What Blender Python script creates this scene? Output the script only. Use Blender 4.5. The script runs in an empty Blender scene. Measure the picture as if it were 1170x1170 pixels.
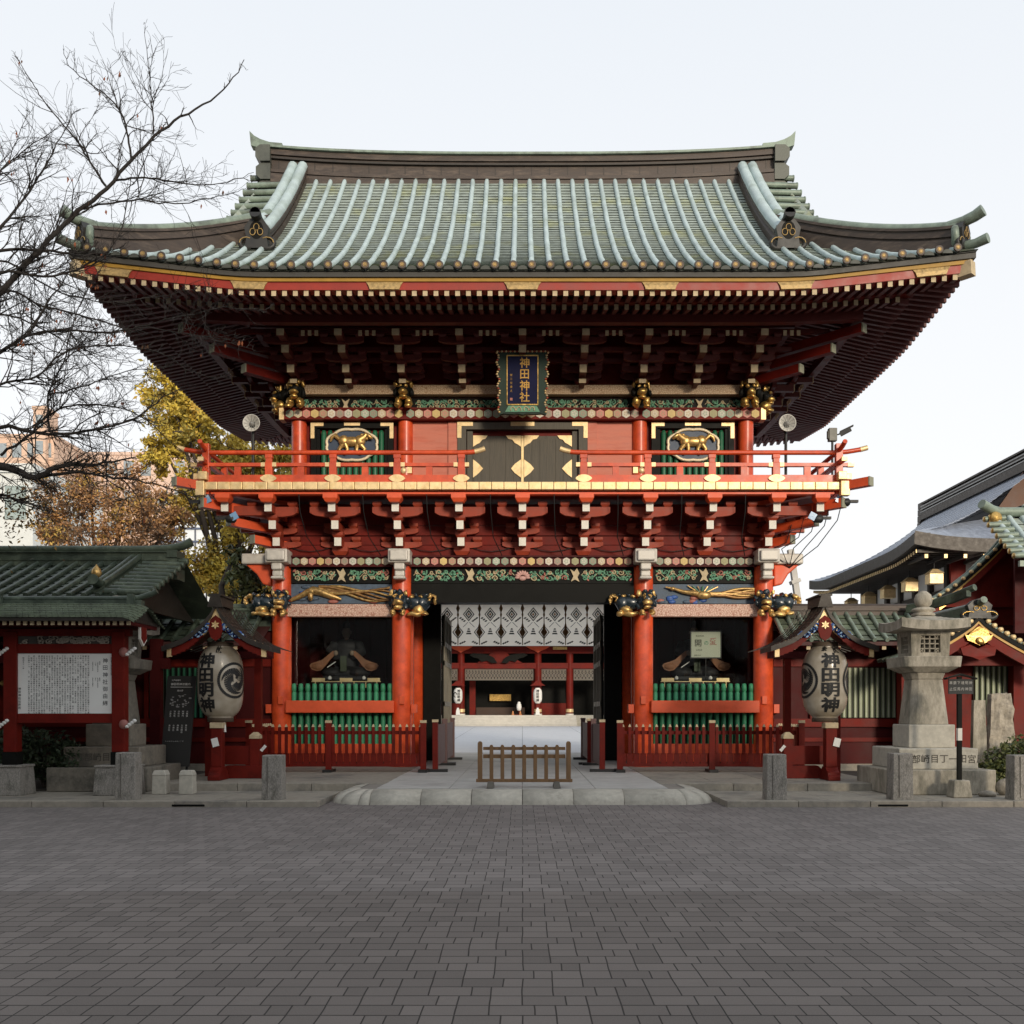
import bpy, bmesh, math, random
from mathutils import Vector, Matrix, noise
random.seed(7)
# ------------------------------------------------------------------ camera, sky, sun, exposure
S = bpy.context.scene
F, VX, VY, EYE = 1196.0, 597.0, 813.0, 1.6        # focal length and vanishing point of the photo, in its pixels; eye height
cam = bpy.data.objects.new("camera", bpy.data.cameras.new("camera"))
S.collection.objects.link(cam)
cam.location = (0, 0, EYE); cam.rotation_euler = (math.pi/2, 0, 0)
cam.data.sensor_width = 36; cam.data.lens = 36*F/1170
cam.data.shift_x = (585-VX)/1170; cam.data.shift_y = (VY-585)/1170
cam.data.clip_start = .1; cam.data.clip_end = 3000
S.camera = cam
SUN_EL, SUN_AZ = math.radians(13), math.radians(22)    # behind the viewer, a little to the right
W = bpy.data.worlds.new("World"); S.world = W; W.use_nodes = True
nt = W.node_tree; nt.nodes.clear()
out = nt.nodes.new("ShaderNodeOutputWorld"); bg = nt.nodes.new("ShaderNodeBackground")
sky = nt.nodes.new("ShaderNodeTexSky"); sky.sky_type = 'NISHITA'; sky.sun_disc = False
sky.sun_elevation = SUN_EL; sky.sun_rotation = math.pi - SUN_AZ; sky.dust_density = 4; sky.air_density = 1.0
hs = nt.nodes.new("ShaderNodeHueSaturation"); hs.inputs["Saturation"].default_value = .35
mx = nt.nodes.new("ShaderNodeMix"); mx.data_type = 'RGBA'; mx.inputs["Factor"].default_value = .86
tc = nt.nodes.new("ShaderNodeTexCoord"); sp = nt.nodes.new("ShaderNodeSeparateXYZ")
rp = nt.nodes.new("ShaderNodeValToRGB")           # even cloud layer: a little bluer overhead
rp.color_ramp.elements[0].position = 0; rp.color_ramp.elements[0].color = (.99, .985, .98, 1)
rp.color_ramp.elements[1].position = .75; rp.color_ramp.elements[1].color = (.74, .795, .865, 1)
sc_ = nt.nodes.new("ShaderNodeVectorMath"); sc_.operation = 'SCALE'; sc_.inputs["Scale"].default_value = 9.9
L = nt.links.new
L(sky.outputs[0], hs.inputs["Color"]); L(tc.outputs["Generated"], sp.inputs[0]); L(sp.outputs["Z"], rp.inputs[0])
L(rp.outputs[0], sc_.inputs[0]); L(hs.outputs[0], mx.inputs["A"]); L(sc_.outputs[0], mx.inputs["B"])
L(mx.outputs["Result"], bg.inputs[0]); bg.inputs[1].default_value = .12; L(bg.outputs[0], out.inputs[0])
sun = bpy.data.objects.new("sun", bpy.data.lights.new("sun", 'SUN')); S.collection.objects.link(sun)
sun.data.energy = 2.6; sun.data.angle = math.radians(9); sun.data.color = (1, .87, .69)
sun.rotation_euler = (math.pi/2 - SUN_EL, 0, SUN_AZ)
S.view_settings.view_transform = 'Standard'; S.view_settings.look = 'None'
S.view_settings.exposure = 0; S.view_settings.gamma = 1
S.cycles.max_bounces = 6; S.cycles.diffuse_bounces = 3; S.cycles.transparent_max_bounces = 12
S.cycles.use_denoising = True

# ------------------------------------------------------------------ helpers
V = Vector
def PX(px, Y): return (px-VX)*Y/F
def PZ(py, Y): return EYE+(VY-py)*Y/F
def lerp(a, b, t): return a+(b-a)*t
WL = {}                                             # world position of every object built
class MB:
    def __init__(s): s.v = []; s.f = []; s.m = []; s.s = []
    def add(s, vs, fs, mi=0, sm=False):
        b = len(s.v); s.v.extend([tuple(p) for p in vs])
        for f in fs:
            s.f.append([b+i for i in f]); s.m.append(mi); s.s.append(sm)
        return s
    def box(s, x0, x1, y0, y1, z0, z1, mi=0):
        x0, x1 = min(x0, x1), max(x0, x1); y0, y1 = min(y0, y1), max(y0, y1); z0, z1 = min(z0, z1), max(z0, z1)
        return s.add([(x0,y0,z0),(x1,y0,z0),(x1,y1,z0),(x0,y1,z0),(x0,y0,z1),(x1,y0,z1),(x1,y1,z1),(x0,y1,z1)],
              [(0,3,2,1),(4,5,6,7),(0,1,5,4),(1,2,6,5),(2,3,7,6),(3,0,4,7)], mi)
    def obox(s, c, size, R=None, mi=0):               # oriented box
        hx, hy, hz = size[0]/2, size[1]/2, size[2]/2; R = R or Matrix.Identity(3); c = V(c)
        vs = [c+R@V((sx*hx, sy*hy, sz*hz)) for sz in (-1,1) for sx, sy in ((-1,-1),(1,-1),(1,1),(-1,1))]
        return s.add(vs, [(0,3,2,1),(4,5,6,7),(0,1,5,4),(1,2,6,5),(2,3,7,6),(3,0,4,7)], mi)
    def bar(s, a, b, w, h, mi=0, up=(0,0,1)):         # straight beam of w x h between two points
        a, b = V(a), V(b); d = (b-a); ln = d.length; d.normalize()
        x = d.cross(V(up)).normalized(); z = x.cross(d)
        R = Matrix((x, d, z)).transposed()
        return s.obox((a+b)/2, (w, ln, h), R, mi)
    def frus(s, c, w0, d0, w1, d1, z0, z1, mi=0):     # truncated pyramid
        x, y = c
        return s.add([(x-w0/2,y-d0/2,z0),(x+w0/2,y-d0/2,z0),(x+w0/2,y+d0/2,z0),(x-w0/2,y+d0/2,z0),
               (x-w1/2,y-d1/2,z1),(x+w1/2,y-d1/2,z1),(x+w1/2,y+d1/2,z1),(x-w1/2,y+d1/2,z1)],
              [(0,3,2,1),(4,5,6,7),(0,1,5,4),(1,2,6,5),(2,3,7,6),(3,0,4,7)], mi)
    def tube(s, pts, r, n=8, mi=0, sm=True, caps=True):
        pts = [V(p) for p in pts]; k = len(pts)
        rs = r if isinstance(r, (list, tuple)) else [r]*k
        d0 = (pts[1]-pts[0]).normalized()
        ref = V((0,0,1)) if abs(d0.z) < .9 else V((1,0,0))
        x = d0.cross(ref).normalized(); vs = []
        for i, p in enumerate(pts):
            d = (pts[min(i+1,k-1)]-pts[max(i-1,0)])
            d = d.normalized() if d.length > 1e-9 else d0
            x = (x-d*x.dot(d)).normalized(); y = d.cross(x)
            for j in range(n):
                a = 2*math.pi*j/n; vs.append(p+(x*math.cos(a)+y*math.sin(a))*rs[i])
        fs = [(i*n+j, i*n+(j+1)%n, (i+1)*n+(j+1)%n, (i+1)*n+j) for i in range(k-1) for j in range(n)]
        s.add(vs, fs, mi, sm)
        if caps and n > 2:
            s.add(vs[:n], [tuple(range(n))[::-1]], mi); s.add(vs[-n:], [tuple(range(n))], mi)
        return s
    def lathe(s, c, prof, n=20, mi=0, sm=True, axis='z'):
        c = V(c); vs = []
        for r, h in prof:
            for j in range(n):
                a = 2*math.pi*j/n; q = (r*math.cos(a), r*math.sin(a), h)
                if axis == 'y': q = (q[0], q[2], q[1])
                if axis == 'x': q = (q[2], q[0], q[1])
                vs.append(c+V(q))
        k = len(prof)
        fs = [(i*n+j, i*n+(j+1)%n, (i+1)*n+(j+1)%n, (i+1)*n+j) for i in range(k-1) for j in range(n)]
        s.add(vs, fs, mi, sm)
        if prof[0][0] > 1e-4: s.add(vs[:n], [tuple(range(n))[::-1]], mi)
        if prof[-1][0] > 1e-4: s.add(vs[-n:], [tuple(range(n))], mi)
        return s
    def cyl(s, a, b, r, n=12, mi=0): return s.tube([a, b], r, n, mi)
    def prism(s, poly, plane, d0, d1, mi=0):
        def P(a, b, d): return {'xz': (a, d, b), 'yz': (d, a, b), 'xy': (a, b, d)}[plane]
        n = len(poly); vs = [P(a, b, d0) for a, b in poly]+[P(a, b, d1) for a, b in poly]
        fs = [tuple(range(n)), tuple(range(2*n-1, n-1, -1))]+[(i, i+n, (i+1)%n+n, (i+1)%n) for i in range(n)]
        return s.add(vs, fs, mi)
    def ell(s, c, r, n=12, k=8, mi=0, R=None, sm=True):
        c = V(c); R = R or Matrix.Identity(3); vs = []
        for i in range(k+1):
            t = math.pi*i/k
            for j in range(n):
                a = 2*math.pi*j/n
                vs.append(c+R@V((r[0]*math.sin(t)*math.cos(a), r[1]*math.sin(t)*math.sin(a), r[2]*math.cos(t))))
        fs = [(i*n+j, (i+1)*n+j, (i+1)*n+(j+1)%n, i*n+(j+1)%n) for i in range(k) for j in range(n)]
        return s.add(vs, fs, mi, sm)
    def grid(s, fn, us, vs_, mi=0, sm=True):
        pts = [fn(u, v) for u in us for v in vs_]; n = len(vs_)
        fs = [(i*n+j, i*n+j+1, (i+1)*n+j+1, (i+1)*n+j) for i in range(len(us)-1) for j in range(n-1)]
        return s.add(pts, fs, mi, sm)
    def sweep(s, path, prof, mi=0, sm=False, closed=True, caps=True, side=None):
        # profile of (sideways, up) points carried along a path; sideways stays level
        path = [V(p) for p in path]; k = len(path); n = len(prof); vs = []
        for i, p in enumerate(path):
            d = path[min(i+1,k-1)]-path[max(i-1,0)]
            x = V(side) if side else V((d.y, -d.x, 0)).normalized()
            for a, b in prof: vs.append(p+x*a+V((0,0,b)))
        fs = [(i*n+j, i*n+(j+1)%n, (i+1)*n+(j+1)%n, (i+1)*n+j) for i in range(k-1) for j in range(n if closed else n-1)]
        s.add(vs, fs, mi, sm)
        if caps and closed: s.add(vs[:n], [tuple(range(n))[::-1]], mi); s.add(vs[-n:], [tuple(range(n))], mi)
        return s
    def warp(s, fn): s.v = [tuple(fn(V(p))) for p in s.v]; return s
    def shift(s, d): return s.warp(lambda p: p+V(d))
    def join(s, o, mi=None):
        b = len(s.v); s.v += o.v
        for f, m, q in zip(o.f, o.m, o.s):
            s.f.append([b+i for i in f]); s.m.append(m if mi is None else mi); s.s.append(q)
        return s
    def build(s, name, mats, parent=None, bevel=0, local=False):
        me = bpy.data.meshes.new(name); me.from_pydata(s.v, [], s.f)
        mats = mats if isinstance(mats, (list, tuple)) else [mats]
        for m in mats: me.materials.append(m)
        me.polygons.foreach_set("material_index", [min(i, len(mats)-1) for i in s.m])
        me.polygons.foreach_set("use_smooth", s.s)
        me.update()
        bm = bmesh.new(); bm.from_mesh(me); bmesh.ops.recalc_face_normals(bm, faces=bm.faces); bm.to_mesh(me); bm.free()
        o = bpy.data.objects.new(name, me); S.collection.objects.link(o)
        WL[o] = V((0,0,0))
        if parent:
            o.parent = parent
            if not local: o.location = -WL[parent]
            else: WL[o] = WL[parent].copy()
        if bevel:
            b = o.modifiers.new("bevel", 'BEVEL'); b.width = bevel; b.segments = 2; b.limit_method = 'ANGLE'; b.angle_limit = .6
        return o
def tag(o, label=None, cat=None, group=None, kind=None):
    if label: o["label"] = label
    if cat: o["category"] = cat
    if group: o["group"] = group
    if kind: o["kind"] = kind
    return o
def thing(name, label, cat, loc=(0,0,0), group=None):
    o = bpy.data.objects.new(name, None); S.collection.objects.link(o)
    o.location = loc; o.empty_display_size = .2; WL[o] = V(loc)
    return tag(o, label, cat, group)
def copy_tree(o, parent=None, loc=None, label=None, rotz=None):
    c = o.copy(); S.collection.objects.link(c)
    WL[c] = WL.get(o, V((0,0,0))).copy()
    if parent is not None: c.parent = parent
    for ch in list(o.children): copy_tree(ch, c)
    if loc is not None: c.location = loc; WL[c] = V(loc)
    if label: c["label"] = label
    if rotz is not None: c.rotation_euler.z = rotz
    return c

# ------------------------------------------------------------------ materials
def new_mat(name):
    m = bpy.data.materials.new(name); m.use_nodes = True
    t = m.node_tree; b = t.nodes["Principled BSDF"]; return m, t, b
def M(name, col, rough=.6, metal=0, var=.18, scale=2.5, bump=.0, bscale=25, col2=None, mask=(.5,.68), mscale=1.5, stretch=(1,1,1), spec=.5, coat=0):
    m, t, b = new_mat(name); N = t.nodes.new; Lk = t.links.new
    tc = N("ShaderNodeTexCoord"); mp = N("ShaderNodeMapping"); mp.inputs["Scale"].default_value = stretch
    Lk(tc.outputs["Object"], mp.inputs[0])
    n1 = N("ShaderNodeTexNoise"); n1.inputs["Scale"].default_value = scale; n1.inputs["Detail"].default_value = 8; n1.inputs["Roughness"].default_value = .65
    Lk(mp.outputs[0], n1.inputs[0])
    mr = N("ShaderNodeMapRange"); mr.inputs[1].default_value = .3; mr.inputs[2].default_value = .7
    mr.inputs[3].default_value = 1-var; mr.inputs[4].default_value = 1+var; Lk(n1.outputs[0], mr.inputs[0])
    base = N("ShaderNodeRGB"); base.outputs[0].default_value = (*col, 1); src = base.outputs[0]
    if col2:
        n2 = N("ShaderNodeTexNoise"); n2.inputs["Scale"].default_value = mscale; n2.inputs["Detail"].default_value = 10; n2.inputs["Roughness"].default_value = .7
        Lk(mp.outputs[0], n2.inputs[0])
        r2 = N("ShaderNodeMapRange"); r2.inputs[1].default_value = mask[0]; r2.inputs[2].default_value = mask[1]; Lk(n2.outputs[0], r2.inputs[0])
        mm = N("ShaderNodeMix"); mm.data_type = 'RGBA'; Lk(r2.outputs[0], mm.inputs["Factor"]); Lk(src, mm.inputs["A"]); mm.inputs["B"].default_value = (*col2, 1)
        src = mm.outputs["Result"]
    vm = N("ShaderNodeVectorMath"); vm.operation = 'SCALE'; Lk(src, vm.inputs[0]); Lk(mr.outputs[0], vm.inputs["Scale"])
    Lk(vm.outputs[0], b.inputs["Base Color"])
    b.inputs["Metallic"].default_value = metal; b.inputs["Specular IOR Level"].default_value = spec
    b.inputs["Coat Weight"].default_value = coat; b.inputs["Coat Roughness"].default_value = .2
    rr = N("ShaderNodeMapRange"); rr.inputs[1].default_value = .3; rr.inputs[2].default_value = .7
    rr.inputs[3].default_value = max(.05, rough-.1); rr.inputs[4].default_value = min(1, rough+.1); Lk(n1.outputs[0], rr.inputs[0]); Lk(rr.outputs[0], b.inputs["Roughness"])
    if bump:
        n3 = N("ShaderNodeTexNoise"); n3.inputs["Scale"].default_value = bscale; n3.inputs["Detail"].default_value = 6; Lk(mp.outputs[0], n3.inputs[0])
        bp = N("ShaderNodeBump"); bp.inputs["Strength"].default_value = bump; bp.inputs["Distance"].default_value = .02
        Lk(n3.outputs[0], bp.inputs["Height"]); Lk(bp.outputs[0], b.inputs["Normal"])
    return m
red = M("vermilion_lacquer", (.64,.078,.017), .45, var=.26, scale=3.5, col2=(.42,.042,.013), mscale=1.9, mask=(.42,.72), bump=.06, bscale=12, coat=.15)
redb = M("vermilion_beam", (.68,.09,.025), .5, var=.15, scale=3, bump=.05)
reddk = M("dark_red_lacquer", (.14,.0095,.005), .55, var=.24, scale=2.2, col2=(.085,.007,.004), bump=.05, spec=.18)
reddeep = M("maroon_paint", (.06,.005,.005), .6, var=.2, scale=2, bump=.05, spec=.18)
redpale = M("faded_red_board", (.55,.17,.11), .6, var=.1, scale=1.2, stretch=(1,1,6), col2=(.5,.12,.07))
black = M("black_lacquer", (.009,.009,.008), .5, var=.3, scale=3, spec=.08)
blackwood = M("black_aged_wood", (.09,.08,.062), .7, var=.35, scale=4, stretch=(12,12,.6), bump=.2, bscale=8)
gold = M("aged_gilding", (.66,.43,.16), .42, metal=.75, var=.22, scale=9, bump=.15, bscale=30, col2=(.45,.27,.09), mscale=6)
goldpale = M("pale_gilt_sheet", (.80,.60,.32), .45, metal=.35, var=.18, scale=6, col2=(.7,.48,.2), mscale=5, bump=.08)
golddark = M("tarnished_gilding", (.5,.32,.10), .35, metal=.8, var=.4, scale=12, bump=.3, bscale=20)
white = M("whitewashed_wood_end", (.74,.71,.63), .75, var=.1, scale=8)
tan = M("ochre_wood_end", (.50,.40,.25), .75, var=.2, scale=10)
wrap = M("grey_metal_cover", (.55,.52,.47), .55, metal=.2, var=.16, scale=6, bump=.1)
green = M("jade_paint", (.035,.24,.115), .55, var=.18, scale=4, bump=.05)
greendk = M("dark_green_paint", (.012,.07,.04), .5, var=.2, scale=4)
sage = M("sage_lattice_paint", (.24,.28,.17), .65, var=.2, scale=3)
patina = M("copper_patina_row", (.42,.505,.505), .5, var=.16, scale=2.5, col2=(.33,.40,.37), mscale=1.1, bump=.06)
pan = M("copper_patina_tile", (.29,.33,.29), .6, var=.32, scale=5, col2=(.34,.36,.20), mscale=1.1, stretch=(1,1,1), bump=.12)
bronze = M("weathered_bronze_ridge", (.058,.042,.033), .55, metal=.15, var=.3, scale=3, col2=(.10,.075,.058), stretch=(1,1,5), bump=.12)
bronzeg = M("green_bronze_cap", (.20,.25,.20), .5, metal=.15, var=.3, scale=4, col2=(.10,.11,.09), bump=.12)
darktile = M("dark_green_copper", (.055,.075,.055), .5, metal=.2, var=.35, scale=4, col2=(.10,.125,.09), mscale=2, bump=.15)
shingle = M("mossy_copper_shingle", (.13,.16,.105), .55, metal=.15, var=.35, scale=5, col2=(.07,.075,.06), mscale=1.6, bump=.15)
browncopper = M("brown_copper_sheet", (.04,.033,.027), .5, metal=.3, var=.3, scale=5, bump=.15, bscale=14)
granite = M("speckled_granite", (.27,.25,.22), .8, var=.5, scale=45, bump=.6, bscale=22, col2=(.11,.105,.085), mscale=5, stretch=(1.5,1.5,.7))
stone = M("weathered_stone", (.40,.36,.29), .85, var=.2, scale=14, bump=.3, bscale=35, col2=(.15,.14,.105), mask=(.42,.68), mscale=2.6, stretch=(1.5,1.5,.6))
stonelight = M("pale_stone", (.47,.44,.37), .85, var=.16, scale=10, bump=.2, bscale=40, col2=(.24,.22,.18), mask=(.52,.75), mscale=1.4)
slab = M("pavement_slab", (.30,.27,.22), .85, var=.2, scale=8, bump=.15, bscale=50, col2=(.15,.14,.125), mscale=.9)
brownwood = M("brown_stained_wood", (.19,.105,.045), .6, var=.25, scale=4, stretch=(6,6,1), bump=.1)
screenwood = M("plum_brown_board", (.13,.07,.065), .6, var=.2, scale=3, stretch=(10,10,1), bump=.1)
soffit = M("dark_eave_board", (.05,.012,.010), .7, var=.25, scale=5)
plaster = M("off_white_plaster", (.62,.60,.55), .8, var=.1)
iron = M("dark_iron", (.03,.03,.03), .5, metal=.5, var=.2)
grey = M("grey_painted_metal", (.32,.32,.31), .5, metal=.3, var=.2)
bluepaint = M("cobalt_paint", (.03,.09,.30), .5, var=.3, scale=14)
navy = M("navy_lacquer", (.006,.008,.04), .5, var=.3, spec=.12)
blueblack = M("blue_black_mane", (.012,.022,.030), .3, var=.5, scale=14, coat=.3)
cloudblue = M("slate_blue_ground", (.06,.09,.13), .6, var=.4, scale=6)
vine = M("jade_scroll", (.11,.27,.17), .6, var=.3, scale=10)
vinetan = M("buff_scroll", (.44,.36,.22), .6, var=.2, scale=10)
vinepink = M("rose_scroll", (.36,.13,.10), .6, var=.3, scale=10)
paperwhite = M("white_paper", (.78,.77,.73), .8, var=.05)
inkblack = M("black_ink", (.01,.01,.01), .6, var=.1)
textwhite = M("white_lettering", (.72,.72,.70), .6, var=.05)
textgold = M("gilt_lettering", (.42,.24,.05), .45, metal=.4, var=.15)
engrave = M("dark_engraving", (.10,.09,.075), .9, var=.2)
bark = M("dark_bark", (.022,.018,.016), .9, var=.35, scale=12, bump=.4, bscale=20)
barkbrown = M("grey_brown_bark", (.085,.065,.05), .9, var=.3, scale=10, bump=.4)
def glass_mat(name, tint=(.9,.92,.92), refl=.08):
    m, t, b = new_mat(name); t.nodes.remove(b); N = t.nodes.new
    tr = N("ShaderNodeBsdfTransparent"); tr.inputs[0].default_value = (*tint, 1); gl = N("ShaderNodeBsdfGlossy"); gl.inputs["Roughness"].default_value = .02
    fr = N("ShaderNodeFresnel"); fr.inputs[0].default_value = 1.45; mxs = N("ShaderNodeMixShader")
    t.links.new(fr.outputs[0], mxs.inputs[0]); t.links.new(tr.outputs[0], mxs.inputs[1]); t.links.new(gl.outputs[0], mxs.inputs[2])
    t.links.new(mxs.outputs[0], t.nodes["Material Output"].inputs[0]); return m
glass = glass_mat("window_glass")
def pattern_mat(name, a, b_, scale, width=.06, rough=.6, stretch=(1,1,1)):   # fine incised star lines over a painted ground
    m, t, b = new_mat(name); N = t.nodes.new; Lk = t.links.new
    tc = N("ShaderNodeTexCoord"); mp = N("ShaderNodeMapping"); mp.inputs["Scale"].default_value = stretch; Lk(tc.outputs["Object"], mp.inputs[0])
    vo = N("ShaderNodeTexVoronoi"); vo.feature = 'DISTANCE_TO_EDGE'; vo.inputs["Scale"].default_value = scale; vo.inputs["Randomness"].default_value = .85
    Lk(mp.outputs[0], vo.inputs[0]); mr = N("ShaderNodeMapRange"); mr.inputs[1].default_value = width*.5; mr.inputs[2].default_value = width; Lk(vo.outputs["Distance"], mr.inputs[0])
    mm = N("ShaderNodeMix"); mm.data_type = 'RGBA'; Lk(mr.outputs[0], mm.inputs["Factor"]); mm.inputs["A"].default_value = (*b_, 1); mm.inputs["B"].default_value = (*a, 1)
    Lk(mm.outputs["Result"], b.inputs["Base Color"]); b.inputs["Roughness"].default_value = rough; return m
pinkbeam = pattern_mat("pink_star_pattern", (.62,.43,.34), (.36,.16,.11), 20, .10)
tanbeam = pattern_mat("ochre_star_pattern", (.58,.43,.27), (.36,.2,.1), 20, .10)

# ------------------------------------------------------------------ lettering
_gl = {}
def glyph(ch, bold=0.0):
    k = (ch, bold)
    if k in _gl: return _gl[k]
    cu = bpy.data.curves.new("t", 'FONT'); cu.body = ch; cu.size = 1; cu.resolution_u = 2; cu.offset = bold
    cu.align_x = 'CENTER'
    ob = bpy.data.objects.new("t", cu); S.collection.objects.link(ob)
    dg = bpy.context.evaluated_depsgraph_get(); dg.update()
    me = bpy.data.meshes.new_from_object(ob.evaluated_get(dg))
    vs = [(v.co.x, v.co.y) for v in me.vertices]; fs = [tuple(p.vertices) for p in me.polygons]
    bpy.data.objects.remove(ob); bpy.data.curves.remove(cu); bpy.data.meshes.remove(me)
    if vs:
        cx = (min(v[0] for v in vs)+max(v[0] for v in vs))/2; cy = (min(v[1] for v in vs)+max(v[1] for v in vs))/2
        if ch not in "一、。": vs = [(x-cx, y-cy) for x, y in vs]
        else: vs = [(x-cx, y-.38) for x, y in vs]
    def area(v, f):
        return sum(abs(sum(v[p[i]][0]*v[p[(i+1)%len(p)]][1]-v[p[(i+1)%len(p)]][0]*v[p[i]][1] for i in range(len(p))))/2 for p in f)
    if bold and vs:                                  # a thickened outline that tangled is thrown away for the plain one
        v0, f0 = glyph(ch, 0.0); ex = lambda v: max(max(abs(x), abs(y)) for x, y in v)
        a0, a1 = area(v0, f0), area(vs, fs)
        if a1 < a0*1.02 or a1 > a0*(1+bold*40) or ex(vs) > ex(v0)+bold*2.2: vs, fs = v0, f0
    _gl[k] = (vs, fs); return _gl[k]
def letters(mb, text, fn, size, bold=0.0, mi=0, vertical=True, pitch=1.1, wide=1.0, maxedge=None):
    """characters in a column (or row); fn(a, b) turns board coordinates (right, up) from the first character's centre into a point"""
    for i, ch in enumerate(text):
        if ch == ' ': continue
        vs, fs = glyph(ch, bold)
        ox, oy = (0, -i*size*pitch) if vertical else (i*size*pitch, 0)
        if maxedge:
            bm = bmesh.new(); bv = [bm.verts.new((x*size*wide+ox, y*size+oy, 0)) for x, y in vs]
            for f in fs:
                try: bm.faces.new([bv[j] for j in f])
                except ValueError: pass
            bmesh.ops.triangulate(bm, faces=bm.faces[:])
            for _ in range(5):
                ed = [e for e in bm.edges if e.calc_length() > maxedge]
                if not ed: break
                bmesh.ops.subdivide_edges(bm, edges=ed, cuts=1); bmesh.ops.triangulate(bm, faces=bm.faces[:])
            bm.verts.index_update()
            mb.add([fn(v.co.x, v.co.y) for v in bm.verts], [[v.index for v in f.verts] for f in bm.faces], mi); bm.free()
        else:
            mb.add([fn(x*size*wide+ox, y*size+oy) for x, y in vs], fs, mi)
    return mb

# ================================================================== GROUND
paver_m, t, b = new_mat("street_pavers"); N = t.nodes.new; Lk = t.links.new
def mth(op, a, b_=None, c=None):
    n = N("ShaderNodeMath"); n.operation = op
    for i, q in enumerate((a, b_, c)):
        if q is None: continue
        if isinstance(q, (int, float)): n.inputs[i].default_value = q
        else: Lk(q, n.inputs[i])
    return n.outputs[0]
tcn = N("ShaderNodeTexCoord"); nz = N("ShaderNodeTexNoise"); nz.inputs["Scale"].default_value = 1.3
Lk(tcn.outputs["Object"], nz.inputs[0])
sx = N("ShaderNodeSeparateXYZ"); Lk(tcn.outputs["Object"], sx.inputs[0])
wob = mth('MULTIPLY', mth('SUBTRACT', nz.outputs[0], .5), .03)
# stones two rows deep beside long and short ones, stepping one column to the left with every row nearer the street
PW, PH = .179, .19
ux = mth('DIVIDE', mth('ADD', sx.outputs[0], wob), PW); vy = mth('DIVIDE', mth('ADD', sx.outputs[1], mth('MULTIPLY', wob, .5)), PH)
row = mth('FLOOR', vy); fv = mth('FRACT', vy)
q4 = mth('FLOORED_MODULO', mth('SUBTRACT', ux, row), 4.0) if False else mth('MODULO', mth('ADD', mth('SUBTRACT', ux, row), 8000), 4)
cell = mth('FLOOR', mth('DIVIDE', mth('SUBTRACT', ux, row), 4))
def dist(c): return mth('ABSOLUTE', mth('SUBTRACT', q4, c))
jx = mth('MULTIPLY', mth('MINIMUM', mth('MINIMUM', mth('MINIMUM', dist(0), dist(4)), mth('MINIMUM', dist(1), dist(2))), dist(3.36)), PW)
piece = mth('ADD', mth('ADD', mth('GREATER_THAN', q4, 1), mth('GREATER_THAN', q4, 2)), mth('GREATER_THAN', q4, 3.36))
up_ = mth('MULTIPLY', mth('SUBTRACT', 1, fv), PH); dn_ = mth('MULTIPLY', fv, PH)
# the joint inside a two-row stone is only a shallow groove
top_in = mth('MULTIPLY', mth('LESS_THAN', q4, 1), .0014); bot_in = mth('MULTIPLY', mth('MULTIPLY', mth('GREATER_THAN', q4, 1), mth('LESS_THAN', q4, 2)), .0014)
jy = mth('MINIMUM', mth('ADD', dn_, top_in), mth('ADD', up_, bot_in))
jd = mth('MINIMUM', mth('MULTIPLY', jx, 1.0), mth('MULTIPLY', jy, .6))
jm = N("ShaderNodeMapRange"); jm.inputs[1].default_value = .0015; jm.inputs[2].default_value = .006; Lk(jd, jm.inputs[0])
isb = mth('MULTIPLY', mth('GREATER_THAN', q4, 1), mth('LESS_THAN', q4, 2))
cb = N("ShaderNodeCombineXYZ"); Lk(mth('FLOOR', mth('ADD', mth('MULTIPLY', cell, 4), mth('MULTIPLY', mth('ADD', row, isb), 1.37))), cb.inputs[0]); Lk(mth('ADD', row, isb), cb.inputs[1]); Lk(mth('SUBTRACT', piece, isb), cb.inputs[2])
wn = N("ShaderNodeTexWhiteNoise"); Lk(cb.outputs[0], wn.inputs[0])
nl = N("ShaderNodeTexNoise"); nl.inputs["Scale"].default_value = .35; nl.inputs["Detail"].default_value = 6; Lk(tcn.outputs["Object"], nl.inputs[0])
nf = N("ShaderNodeTexNoise"); nf.inputs["Scale"].default_value = 120; nf.inputs["Detail"].default_value = 3; Lk(tcn.outputs["Object"], nf.inputs[0])
far = mth('GREATER_THAN', sx.outputs[1], 9.3)                                            # a band of newer, bluer stones by the gate
mc = N("ShaderNodeMix"); mc.data_type = 'RGBA'; mc.inputs["A"].default_value = (.150,.130,.117,1); mc.inputs["B"].default_value = (.190,.169,.157,1); Lk(far, mc.inputs["Factor"])
gum = N("ShaderNodeTexVoronoi"); gum.inputs["Scale"].default_value = 1.4; Lk(tcn.outputs["Object"], gum.inputs[0])
ns = N("ShaderNodeTexNoise"); ns.inputs["Scale"].default_value = 2.3; ns.inputs["Detail"].default_value = 8; ns.inputs["Roughness"].default_value = .7; Lk(tcn.outputs["Object"], ns.inputs[0])
stain = mth('ADD', mth('MULTIPLY', mth('LESS_THAN', gum.outputs["Distance"], .028), .12), mth('MULTIPLY', mth('GREATER_THAN', ns.outputs[0], .62), mth('MULTIPLY', mth('SUBTRACT', ns.outputs[0], .62), 1.6)))
k1 = mth('ADD', mth('SUBTRACT', .62, stain), mth('ADD', mth('MULTIPLY', wn.outputs["Value"], .3), mth('ADD', mth('MULTIPLY', nl.outputs[0], .5), mth('MULTIPLY', mth('SUBTRACT', nf.outputs[0], .5), .5))))
vs_ = N("ShaderNodeVectorMath"); vs_.operation = 'SCALE'; Lk(mc.outputs["Result"], vs_.inputs[0]); Lk(k1, vs_.inputs["Scale"])
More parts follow.
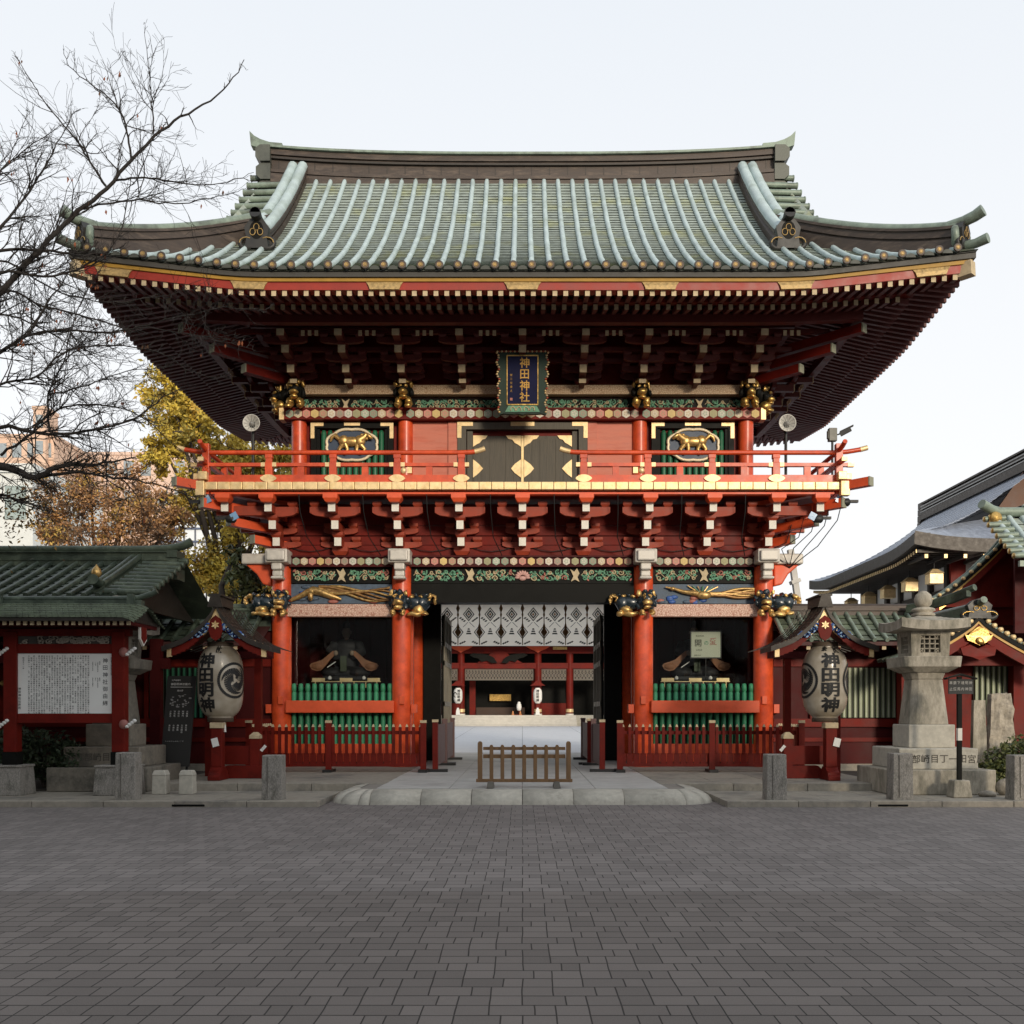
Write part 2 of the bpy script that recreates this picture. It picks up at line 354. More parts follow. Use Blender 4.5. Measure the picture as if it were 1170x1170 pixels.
mj = N("ShaderNodeMix"); mj.data_type = 'RGBA'; mj.inputs["A"].default_value = (.017,.015,.013,1); Lk(jm.outputs[0], mj.inputs["Factor"]); Lk(vs_.outputs[0], mj.inputs["B"])
Lk(mj.outputs["Result"], b.inputs["Base Color"]); b.inputs["Roughness"].default_value = .82; b.inputs["Specular IOR Level"].default_value = .3
hh = mth('ADD', mth('MULTIPLY', jm.outputs[0], .8), mth('ADD', mth('MULTIPLY', nf.outputs[0], .25), mth('MULTIPLY', wn.outputs["Value"], .25)))
bpn = N("ShaderNodeBump"); bpn.inputs["Strength"].default_value = .5; bpn.inputs["Distance"].default_value = .008; Lk(hh, bpn.inputs["Height"]); Lk(bpn.outputs[0], b.inputs["Normal"])
MB().add([(-200,-60,0),(200,-60,0),(200,300,0),(-200,300,0)], [(0,1,2,3)]).build("ground", paver_m)["kind"] = "structure"
court_m = M("pale_court_slabs", (.60,.60,.61), .7, var=.08, scale=3)
mb = MB()
kx = -24
r0 = random.Random(3)
for sgn in (-1, 1):                                     # kerb stones either side of the ramp
    x = 3.42
    while x < 24:
        w = 1.2; mb.box(sgn*x, sgn*(x+w-.008), 17.5, 17.72, -.05, .102+r0.uniform(0,.003)); x += w
for px0, px1 in ((196, 234), (1003, 1038)): mb.box(PX(px0,17.5), PX(px1,17.5), 17.493, 17.52, .008, .05, 1)
mb.build("kerb", [slab, black], bevel=.015)["kind"] = "structure"
mb = MB()
for sgn in (-1, 1):
    x = 3.42
    while x < 24:
        for y0, y1 in ((17.73,18.6),(18.61,19.79)):
            mb.box(sgn*x, sgn*(x+.89), y0, y1, -.05, .096+r0.uniform(0,.004))
        x += .9
mb.build("pavement", slab, bevel=.006)["kind"] = "structure"
mb = MB()
for sgn in (-1, 1):
    x = 2.6
    while x < 7.0: mb.box(sgn*x, sgn*min(7.05, x+1.39), 19.8, 20.25, .0, .24+r0.uniform(0,.002)); x += 1.4
    for i in range(4):
        for j in range(12): mb.box(sgn*(2.6+i*1.11), sgn*(2.6+(i+1)*1.11-.008), 20.258+j*1.1, 20.258+(j+1)*1.1-.008, .0, .236+r0.uniform(0,.004))
for i in range(4):
    for j in range(14): mb.box(-2.6+i*1.3, -2.6+(i+1)*1.3-.008, 18.62+j*1.15, 18.62+(j+1)*1.15-.008, .0, .234+r0.uniform(0,.005), 1)
mb.build("gate_platform", [slab, M("pale_sheen_slab", (.46,.45,.42), .7, var=.14, scale=3, col2=(.27,.26,.24), mask=(.5,.75), mscale=1.1)], bevel=.008)["kind"] = "structure"  # centre slabs paler: reflected court light put into their colour
mb = MB()
for sgn in (-1, 1): mb.box(sgn*7.06, sgn*30, 19.8, 60, -.05, .13)
mb.build("garden_soil", M("dark_gravel", (.07,.06,.05), .95, var=.4, scale=30, bump=.6, bscale=40))["kind"] = "structure"
mb = MB()                                              # court beyond the gate rises gently towards the hall
for i in range(12):
    for j in range(12):
        x0, x1 = -18+i*3, -18+i*3+2.985; y0, y1 = 34.75+j*2.75, 34.75+j*2.75+2.735
        zz = lambda y: .236+(y-34.75)*.0125
        mb.add([(x0,y0,zz(y0)),(x1,y0,zz(y0)),(x1,y1,zz(y1)),(x0,y1,zz(y1))], [(0,1,2,3)])
mb.add([(-18,34.75,.22),(18,34.75,.22),(18,68,.63),(-18,68,.63)], [(0,1,2,3)], 1)
mb.build("courtyard", [court_m, engrave])["kind"] = "structure"
# rounded kerb ramp in front of the opening
mb = MB(); path = [(-3.38,19.8),(-3.38,19.2),(-3.38,18.75)]
for k in range(1, 7):
    a = math.pi*(.5*k/6); path.append((-2.62-.76*math.cos(a), 18.68-.76*math.sin(a)))
path += [(-1.75,17.92),(-.88,17.92),(0,17.92)]
path = path+[(-x, y) for x, y in path[-2::-1]]
prof = [(0,.0)]+[(.48*(1-math.cos(math.pi/2*k/6)), .238*math.sin(math.pi/2*k/6)) for k in range(1,7)]
def offs(i, d):
    p = V((*path[i],0)); q0 = V((*path[max(i-1,0)],0)); q1 = V((*path[min(i+1,len(path)-1)],0)); t_ = (q1-q0).normalized()
    return p+V((-t_.y, t_.x, 0))*d
i = 0
cuts = [0,1,3,5,7,8,9,10,11,12,13,15,17,19,len(path)-1]
cuts = sorted(set(c for c in cuts if c < len(path)))
for a_, b_ in zip(cuts[:-1], cuts[1:]):
    vs = []; idx = list(range(a_, b_+1))
    for n_, i in enumerate(idx):
        tt = (path[min(i+1,len(path)-1)][0]-path[max(i-1,0)][0], path[min(i+1,len(path)-1)][1]-path[max(i-1,0)][1]); ln = math.hypot(*tt)
        sh = (.006 if n_ == 0 else -.006 if n_ == len(idx)-1 else 0)
        for d, z in prof:
            p = offs(i, d); vs.append((p.x+tt[0]/ln*sh, p.y+tt[1]/ln*sh, z))
    n = len(prof); fs = [(q*n+j, q*n+j+1, (q+1)*n+j+1, (q+1)*n+j) for q in range(len(idx)-1) for j in range(n-1)]
    fs += [tuple(range(n)), tuple(range(len(vs)-n, len(vs)))]
    mb.add(vs, fs, 0, True)
pts = [offs(i, .47) for i in range(len(path))]
mb.add([(p.x, p.y, .229) for p in pts], [tuple(range(len(pts)))], 1)
mb.build("stone_ramp", [stonelight, M("ramp_inner_slab", (.24,.22,.19), .85, var=.25, scale=4)])["kind"] = "structure"

# ================================================================== THE GATE
GC = 29.3                                             # middle of the gate in depth
gate = thing("shrine_gate", "two-storey vermilion shrine gate with green copper roof and gold-trimmed balcony", "gate", (0, GC, .24))
HX, HY = 9.7, 7.05
def gfun(d): return max(0, 1-d/4.3)**1.7
def hfun(d): return max(0, 1-d/3.7)
def U(x, y):
    dx, dy = HX-abs(x), HY-abs(y-GC)
    return .42*max(gfun(dx)*hfun(dy), gfun(dy)*hfun(dx))
def Zr(t): return 11.02+.52*t+.0385*t*t
# --- lower columns
for ry, rr_ in ((26, (-5.98,-3,3,5.98)), (29.3, (-5.98,-3,3,5.98)), (32.6, (-5.98,-3,3,5.98))):
    for x in rr_:
        c = MB(); c.lathe((x,ry,0), [(.34,.24),(.34,.30),(.27,.36),(.24,.36),(.24,5.2)], 28)
        c.build("column", red, gate)
        if ry == 26:
            k = MB(); sg = 1 if x > 0 else -1
            k.box(x-.27, x+.27, 25.38, 26.2, 5.22, 5.56); k.box(x-.22, x+.22, 25.30, 25.38, 5.26, 5.52)
            k.box(x-.13, x+.13, 25.42, 25.77, 5.05, 5.22); k.box(x-.12, x+.12, 25.50, 25.77, 4.9, 5.05); k.box(x-.15, x+.15, 25.44, 25.77, 4.83, 4.9)
            if abs(x) > 5: k.box(x+sg*.27, x+sg*.95, 25.8, 26.2, 5.24, 5.50); k.prism([(x+sg*.24,5.24),(x+sg*.88,5.24),(x+sg*.6,5.0),(x+sg*.45,4.75),(x+sg*.24,4.7)], 'xz', 25.9, 26.1, 1)
            k.build("beam_end_cover", [wrap, redb], gate, bevel=.035)
# --- bays of the front: beams and carved boards
MED = [tuple(.88*q_ for q_ in c_) for c_ in [(.62,.50,.33),(.45,.33,.2),(.66,.60,.52),(.28,.34,.24),(.68,.5,.2),(.42,.28,.22),(.42,.5,.38),(.62,.25,.2),(.72,.66,.55),(.38,.36,.2)]]
medm = [M("medallion_%s" % n_, c_, .6, var=.15) for n_, c_ in zip("buff ochre cream moss amber umber jade rose ivory olive".split(), MED)]
def medallions(mb, x0, x1, y, z, r, n, base):
    for i in range(n):
        x = lerp(x0, x1, (i+.5)/n); k = base+((i*7+3) % 10)
        pts = [(x+r*1.17*math.cos(a*math.pi/3+math.pi/6), z+r*1.17*math.sin(a*math.pi/3+math.pi/6)) for a in range(6)]
        mb.prism(pts, 'xz', y-.014, y+.01, k)
        q = base+((i*3+5) % 10)
        for a in range(5):
            aa = a*2*math.pi/5+i
            pp = [(x+r*.45*math.cos(aa)+r*.22*math.cos(b_*math.pi/3), z+r*.45*math.sin(aa)+r*.22*math.sin(b_*math.pi/3)) for b_ in range(6)]
            mb.prism(pp, 'xz', y-.02, y-.013, q)
def scrolls(mb, x0, x1, y, z0, z1, seed):
    """a vine running along the board, with curls and leaves on both sides"""
    r = random.Random(seed); h = z1-z0; n = max(3, int((x1-x0)/(h*.55)))
    pts = [(lerp(x0, x1, i/(n*4)), y, (z0+z1)/2+h*.2*math.sin(i/(n*4)*n*math.pi)) for i in range(n*4+1)]
    mb.tube(pts, h*.035, 4, 1)
    for i in range(n):
        cx = lerp(x0, x1, (i+.5)/n); up = 1 if i % 2 else -1
        for side in (up, -up):
            cz = (z0+z1)/2+side*h*.22; R = h*(.23 if side == up else .17); a0 = r.uniform(0, 6.28); hand = r.choice((-1, 1))
            sp = [(cx+r.uniform(-.01,.01)+R*(1-k/16)*math.cos(a0+hand*k*.55), y-.006, cz+R*(1-k/16)*math.sin(a0+hand*k*.55)) for k in range(15)]
            mb.tube(sp, [h*.075*(1-k/22) for k in range(15)], 4, r.choice((0,1,0,1,0,1,0,1,0,1,2)))
        for q in range(7):
            lx = cx+r.uniform(-.5,.5)*(x1-x0)/n; lz = r.uniform(z0+h*.12, z1-h*.12); a = r.uniform(0, 6.28)
            R = Matrix.Rotation(a, 3, 'Y'); mb.ell((lx, y, lz), (h*.16, .012, h*.075), 7, 4, r.choice((0,0,0,0,0,0,0,2)), R)
bays = [(-5.74,-3.24), (-2.76,2.76), (3.24,5.74)]
for bi, (x0, x1) in enumerate(bays):
    mid = bi == 1
    mb = MB(); mb.box(x0-.1, x1+.1, 25.86, 26.16, 5.18, 5.44); mb.box(x0, x1, 25.8, 25.86, 5.41, 5.45); mb.box(x0, x1, 25.8, 25.86, 5.17, 5.20)
    medallions(mb, x0+.05, x1-.05, 25.855, 5.31, .085, 25 if mid else 12, 1)
    mb.build("patterned_beam", [reddeep]+medm, gate)
    fr = MB().box(x0, x1, 25.96, 26.06, 4.78, 5.17).build("frieze_board", black, gate)
    mb = MB(); n = 3 if mid else 1
    segs = [(x0+.06, (x0+x1)/2-.16), ((x0+x1)/2+.16, x1-.06)] if not mid else [(x0+.06,-1.45),(-1.15,-.2),(.2,1.15),(1.45,x1-.06)]
    for q, (a, c_) in enumerate(segs): scrolls(mb, a, c_, 25.945, 4.82, 5.13, 10*bi+q)
    mb.build("scroll_carving", [vine, vinetan, vinepink], fr)
    mb = MB()
    for c_ in ([(x0+x1)/2] if not mid else [-1.3, 0, 1.3]):
        if c_ == 0:
            lo = MB()
            for q in range(9): a = math.pi*q/8; lo.ell((.13*math.cos(a), 25.94, 4.92+.12*math.sin(a)), (.07,.03,.035), 8, 5, 0, Matrix.Rotation(-a, 3, 'Y'))
            lo.ell((0,25.93,4.9), (.1,.04,.06), 8, 5); lo.build("lotus_carving", M("faded_rose", (.52,.30,.26), .6), fr); continue
        mb.prism([(c_-.10,4.82),(c_-.04,4.95),(c_-.12,5.13),(c_-.02,5.06),(c_+.05,5.15),(c_+.11,5.02),(c_+.06,4.93),(c_+.11,4.81),(c_,4.87)], 'xz', 25.91, 25.96)
    mb.build("frieze_strut", tan, fr)
    if not mid:
        pn = MB().box(x0, x1, 25.98, 26.06, 4.28, 4.76).build("relief_panel", cloudblue, gate)
        mb = MB(); r = random.Random(40+bi); sg = 1 if bi == 0 else -1
        w = x1-x0
        if bi == 0:      # long-bodied gilded creature lying along the panel
            body = [(x0+w*f, 25.93, 4.36+z) for f, z in ((0,.0),(.08,.08),(.16,.19),(.22,.24),(.3,.2),(.4,.1),(.5,.02))]
            mb.tube(body, [.045,.065,.08,.11,.10,.08,.03], 8, 0)
            mb.ell((x0+w*.21, 25.9, 4.58), (.12,.08,.09), 10, 6, 0); mb.ell((x0+w*.2, 25.88, 4.45), (.07,.06,.12), 10, 6, 0)
            for q in range(7):
                a = q/6; pts = [(x0+w*lerp(.28,.98,f), 25.94-.02*(q % 2), 4.66-.3*a*f**.7+.06*math.sin(f*7+q)-.02) for f in [i/14 for i in range(15)]]
                mb.tube(pts, [.048*(1-.5*i/14) for i in range(15)], 6, 1 if q % 3 else 0)
            for q in range(16): mb.ell((x0+w*r.uniform(.05,.95), 25.97, r.uniform(4.31,4.7)), (.14,.03,.05), 8, 5, r.choice((2,4,5,4)))
        else:            # long-tailed bird in flight
            mb.ell((x0+w*.5, 25.9, 4.48), (.2,.07,.1), 10, 6, 0); mb.tube([(x0+w*.44,25.9,4.52),(x0+w*.3,25.9,4.56),(x0+w*.2,25.9,4.64),(x0+w*.12,25.9,4.68)], [.08,.05,.035,.02], 8, 0)
            mb.ell((x0+w*.19, 25.89, 4.64), (.07,.05,.05), 8, 5, 0)
            for q in range(6):
                pts = [(x0+w*lerp(.55,1.0,f), 25.93, 4.5+.04*q*f-.12*f*(q % 2)+.03*math.sin(f*6+q)) for f in [i/10 for i in range(11)]]
                mb.tube(pts, [.05*(1-.4*i/10) for i in range(11)], 6, q % 2)
            for q in range(7): mb.bar((x0+w*.48,25.91,4.5), (x0+w*(.34+.05*q),25.93,4.72-.005*q), .035, .02, 3 if q % 2 else 0)
            for q in range(14): mb.ell((x0+w*r.uniform(.02,.7), 25.97, r.uniform(4.3,4.46)), (.1,.03,.05), 8, 5, r.choice((2,4,5)))
        mb.build("gilded_relief", [M("antique_gilding", (.46,.30,.11), .4, metal=.6, var=.4, scale=14, col2=(.2,.11,.04), mscale=9), M("brown_gilding", (.26,.14,.05), .4, metal=.5, var=.4, scale=14), bluepaint, vine, cloudblue, vinepink], pn)
        MB().box(x0-.06, x1+.06, 25.84, 26.12, 3.95, 4.25).build("star_pattern_beam", pinkbeam, gate)
    else:
        MB().box(x0, x1, 25.95, 26.3, 4.30, 4.77).build("lintel_beam", black, gate)
# --- lion carvings where beams pierce the columns
def carve(mb, a=.05, f=9):                             # chisel the rounded lumps into irregular folds
    mb.warp(lambda p: p+noise.noise_vector(p*f)*a+noise.noise_vector(p*f*2.7)*a*.45)
def lion(mb, x, y, z, d, s=1.0):
    E = lambda c, r, mi, R=None: mb.ell((x+c[0]*s*(d if len(c) == 3 else 1), y+c[1]*s, z+c[2]*s), tuple(q*s for q in r), 10, 7, mi, R)
    E((0,-.18,.05), (.24,.2,.27), 0)                                  # mane
    for a in range(9):
        aa = a*2*math.pi/9; E((.22*math.cos(aa), -.2, .08+.24*math.sin(aa)), (.075,.07,.075), 0)
    E((0,-.34,.09), (.15,.12,.14), 0); E((0,-.44,.0), (.13,.12,.09), 1); E((0,-.42,-.12), (.11,.1,.06), 1)
    E((0,-.43,-.06), (.1,.1,.03), 2)                                  # open mouth
    for q in (-1, 1):
        E((q*.075,-.42,.15), (.045,.05,.04), 1); E((q*.085,-.42,.21), (.06,.05,.025), 1); E((q*.2,-.26,.28), (.055,.04,.08), 1)
        E((q*.13,-.36,-.24), (.08,.14,.08), 1); E((q*.13,-.46,-.31), (.075,.08,.05), 1)
    E((.42,-.04,.02), (.3,.2,.22), 0); E((.62,-.05,.03), (.2,.2,.23), 0)   # body going sideways
    E((.52,-.14,-.16), (.17,.12,.13), 1); E((.42,-.18,-.28), (.22,.1,.055), 1); E((.68,-.16,-.26), (.12,.1,.06), 1)
    for k in range(9):
        a = -.4+k*.45; E((.84+.13*math.cos(a)*(1-k/14), -.06, .1+.17*math.sin(a)*(1-k/14)), (.05,.06,.05), 1)
    for k in range(5): E((.35+.12*k, -.12, .2+.03*(k % 2)), (.07,.08,.05), 0 if k % 2 else 1)
for x, d in ((-5.98,-1),(-3,1),(3,-1),(5.98,1)):
    mb = MB(); lion(mb, x-.04*d, 25.86, 4.25, d, .92); carve(mb); mb.build("lion_carving", [blueblack, gold, reddeep], gate)
# --- niches left and right
for sg in (-1, 1):
    nx = (3.24, 5.74)
    a0, a1 = sg*3.0, sg*5.98
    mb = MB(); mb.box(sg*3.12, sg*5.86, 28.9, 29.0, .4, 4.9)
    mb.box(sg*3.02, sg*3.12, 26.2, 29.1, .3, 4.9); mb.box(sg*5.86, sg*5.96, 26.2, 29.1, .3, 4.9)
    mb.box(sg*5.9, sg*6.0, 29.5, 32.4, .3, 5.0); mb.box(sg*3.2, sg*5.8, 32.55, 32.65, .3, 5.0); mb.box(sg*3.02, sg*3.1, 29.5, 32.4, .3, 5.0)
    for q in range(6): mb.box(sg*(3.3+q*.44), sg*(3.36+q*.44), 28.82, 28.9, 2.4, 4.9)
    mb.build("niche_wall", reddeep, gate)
    MB().box(sg*3.13, sg*5.85, 26.3, 28.88, 2.1, 2.2).build("niche_floor", black, gate)
    mb = MB(); mb.box(sg*3.16, sg*5.82, 26.16, 26.24, .3, 2.1); mb.build("dado_panel", greendk, gate)
    for k in range(15):
        x = sg*lerp(3.3, 5.68, k/14)
        p = MB(); p.lathe((x,26.02,0), [(.058,.78),(.058,2.06),(.046,2.075),(.046,2.10),(.06,2.115),(.062,2.2),(.05,2.29),(.0,2.30)], 10)
        p.build("picket", green, gate)
    MB().box(sg*3.24, sg*5.74, 25.93, 26.1, .36, .80).build("bottom_board", red, gate)
    mb = MB(); mb.box(sg*3.16, sg*5.82, 25.68, 25.86, 1.57, 1.87)
    mb.build("waist_beam", redb, gate, bevel=.012)
    for cx in (3.0, 5.98):
        out_ = -1 if cx == 3.0 else 1
        mb = MB(); mb.box(sg*(cx+out_*.24), sg*(cx+out_*.38), 25.9, 26.08, 1.56, 1.78); mb.box(sg*(cx-.03)-.06, sg*(cx-.03)+.06, 25.72, 25.8, 1.78, 1.98)
        mb.build("beam_tenon", redb, gate, bevel=.008)
    MB().box(sg*3.24, sg*5.74, 26.34, 26.35, 2.2, 3.95).build("glass_pane", glass, gate)
    MB().box(sg*2.86, sg*3.0, 27.4, 27.6, .3, 4.9).build("side_post", red, gate)
# passage ceiling, doors
MB().box(-6.2, 6.2, 26.3, 32.8, 5.0, 5.2).build("passage_ceiling", M("dark_ceiling_board", (.03,.022,.018), .8), gate)
mb = MB()
for sg in (-1, 1): mb.box(sg*2.28, sg*2.76, 29.15, 29.45, .24, 5.0)
mb.box(-2.76, 2.76, 29.16, 29.44, 4.72, 5.0); mb.build("door_frame", black, gate)
for sg in (-1, 1):
    mb = MB(); x = sg*2.25
    mb.box(x-.03, x+.03, 29.5, 32.2, .32, 4.3, 0)
    lf = mb.build("door_leaf", black, gate); mb = MB()
    for z in (.34, 1.0, 1.75, 2.9, 3.45, 4.22): mb.box(sg*2.21-.02, sg*2.21+.02, 29.5, 32.2, z, z+.14)
    for q in range(5): mb.box(sg*2.2-.02, sg*2.2+.02, 29.5+q*.65, 29.6+q*.65, .345, 4.35)
    mb.build("door_batten", M("tarnished_brass_batten", (.20,.18,.14), .5, metal=.4, var=.2), lf)
# --- wall boards behind the balcony brackets
mb = MB()
for z0, z1, yy in ((5.46,5.72,25.96),(5.74,5.95,26.0),(5.97,6.2,25.97),(6.22,6.75,26.0)): mb.box(-6.05, 6.05, yy, yy+.15, z0, z1)
for sg in (-1, 1):
    for z0, z1, xx in ((5.46,5.72,6.04),(5.74,5.95,6.0),(5.97,6.2,6.03),(6.22,6.75,6.0)): mb.box(sg*(xx-.15), sg*xx, 26.16, 32.6, z0, z1)
mb.build("bracket_wall_board", reddk, gate)
def arm(w, h, n=6):                                    # bracket arm with upswept underside
    pts = [(-w, h), (-w, h*.45)]
    for k in range(n+1):
        a = math.pi*(k/n); pts.append((-w*.92*math.cos(a) if 0 < k < n else (-w*.92 if k == 0 else w*.92), h*.32-h*.32*math.sin(a)))
    return pts+[(w, h*.45), (w, h)]
def masu(mb, x, y, z, w, h, mi=0):                     # bearing block, waisted below
    mb.frus((x, y), w*.68, w*.68, w, w, z, z+h*.45, mi); mb.box(x-w/2, x+w/2, y-w/2, y+w/2, z+h*.45, z+h, mi)
# one balcony bracket set, at the wall plane y=0 facing -y
BR = []
mb = MB(); masu(mb, 0, -.1, 5.45, .38, .2)
mb.box(-.08, .08, -.58, .0, 5.63, 5.82); masu(mb, 0, -.5, 5.82, .26, .14)
mb.box(-.08, .08, -.98, .0, 5.97, 6.16); masu(mb, 0, -.9, 6.16, .26, .14)
mb.box(-.08, .08, -1.40, .0, 6.31, 6.50); masu(mb, 0, -1.45, 6.50, .34, .19, 1)
for yy, zz, w, h in ((-.05,5.64,.50,.15),(-.09,5.97,.42,.15),(-.92,6.25,.60,.24)):
    mb.prism([(a, zz+c_) for a, c_ in arm(w, h)], 'xz', yy-.07, yy+.07, 0)
    for q in (-1, 1): masu(mb, q*(w-.12), yy, zz+h, .22, .12)
def bracket(x, y, rot):
    o = bpy.data.objects.new("bracket_set", BR[0].data) if BR else None
    return o
set0 = mb.build("bracket_set", [redb if False else reddk, redb], gate, local=True)
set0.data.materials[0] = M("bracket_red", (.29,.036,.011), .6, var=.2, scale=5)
for y_, z_ in ((-.58,5.725),(-.98,6.065),(-1.40,6.405)): MB().box(-.084, .084, y_-.014, y_+.012, z_-.1, z_+.1).build("beam_end", white, set0, local=True)
def place_set(src, x, y, rot, first=False):
    o = src if first else copy_tree(src, gate)
    o.location = V((x, y, 0))-WL[gate]; o.rotation_euler.z = rot; return o
cnt = 0
for k in range(-4, 5): place_set(set0, k*1.495, 26.0, 0, cnt == 0); cnt += 1
for sg in (-1, 1):
    for k in range(1, 5): place_set(set0, sg*6.0, 26.0+k*1.55, sg*math.pi/2)
# corner brackets, three diagonal arms each, plus a front nose beyond the corner
for sg in (-1, 1):
    for (tx, ty), z, h in (((6.55,25.43),5.62,.2), ((7.0,24.98),5.97,.2), ((7.5,24.48),6.31,.22), ((7.98,24.02),6.72,.2)):
        mb = MB(); mb.bar((sg*5.9,26.08,z+h/2), (sg*tx,ty,z+h/2+.06), .2, h, 0)
        mb.obox((sg*(tx+.012),ty-.012,z+h/2+.061), (.204,.03,h+.006), Matrix.Rotation(sg*math.pi/4,3,'Z'), 1)
        mb.build("corner_arm", [redb, M("grey_green_arm_end", (.25,.25,.18), .7)], gate)
    mb = MB(); x = sg*7.0
    mb.box(x-.08, x+.08, 24.6, 25.4, 6.31, 6.50); masu(mb, x, 24.55, 6.50, .34, .19, 1); mb.box(x-.084, x+.084, 24.586, 24.612, 6.305, 6.505, 2)
    mb.box(sg*6.0, sg*7.3, 24.95, 25.07, 6.28, 6.5)
    mb.build("outer_bracket", [set0.data.materials[0], redb, white], gate)
# --- balcony
mb = MB(); mb.box(-7.3, 7.3, 24.5, 24.62, 6.69, 6.74); mb.box(-7.3, 7.3, 24.62, 24.74, 6.69, 6.80)
for sg in (-1, 1): mb.box(sg*7.34, sg*7.46, 24.5, 34.2, 6.69, 6.80)
mb.build("balcony_beam", redb, gate)
MB().box(-7.42, 7.42, 24.44, 34.2, 6.82, 6.93).build("balcony_floor", reddk, gate)
mb = MB()
for i in range(51):
    x = -7.395+i*.29; mb.box(x+.004, x+.286, 24.36, 24.5, 6.77, 6.95)
for sg in (-1, 1):
    for i in range(33): mb.box(sg*7.36, sg*7.5, 24.51+i*.29, 24.51+i*.29+.284, 6.77, 6.95)
    mb.box(sg*7.39, sg*7.60, 24.28, 24.46, 6.62, 6.96); mb.box(sg*7.32, sg*7.52, 24.24, 24.42, 6.985, 7.17)
    mb.box(sg*7.52, sg*7.66, 24.34, 24.5, 7.0, 7.14)
mb.build("plank_end_cover", goldpale, gate, bevel=.012)
rail = MB(); RY = 24.5
for sg in (-1, 1):
    pts = [(sg*.92,RY,7.74),(sg*1.05,RY,7.695),(sg*1.2,RY,7.67),(sg*1.5,RY,7.66),(sg*7.3,RY,7.66),(sg*7.6,RY,7.68),(sg*7.9,RY,7.73),(sg*8.05,RY,7.77)]
    rail.tube(pts, .055, 10)
    rail.box(sg*1.3, sg*7.75, RY-.06, RY+.06, 7.33, 7.41); rail.box(sg*1.3, sg*7.42, RY-.05, RY+.05, 6.955, 7.13)
    rail.tube([(sg*7.4,24.0,7.80),(sg*7.4,24.2,7.74),(sg*7.4,24.5,7.70),(sg*7.4,34.2,7.70)], .055, 10)
    rail.box(sg*7.345, sg*7.455, 24.1, 34.2, 7.37, 7.45); rail.box(sg*7.36, sg*7.44, 24.56, 34.2, 6.958, 7.12)
rail.build("railing", red, gate)
posts = [sg*x for sg in (-1, 1) for x in (1.43, 2.93, 4.43, 5.93)]
for x in posts:
    p = MB().box(x-.085, x+.085, RY-.075, RY+.075, 6.94, 7.42).box(x-.07, x+.07, RY-.065, RY+.065, 7.42, 7.52).box(x-.085, x+.085, RY-.075, RY+.075, 7.52, 7.61).build("rail_post", red, gate, bevel=.006)
    g = MB(); g.prism([(x+.18*math.cos(a*math.pi/9)*(1+.08*math.cos(a*4*math.pi/9)), 7.045+.088*math.sin(a*math.pi/9)) for a in range(18)], 'xz', RY-.092, RY-.05)
    g.box(x-.18, x+.18, RY-.068, RY+.068, 7.322, 7.418); g.build("gilt_fitting", goldpale, p)
for sg in (-1, 1):
    p = MB().box(sg*7.4-.08, sg*7.4+.08, RY-.08, RY+.08, 6.94, 7.86).build("rail_post", red, gate, bevel=.006)
    MB().box(sg*7.6, sg*7.75, RY-.065, RY+.065, 7.325, 7.415).box(sg*7.335, sg*7.465, 24.04, 24.1, 7.365, 7.455).tube([(sg*.88,RY,7.757),(sg*1.0,RY,7.712),(sg*1.12,RY,7.683)], .06, 10).tube([(sg*8.07,RY,7.775),(sg*7.9,RY,7.73)], .06, 10).build("gilt_tip", goldpale, p)
    for x in (2.18, 3.68, 5.18, 6.66): MB().box(sg*x-.075, sg*x+.075, RY-.045, RY+.045, 7.13, 7.33).build("rail_strut", red, gate)
    for y in (26.0, 27.6, 29.3, 31.0, 32.6): MB().box(sg*7.4-.07, sg*7.4+.07, y-.08, y+.08, 6.94, 7.66).build("rail_post", red, gate)
    for q, x in enumerate((2.78,)):
        MB().ell((sg*x,24.44,7.23), (.075,.05,.075), 10, 7).box(sg*(x-.09), sg*(x-.2), 24.4, 24.46, 7.16, 7.3).build("gilt_boss", goldpale, gate)
# --- upper storey, wall plane 26.5
UY = 26.5
for y in (UY, 32.1):
    for x in (-5.65,-2.96,2.96,5.65): MB().lathe((x,y,0), [(.19,6.93),(.19,8.95)], 24).build("upper_column", red, gate)
mb = MB(); mb.box(-5.65, 5.65, UY+.1, UY+.2, 6.93, 11.3)
for sg in (-1, 1): mb.box(sg*5.55, sg*5.65, UY+.2, 32.2, 6.93, 11.3)
mb.box(-5.65, 5.65, 32.1, 32.2, 6.93, 11.3); mb.build("upper_wall", reddk, gate)
for x0, x1, n in ((-5.98,-2.96,14),(-2.96,2.96,27),(2.96,5.98,14)):
    mb = MB(); mb.box(x0, x1, UY-.26, UY+.05, 8.93, 9.20); mb.box(x0, x1, UY-.3, UY-.26, 9.18, 9.21)
    medallions(mb, x0+.04, x1-.04, UY-.262, 9.065, .095, n, 1); mb.build("patterned_beam", [reddk]+medm, gate)
    fr = MB().box(x0, x1, UY-.02, UY+.09, 9.21, 9.52).build("frieze_board", black, gate)
    mb = MB(); xm = (x0+x1)/2
    for a, c_, sd in ((x0+.25, xm-.14, 1), (xm+.14, x1-.25, 2)):
        h = (c_-a)/2
        for q in range(2): scrolls(mb, a+q*h, a+(q+1)*h-.02, UY-.03, 9.23, 9.5, sd+q*5+int(x0*3))
    mb.build("scroll_carving", [vine, vinetan, vine], fr)
    MB().prism([(xm-.09,9.23),(xm-.03,9.35),(xm-.1,9.5),(xm,9.43),(xm+.1,9.5),(xm+.04,9.35),(xm+.09,9.23)], 'xz', UY-.07, UY-.02).build("frieze_strut", tan, fr)
    MB().box(x0, x1, UY-.22, UY+.06, 9.57, 9.80).build("star_pattern_beam", tanbeam, gate)
for sg in (-1, 1): MB().box(sg*5.98, sg*6.1, UY-.27, UY+.06, 8.92, 9.21).build("gilt_beam_end", goldpale, gate)
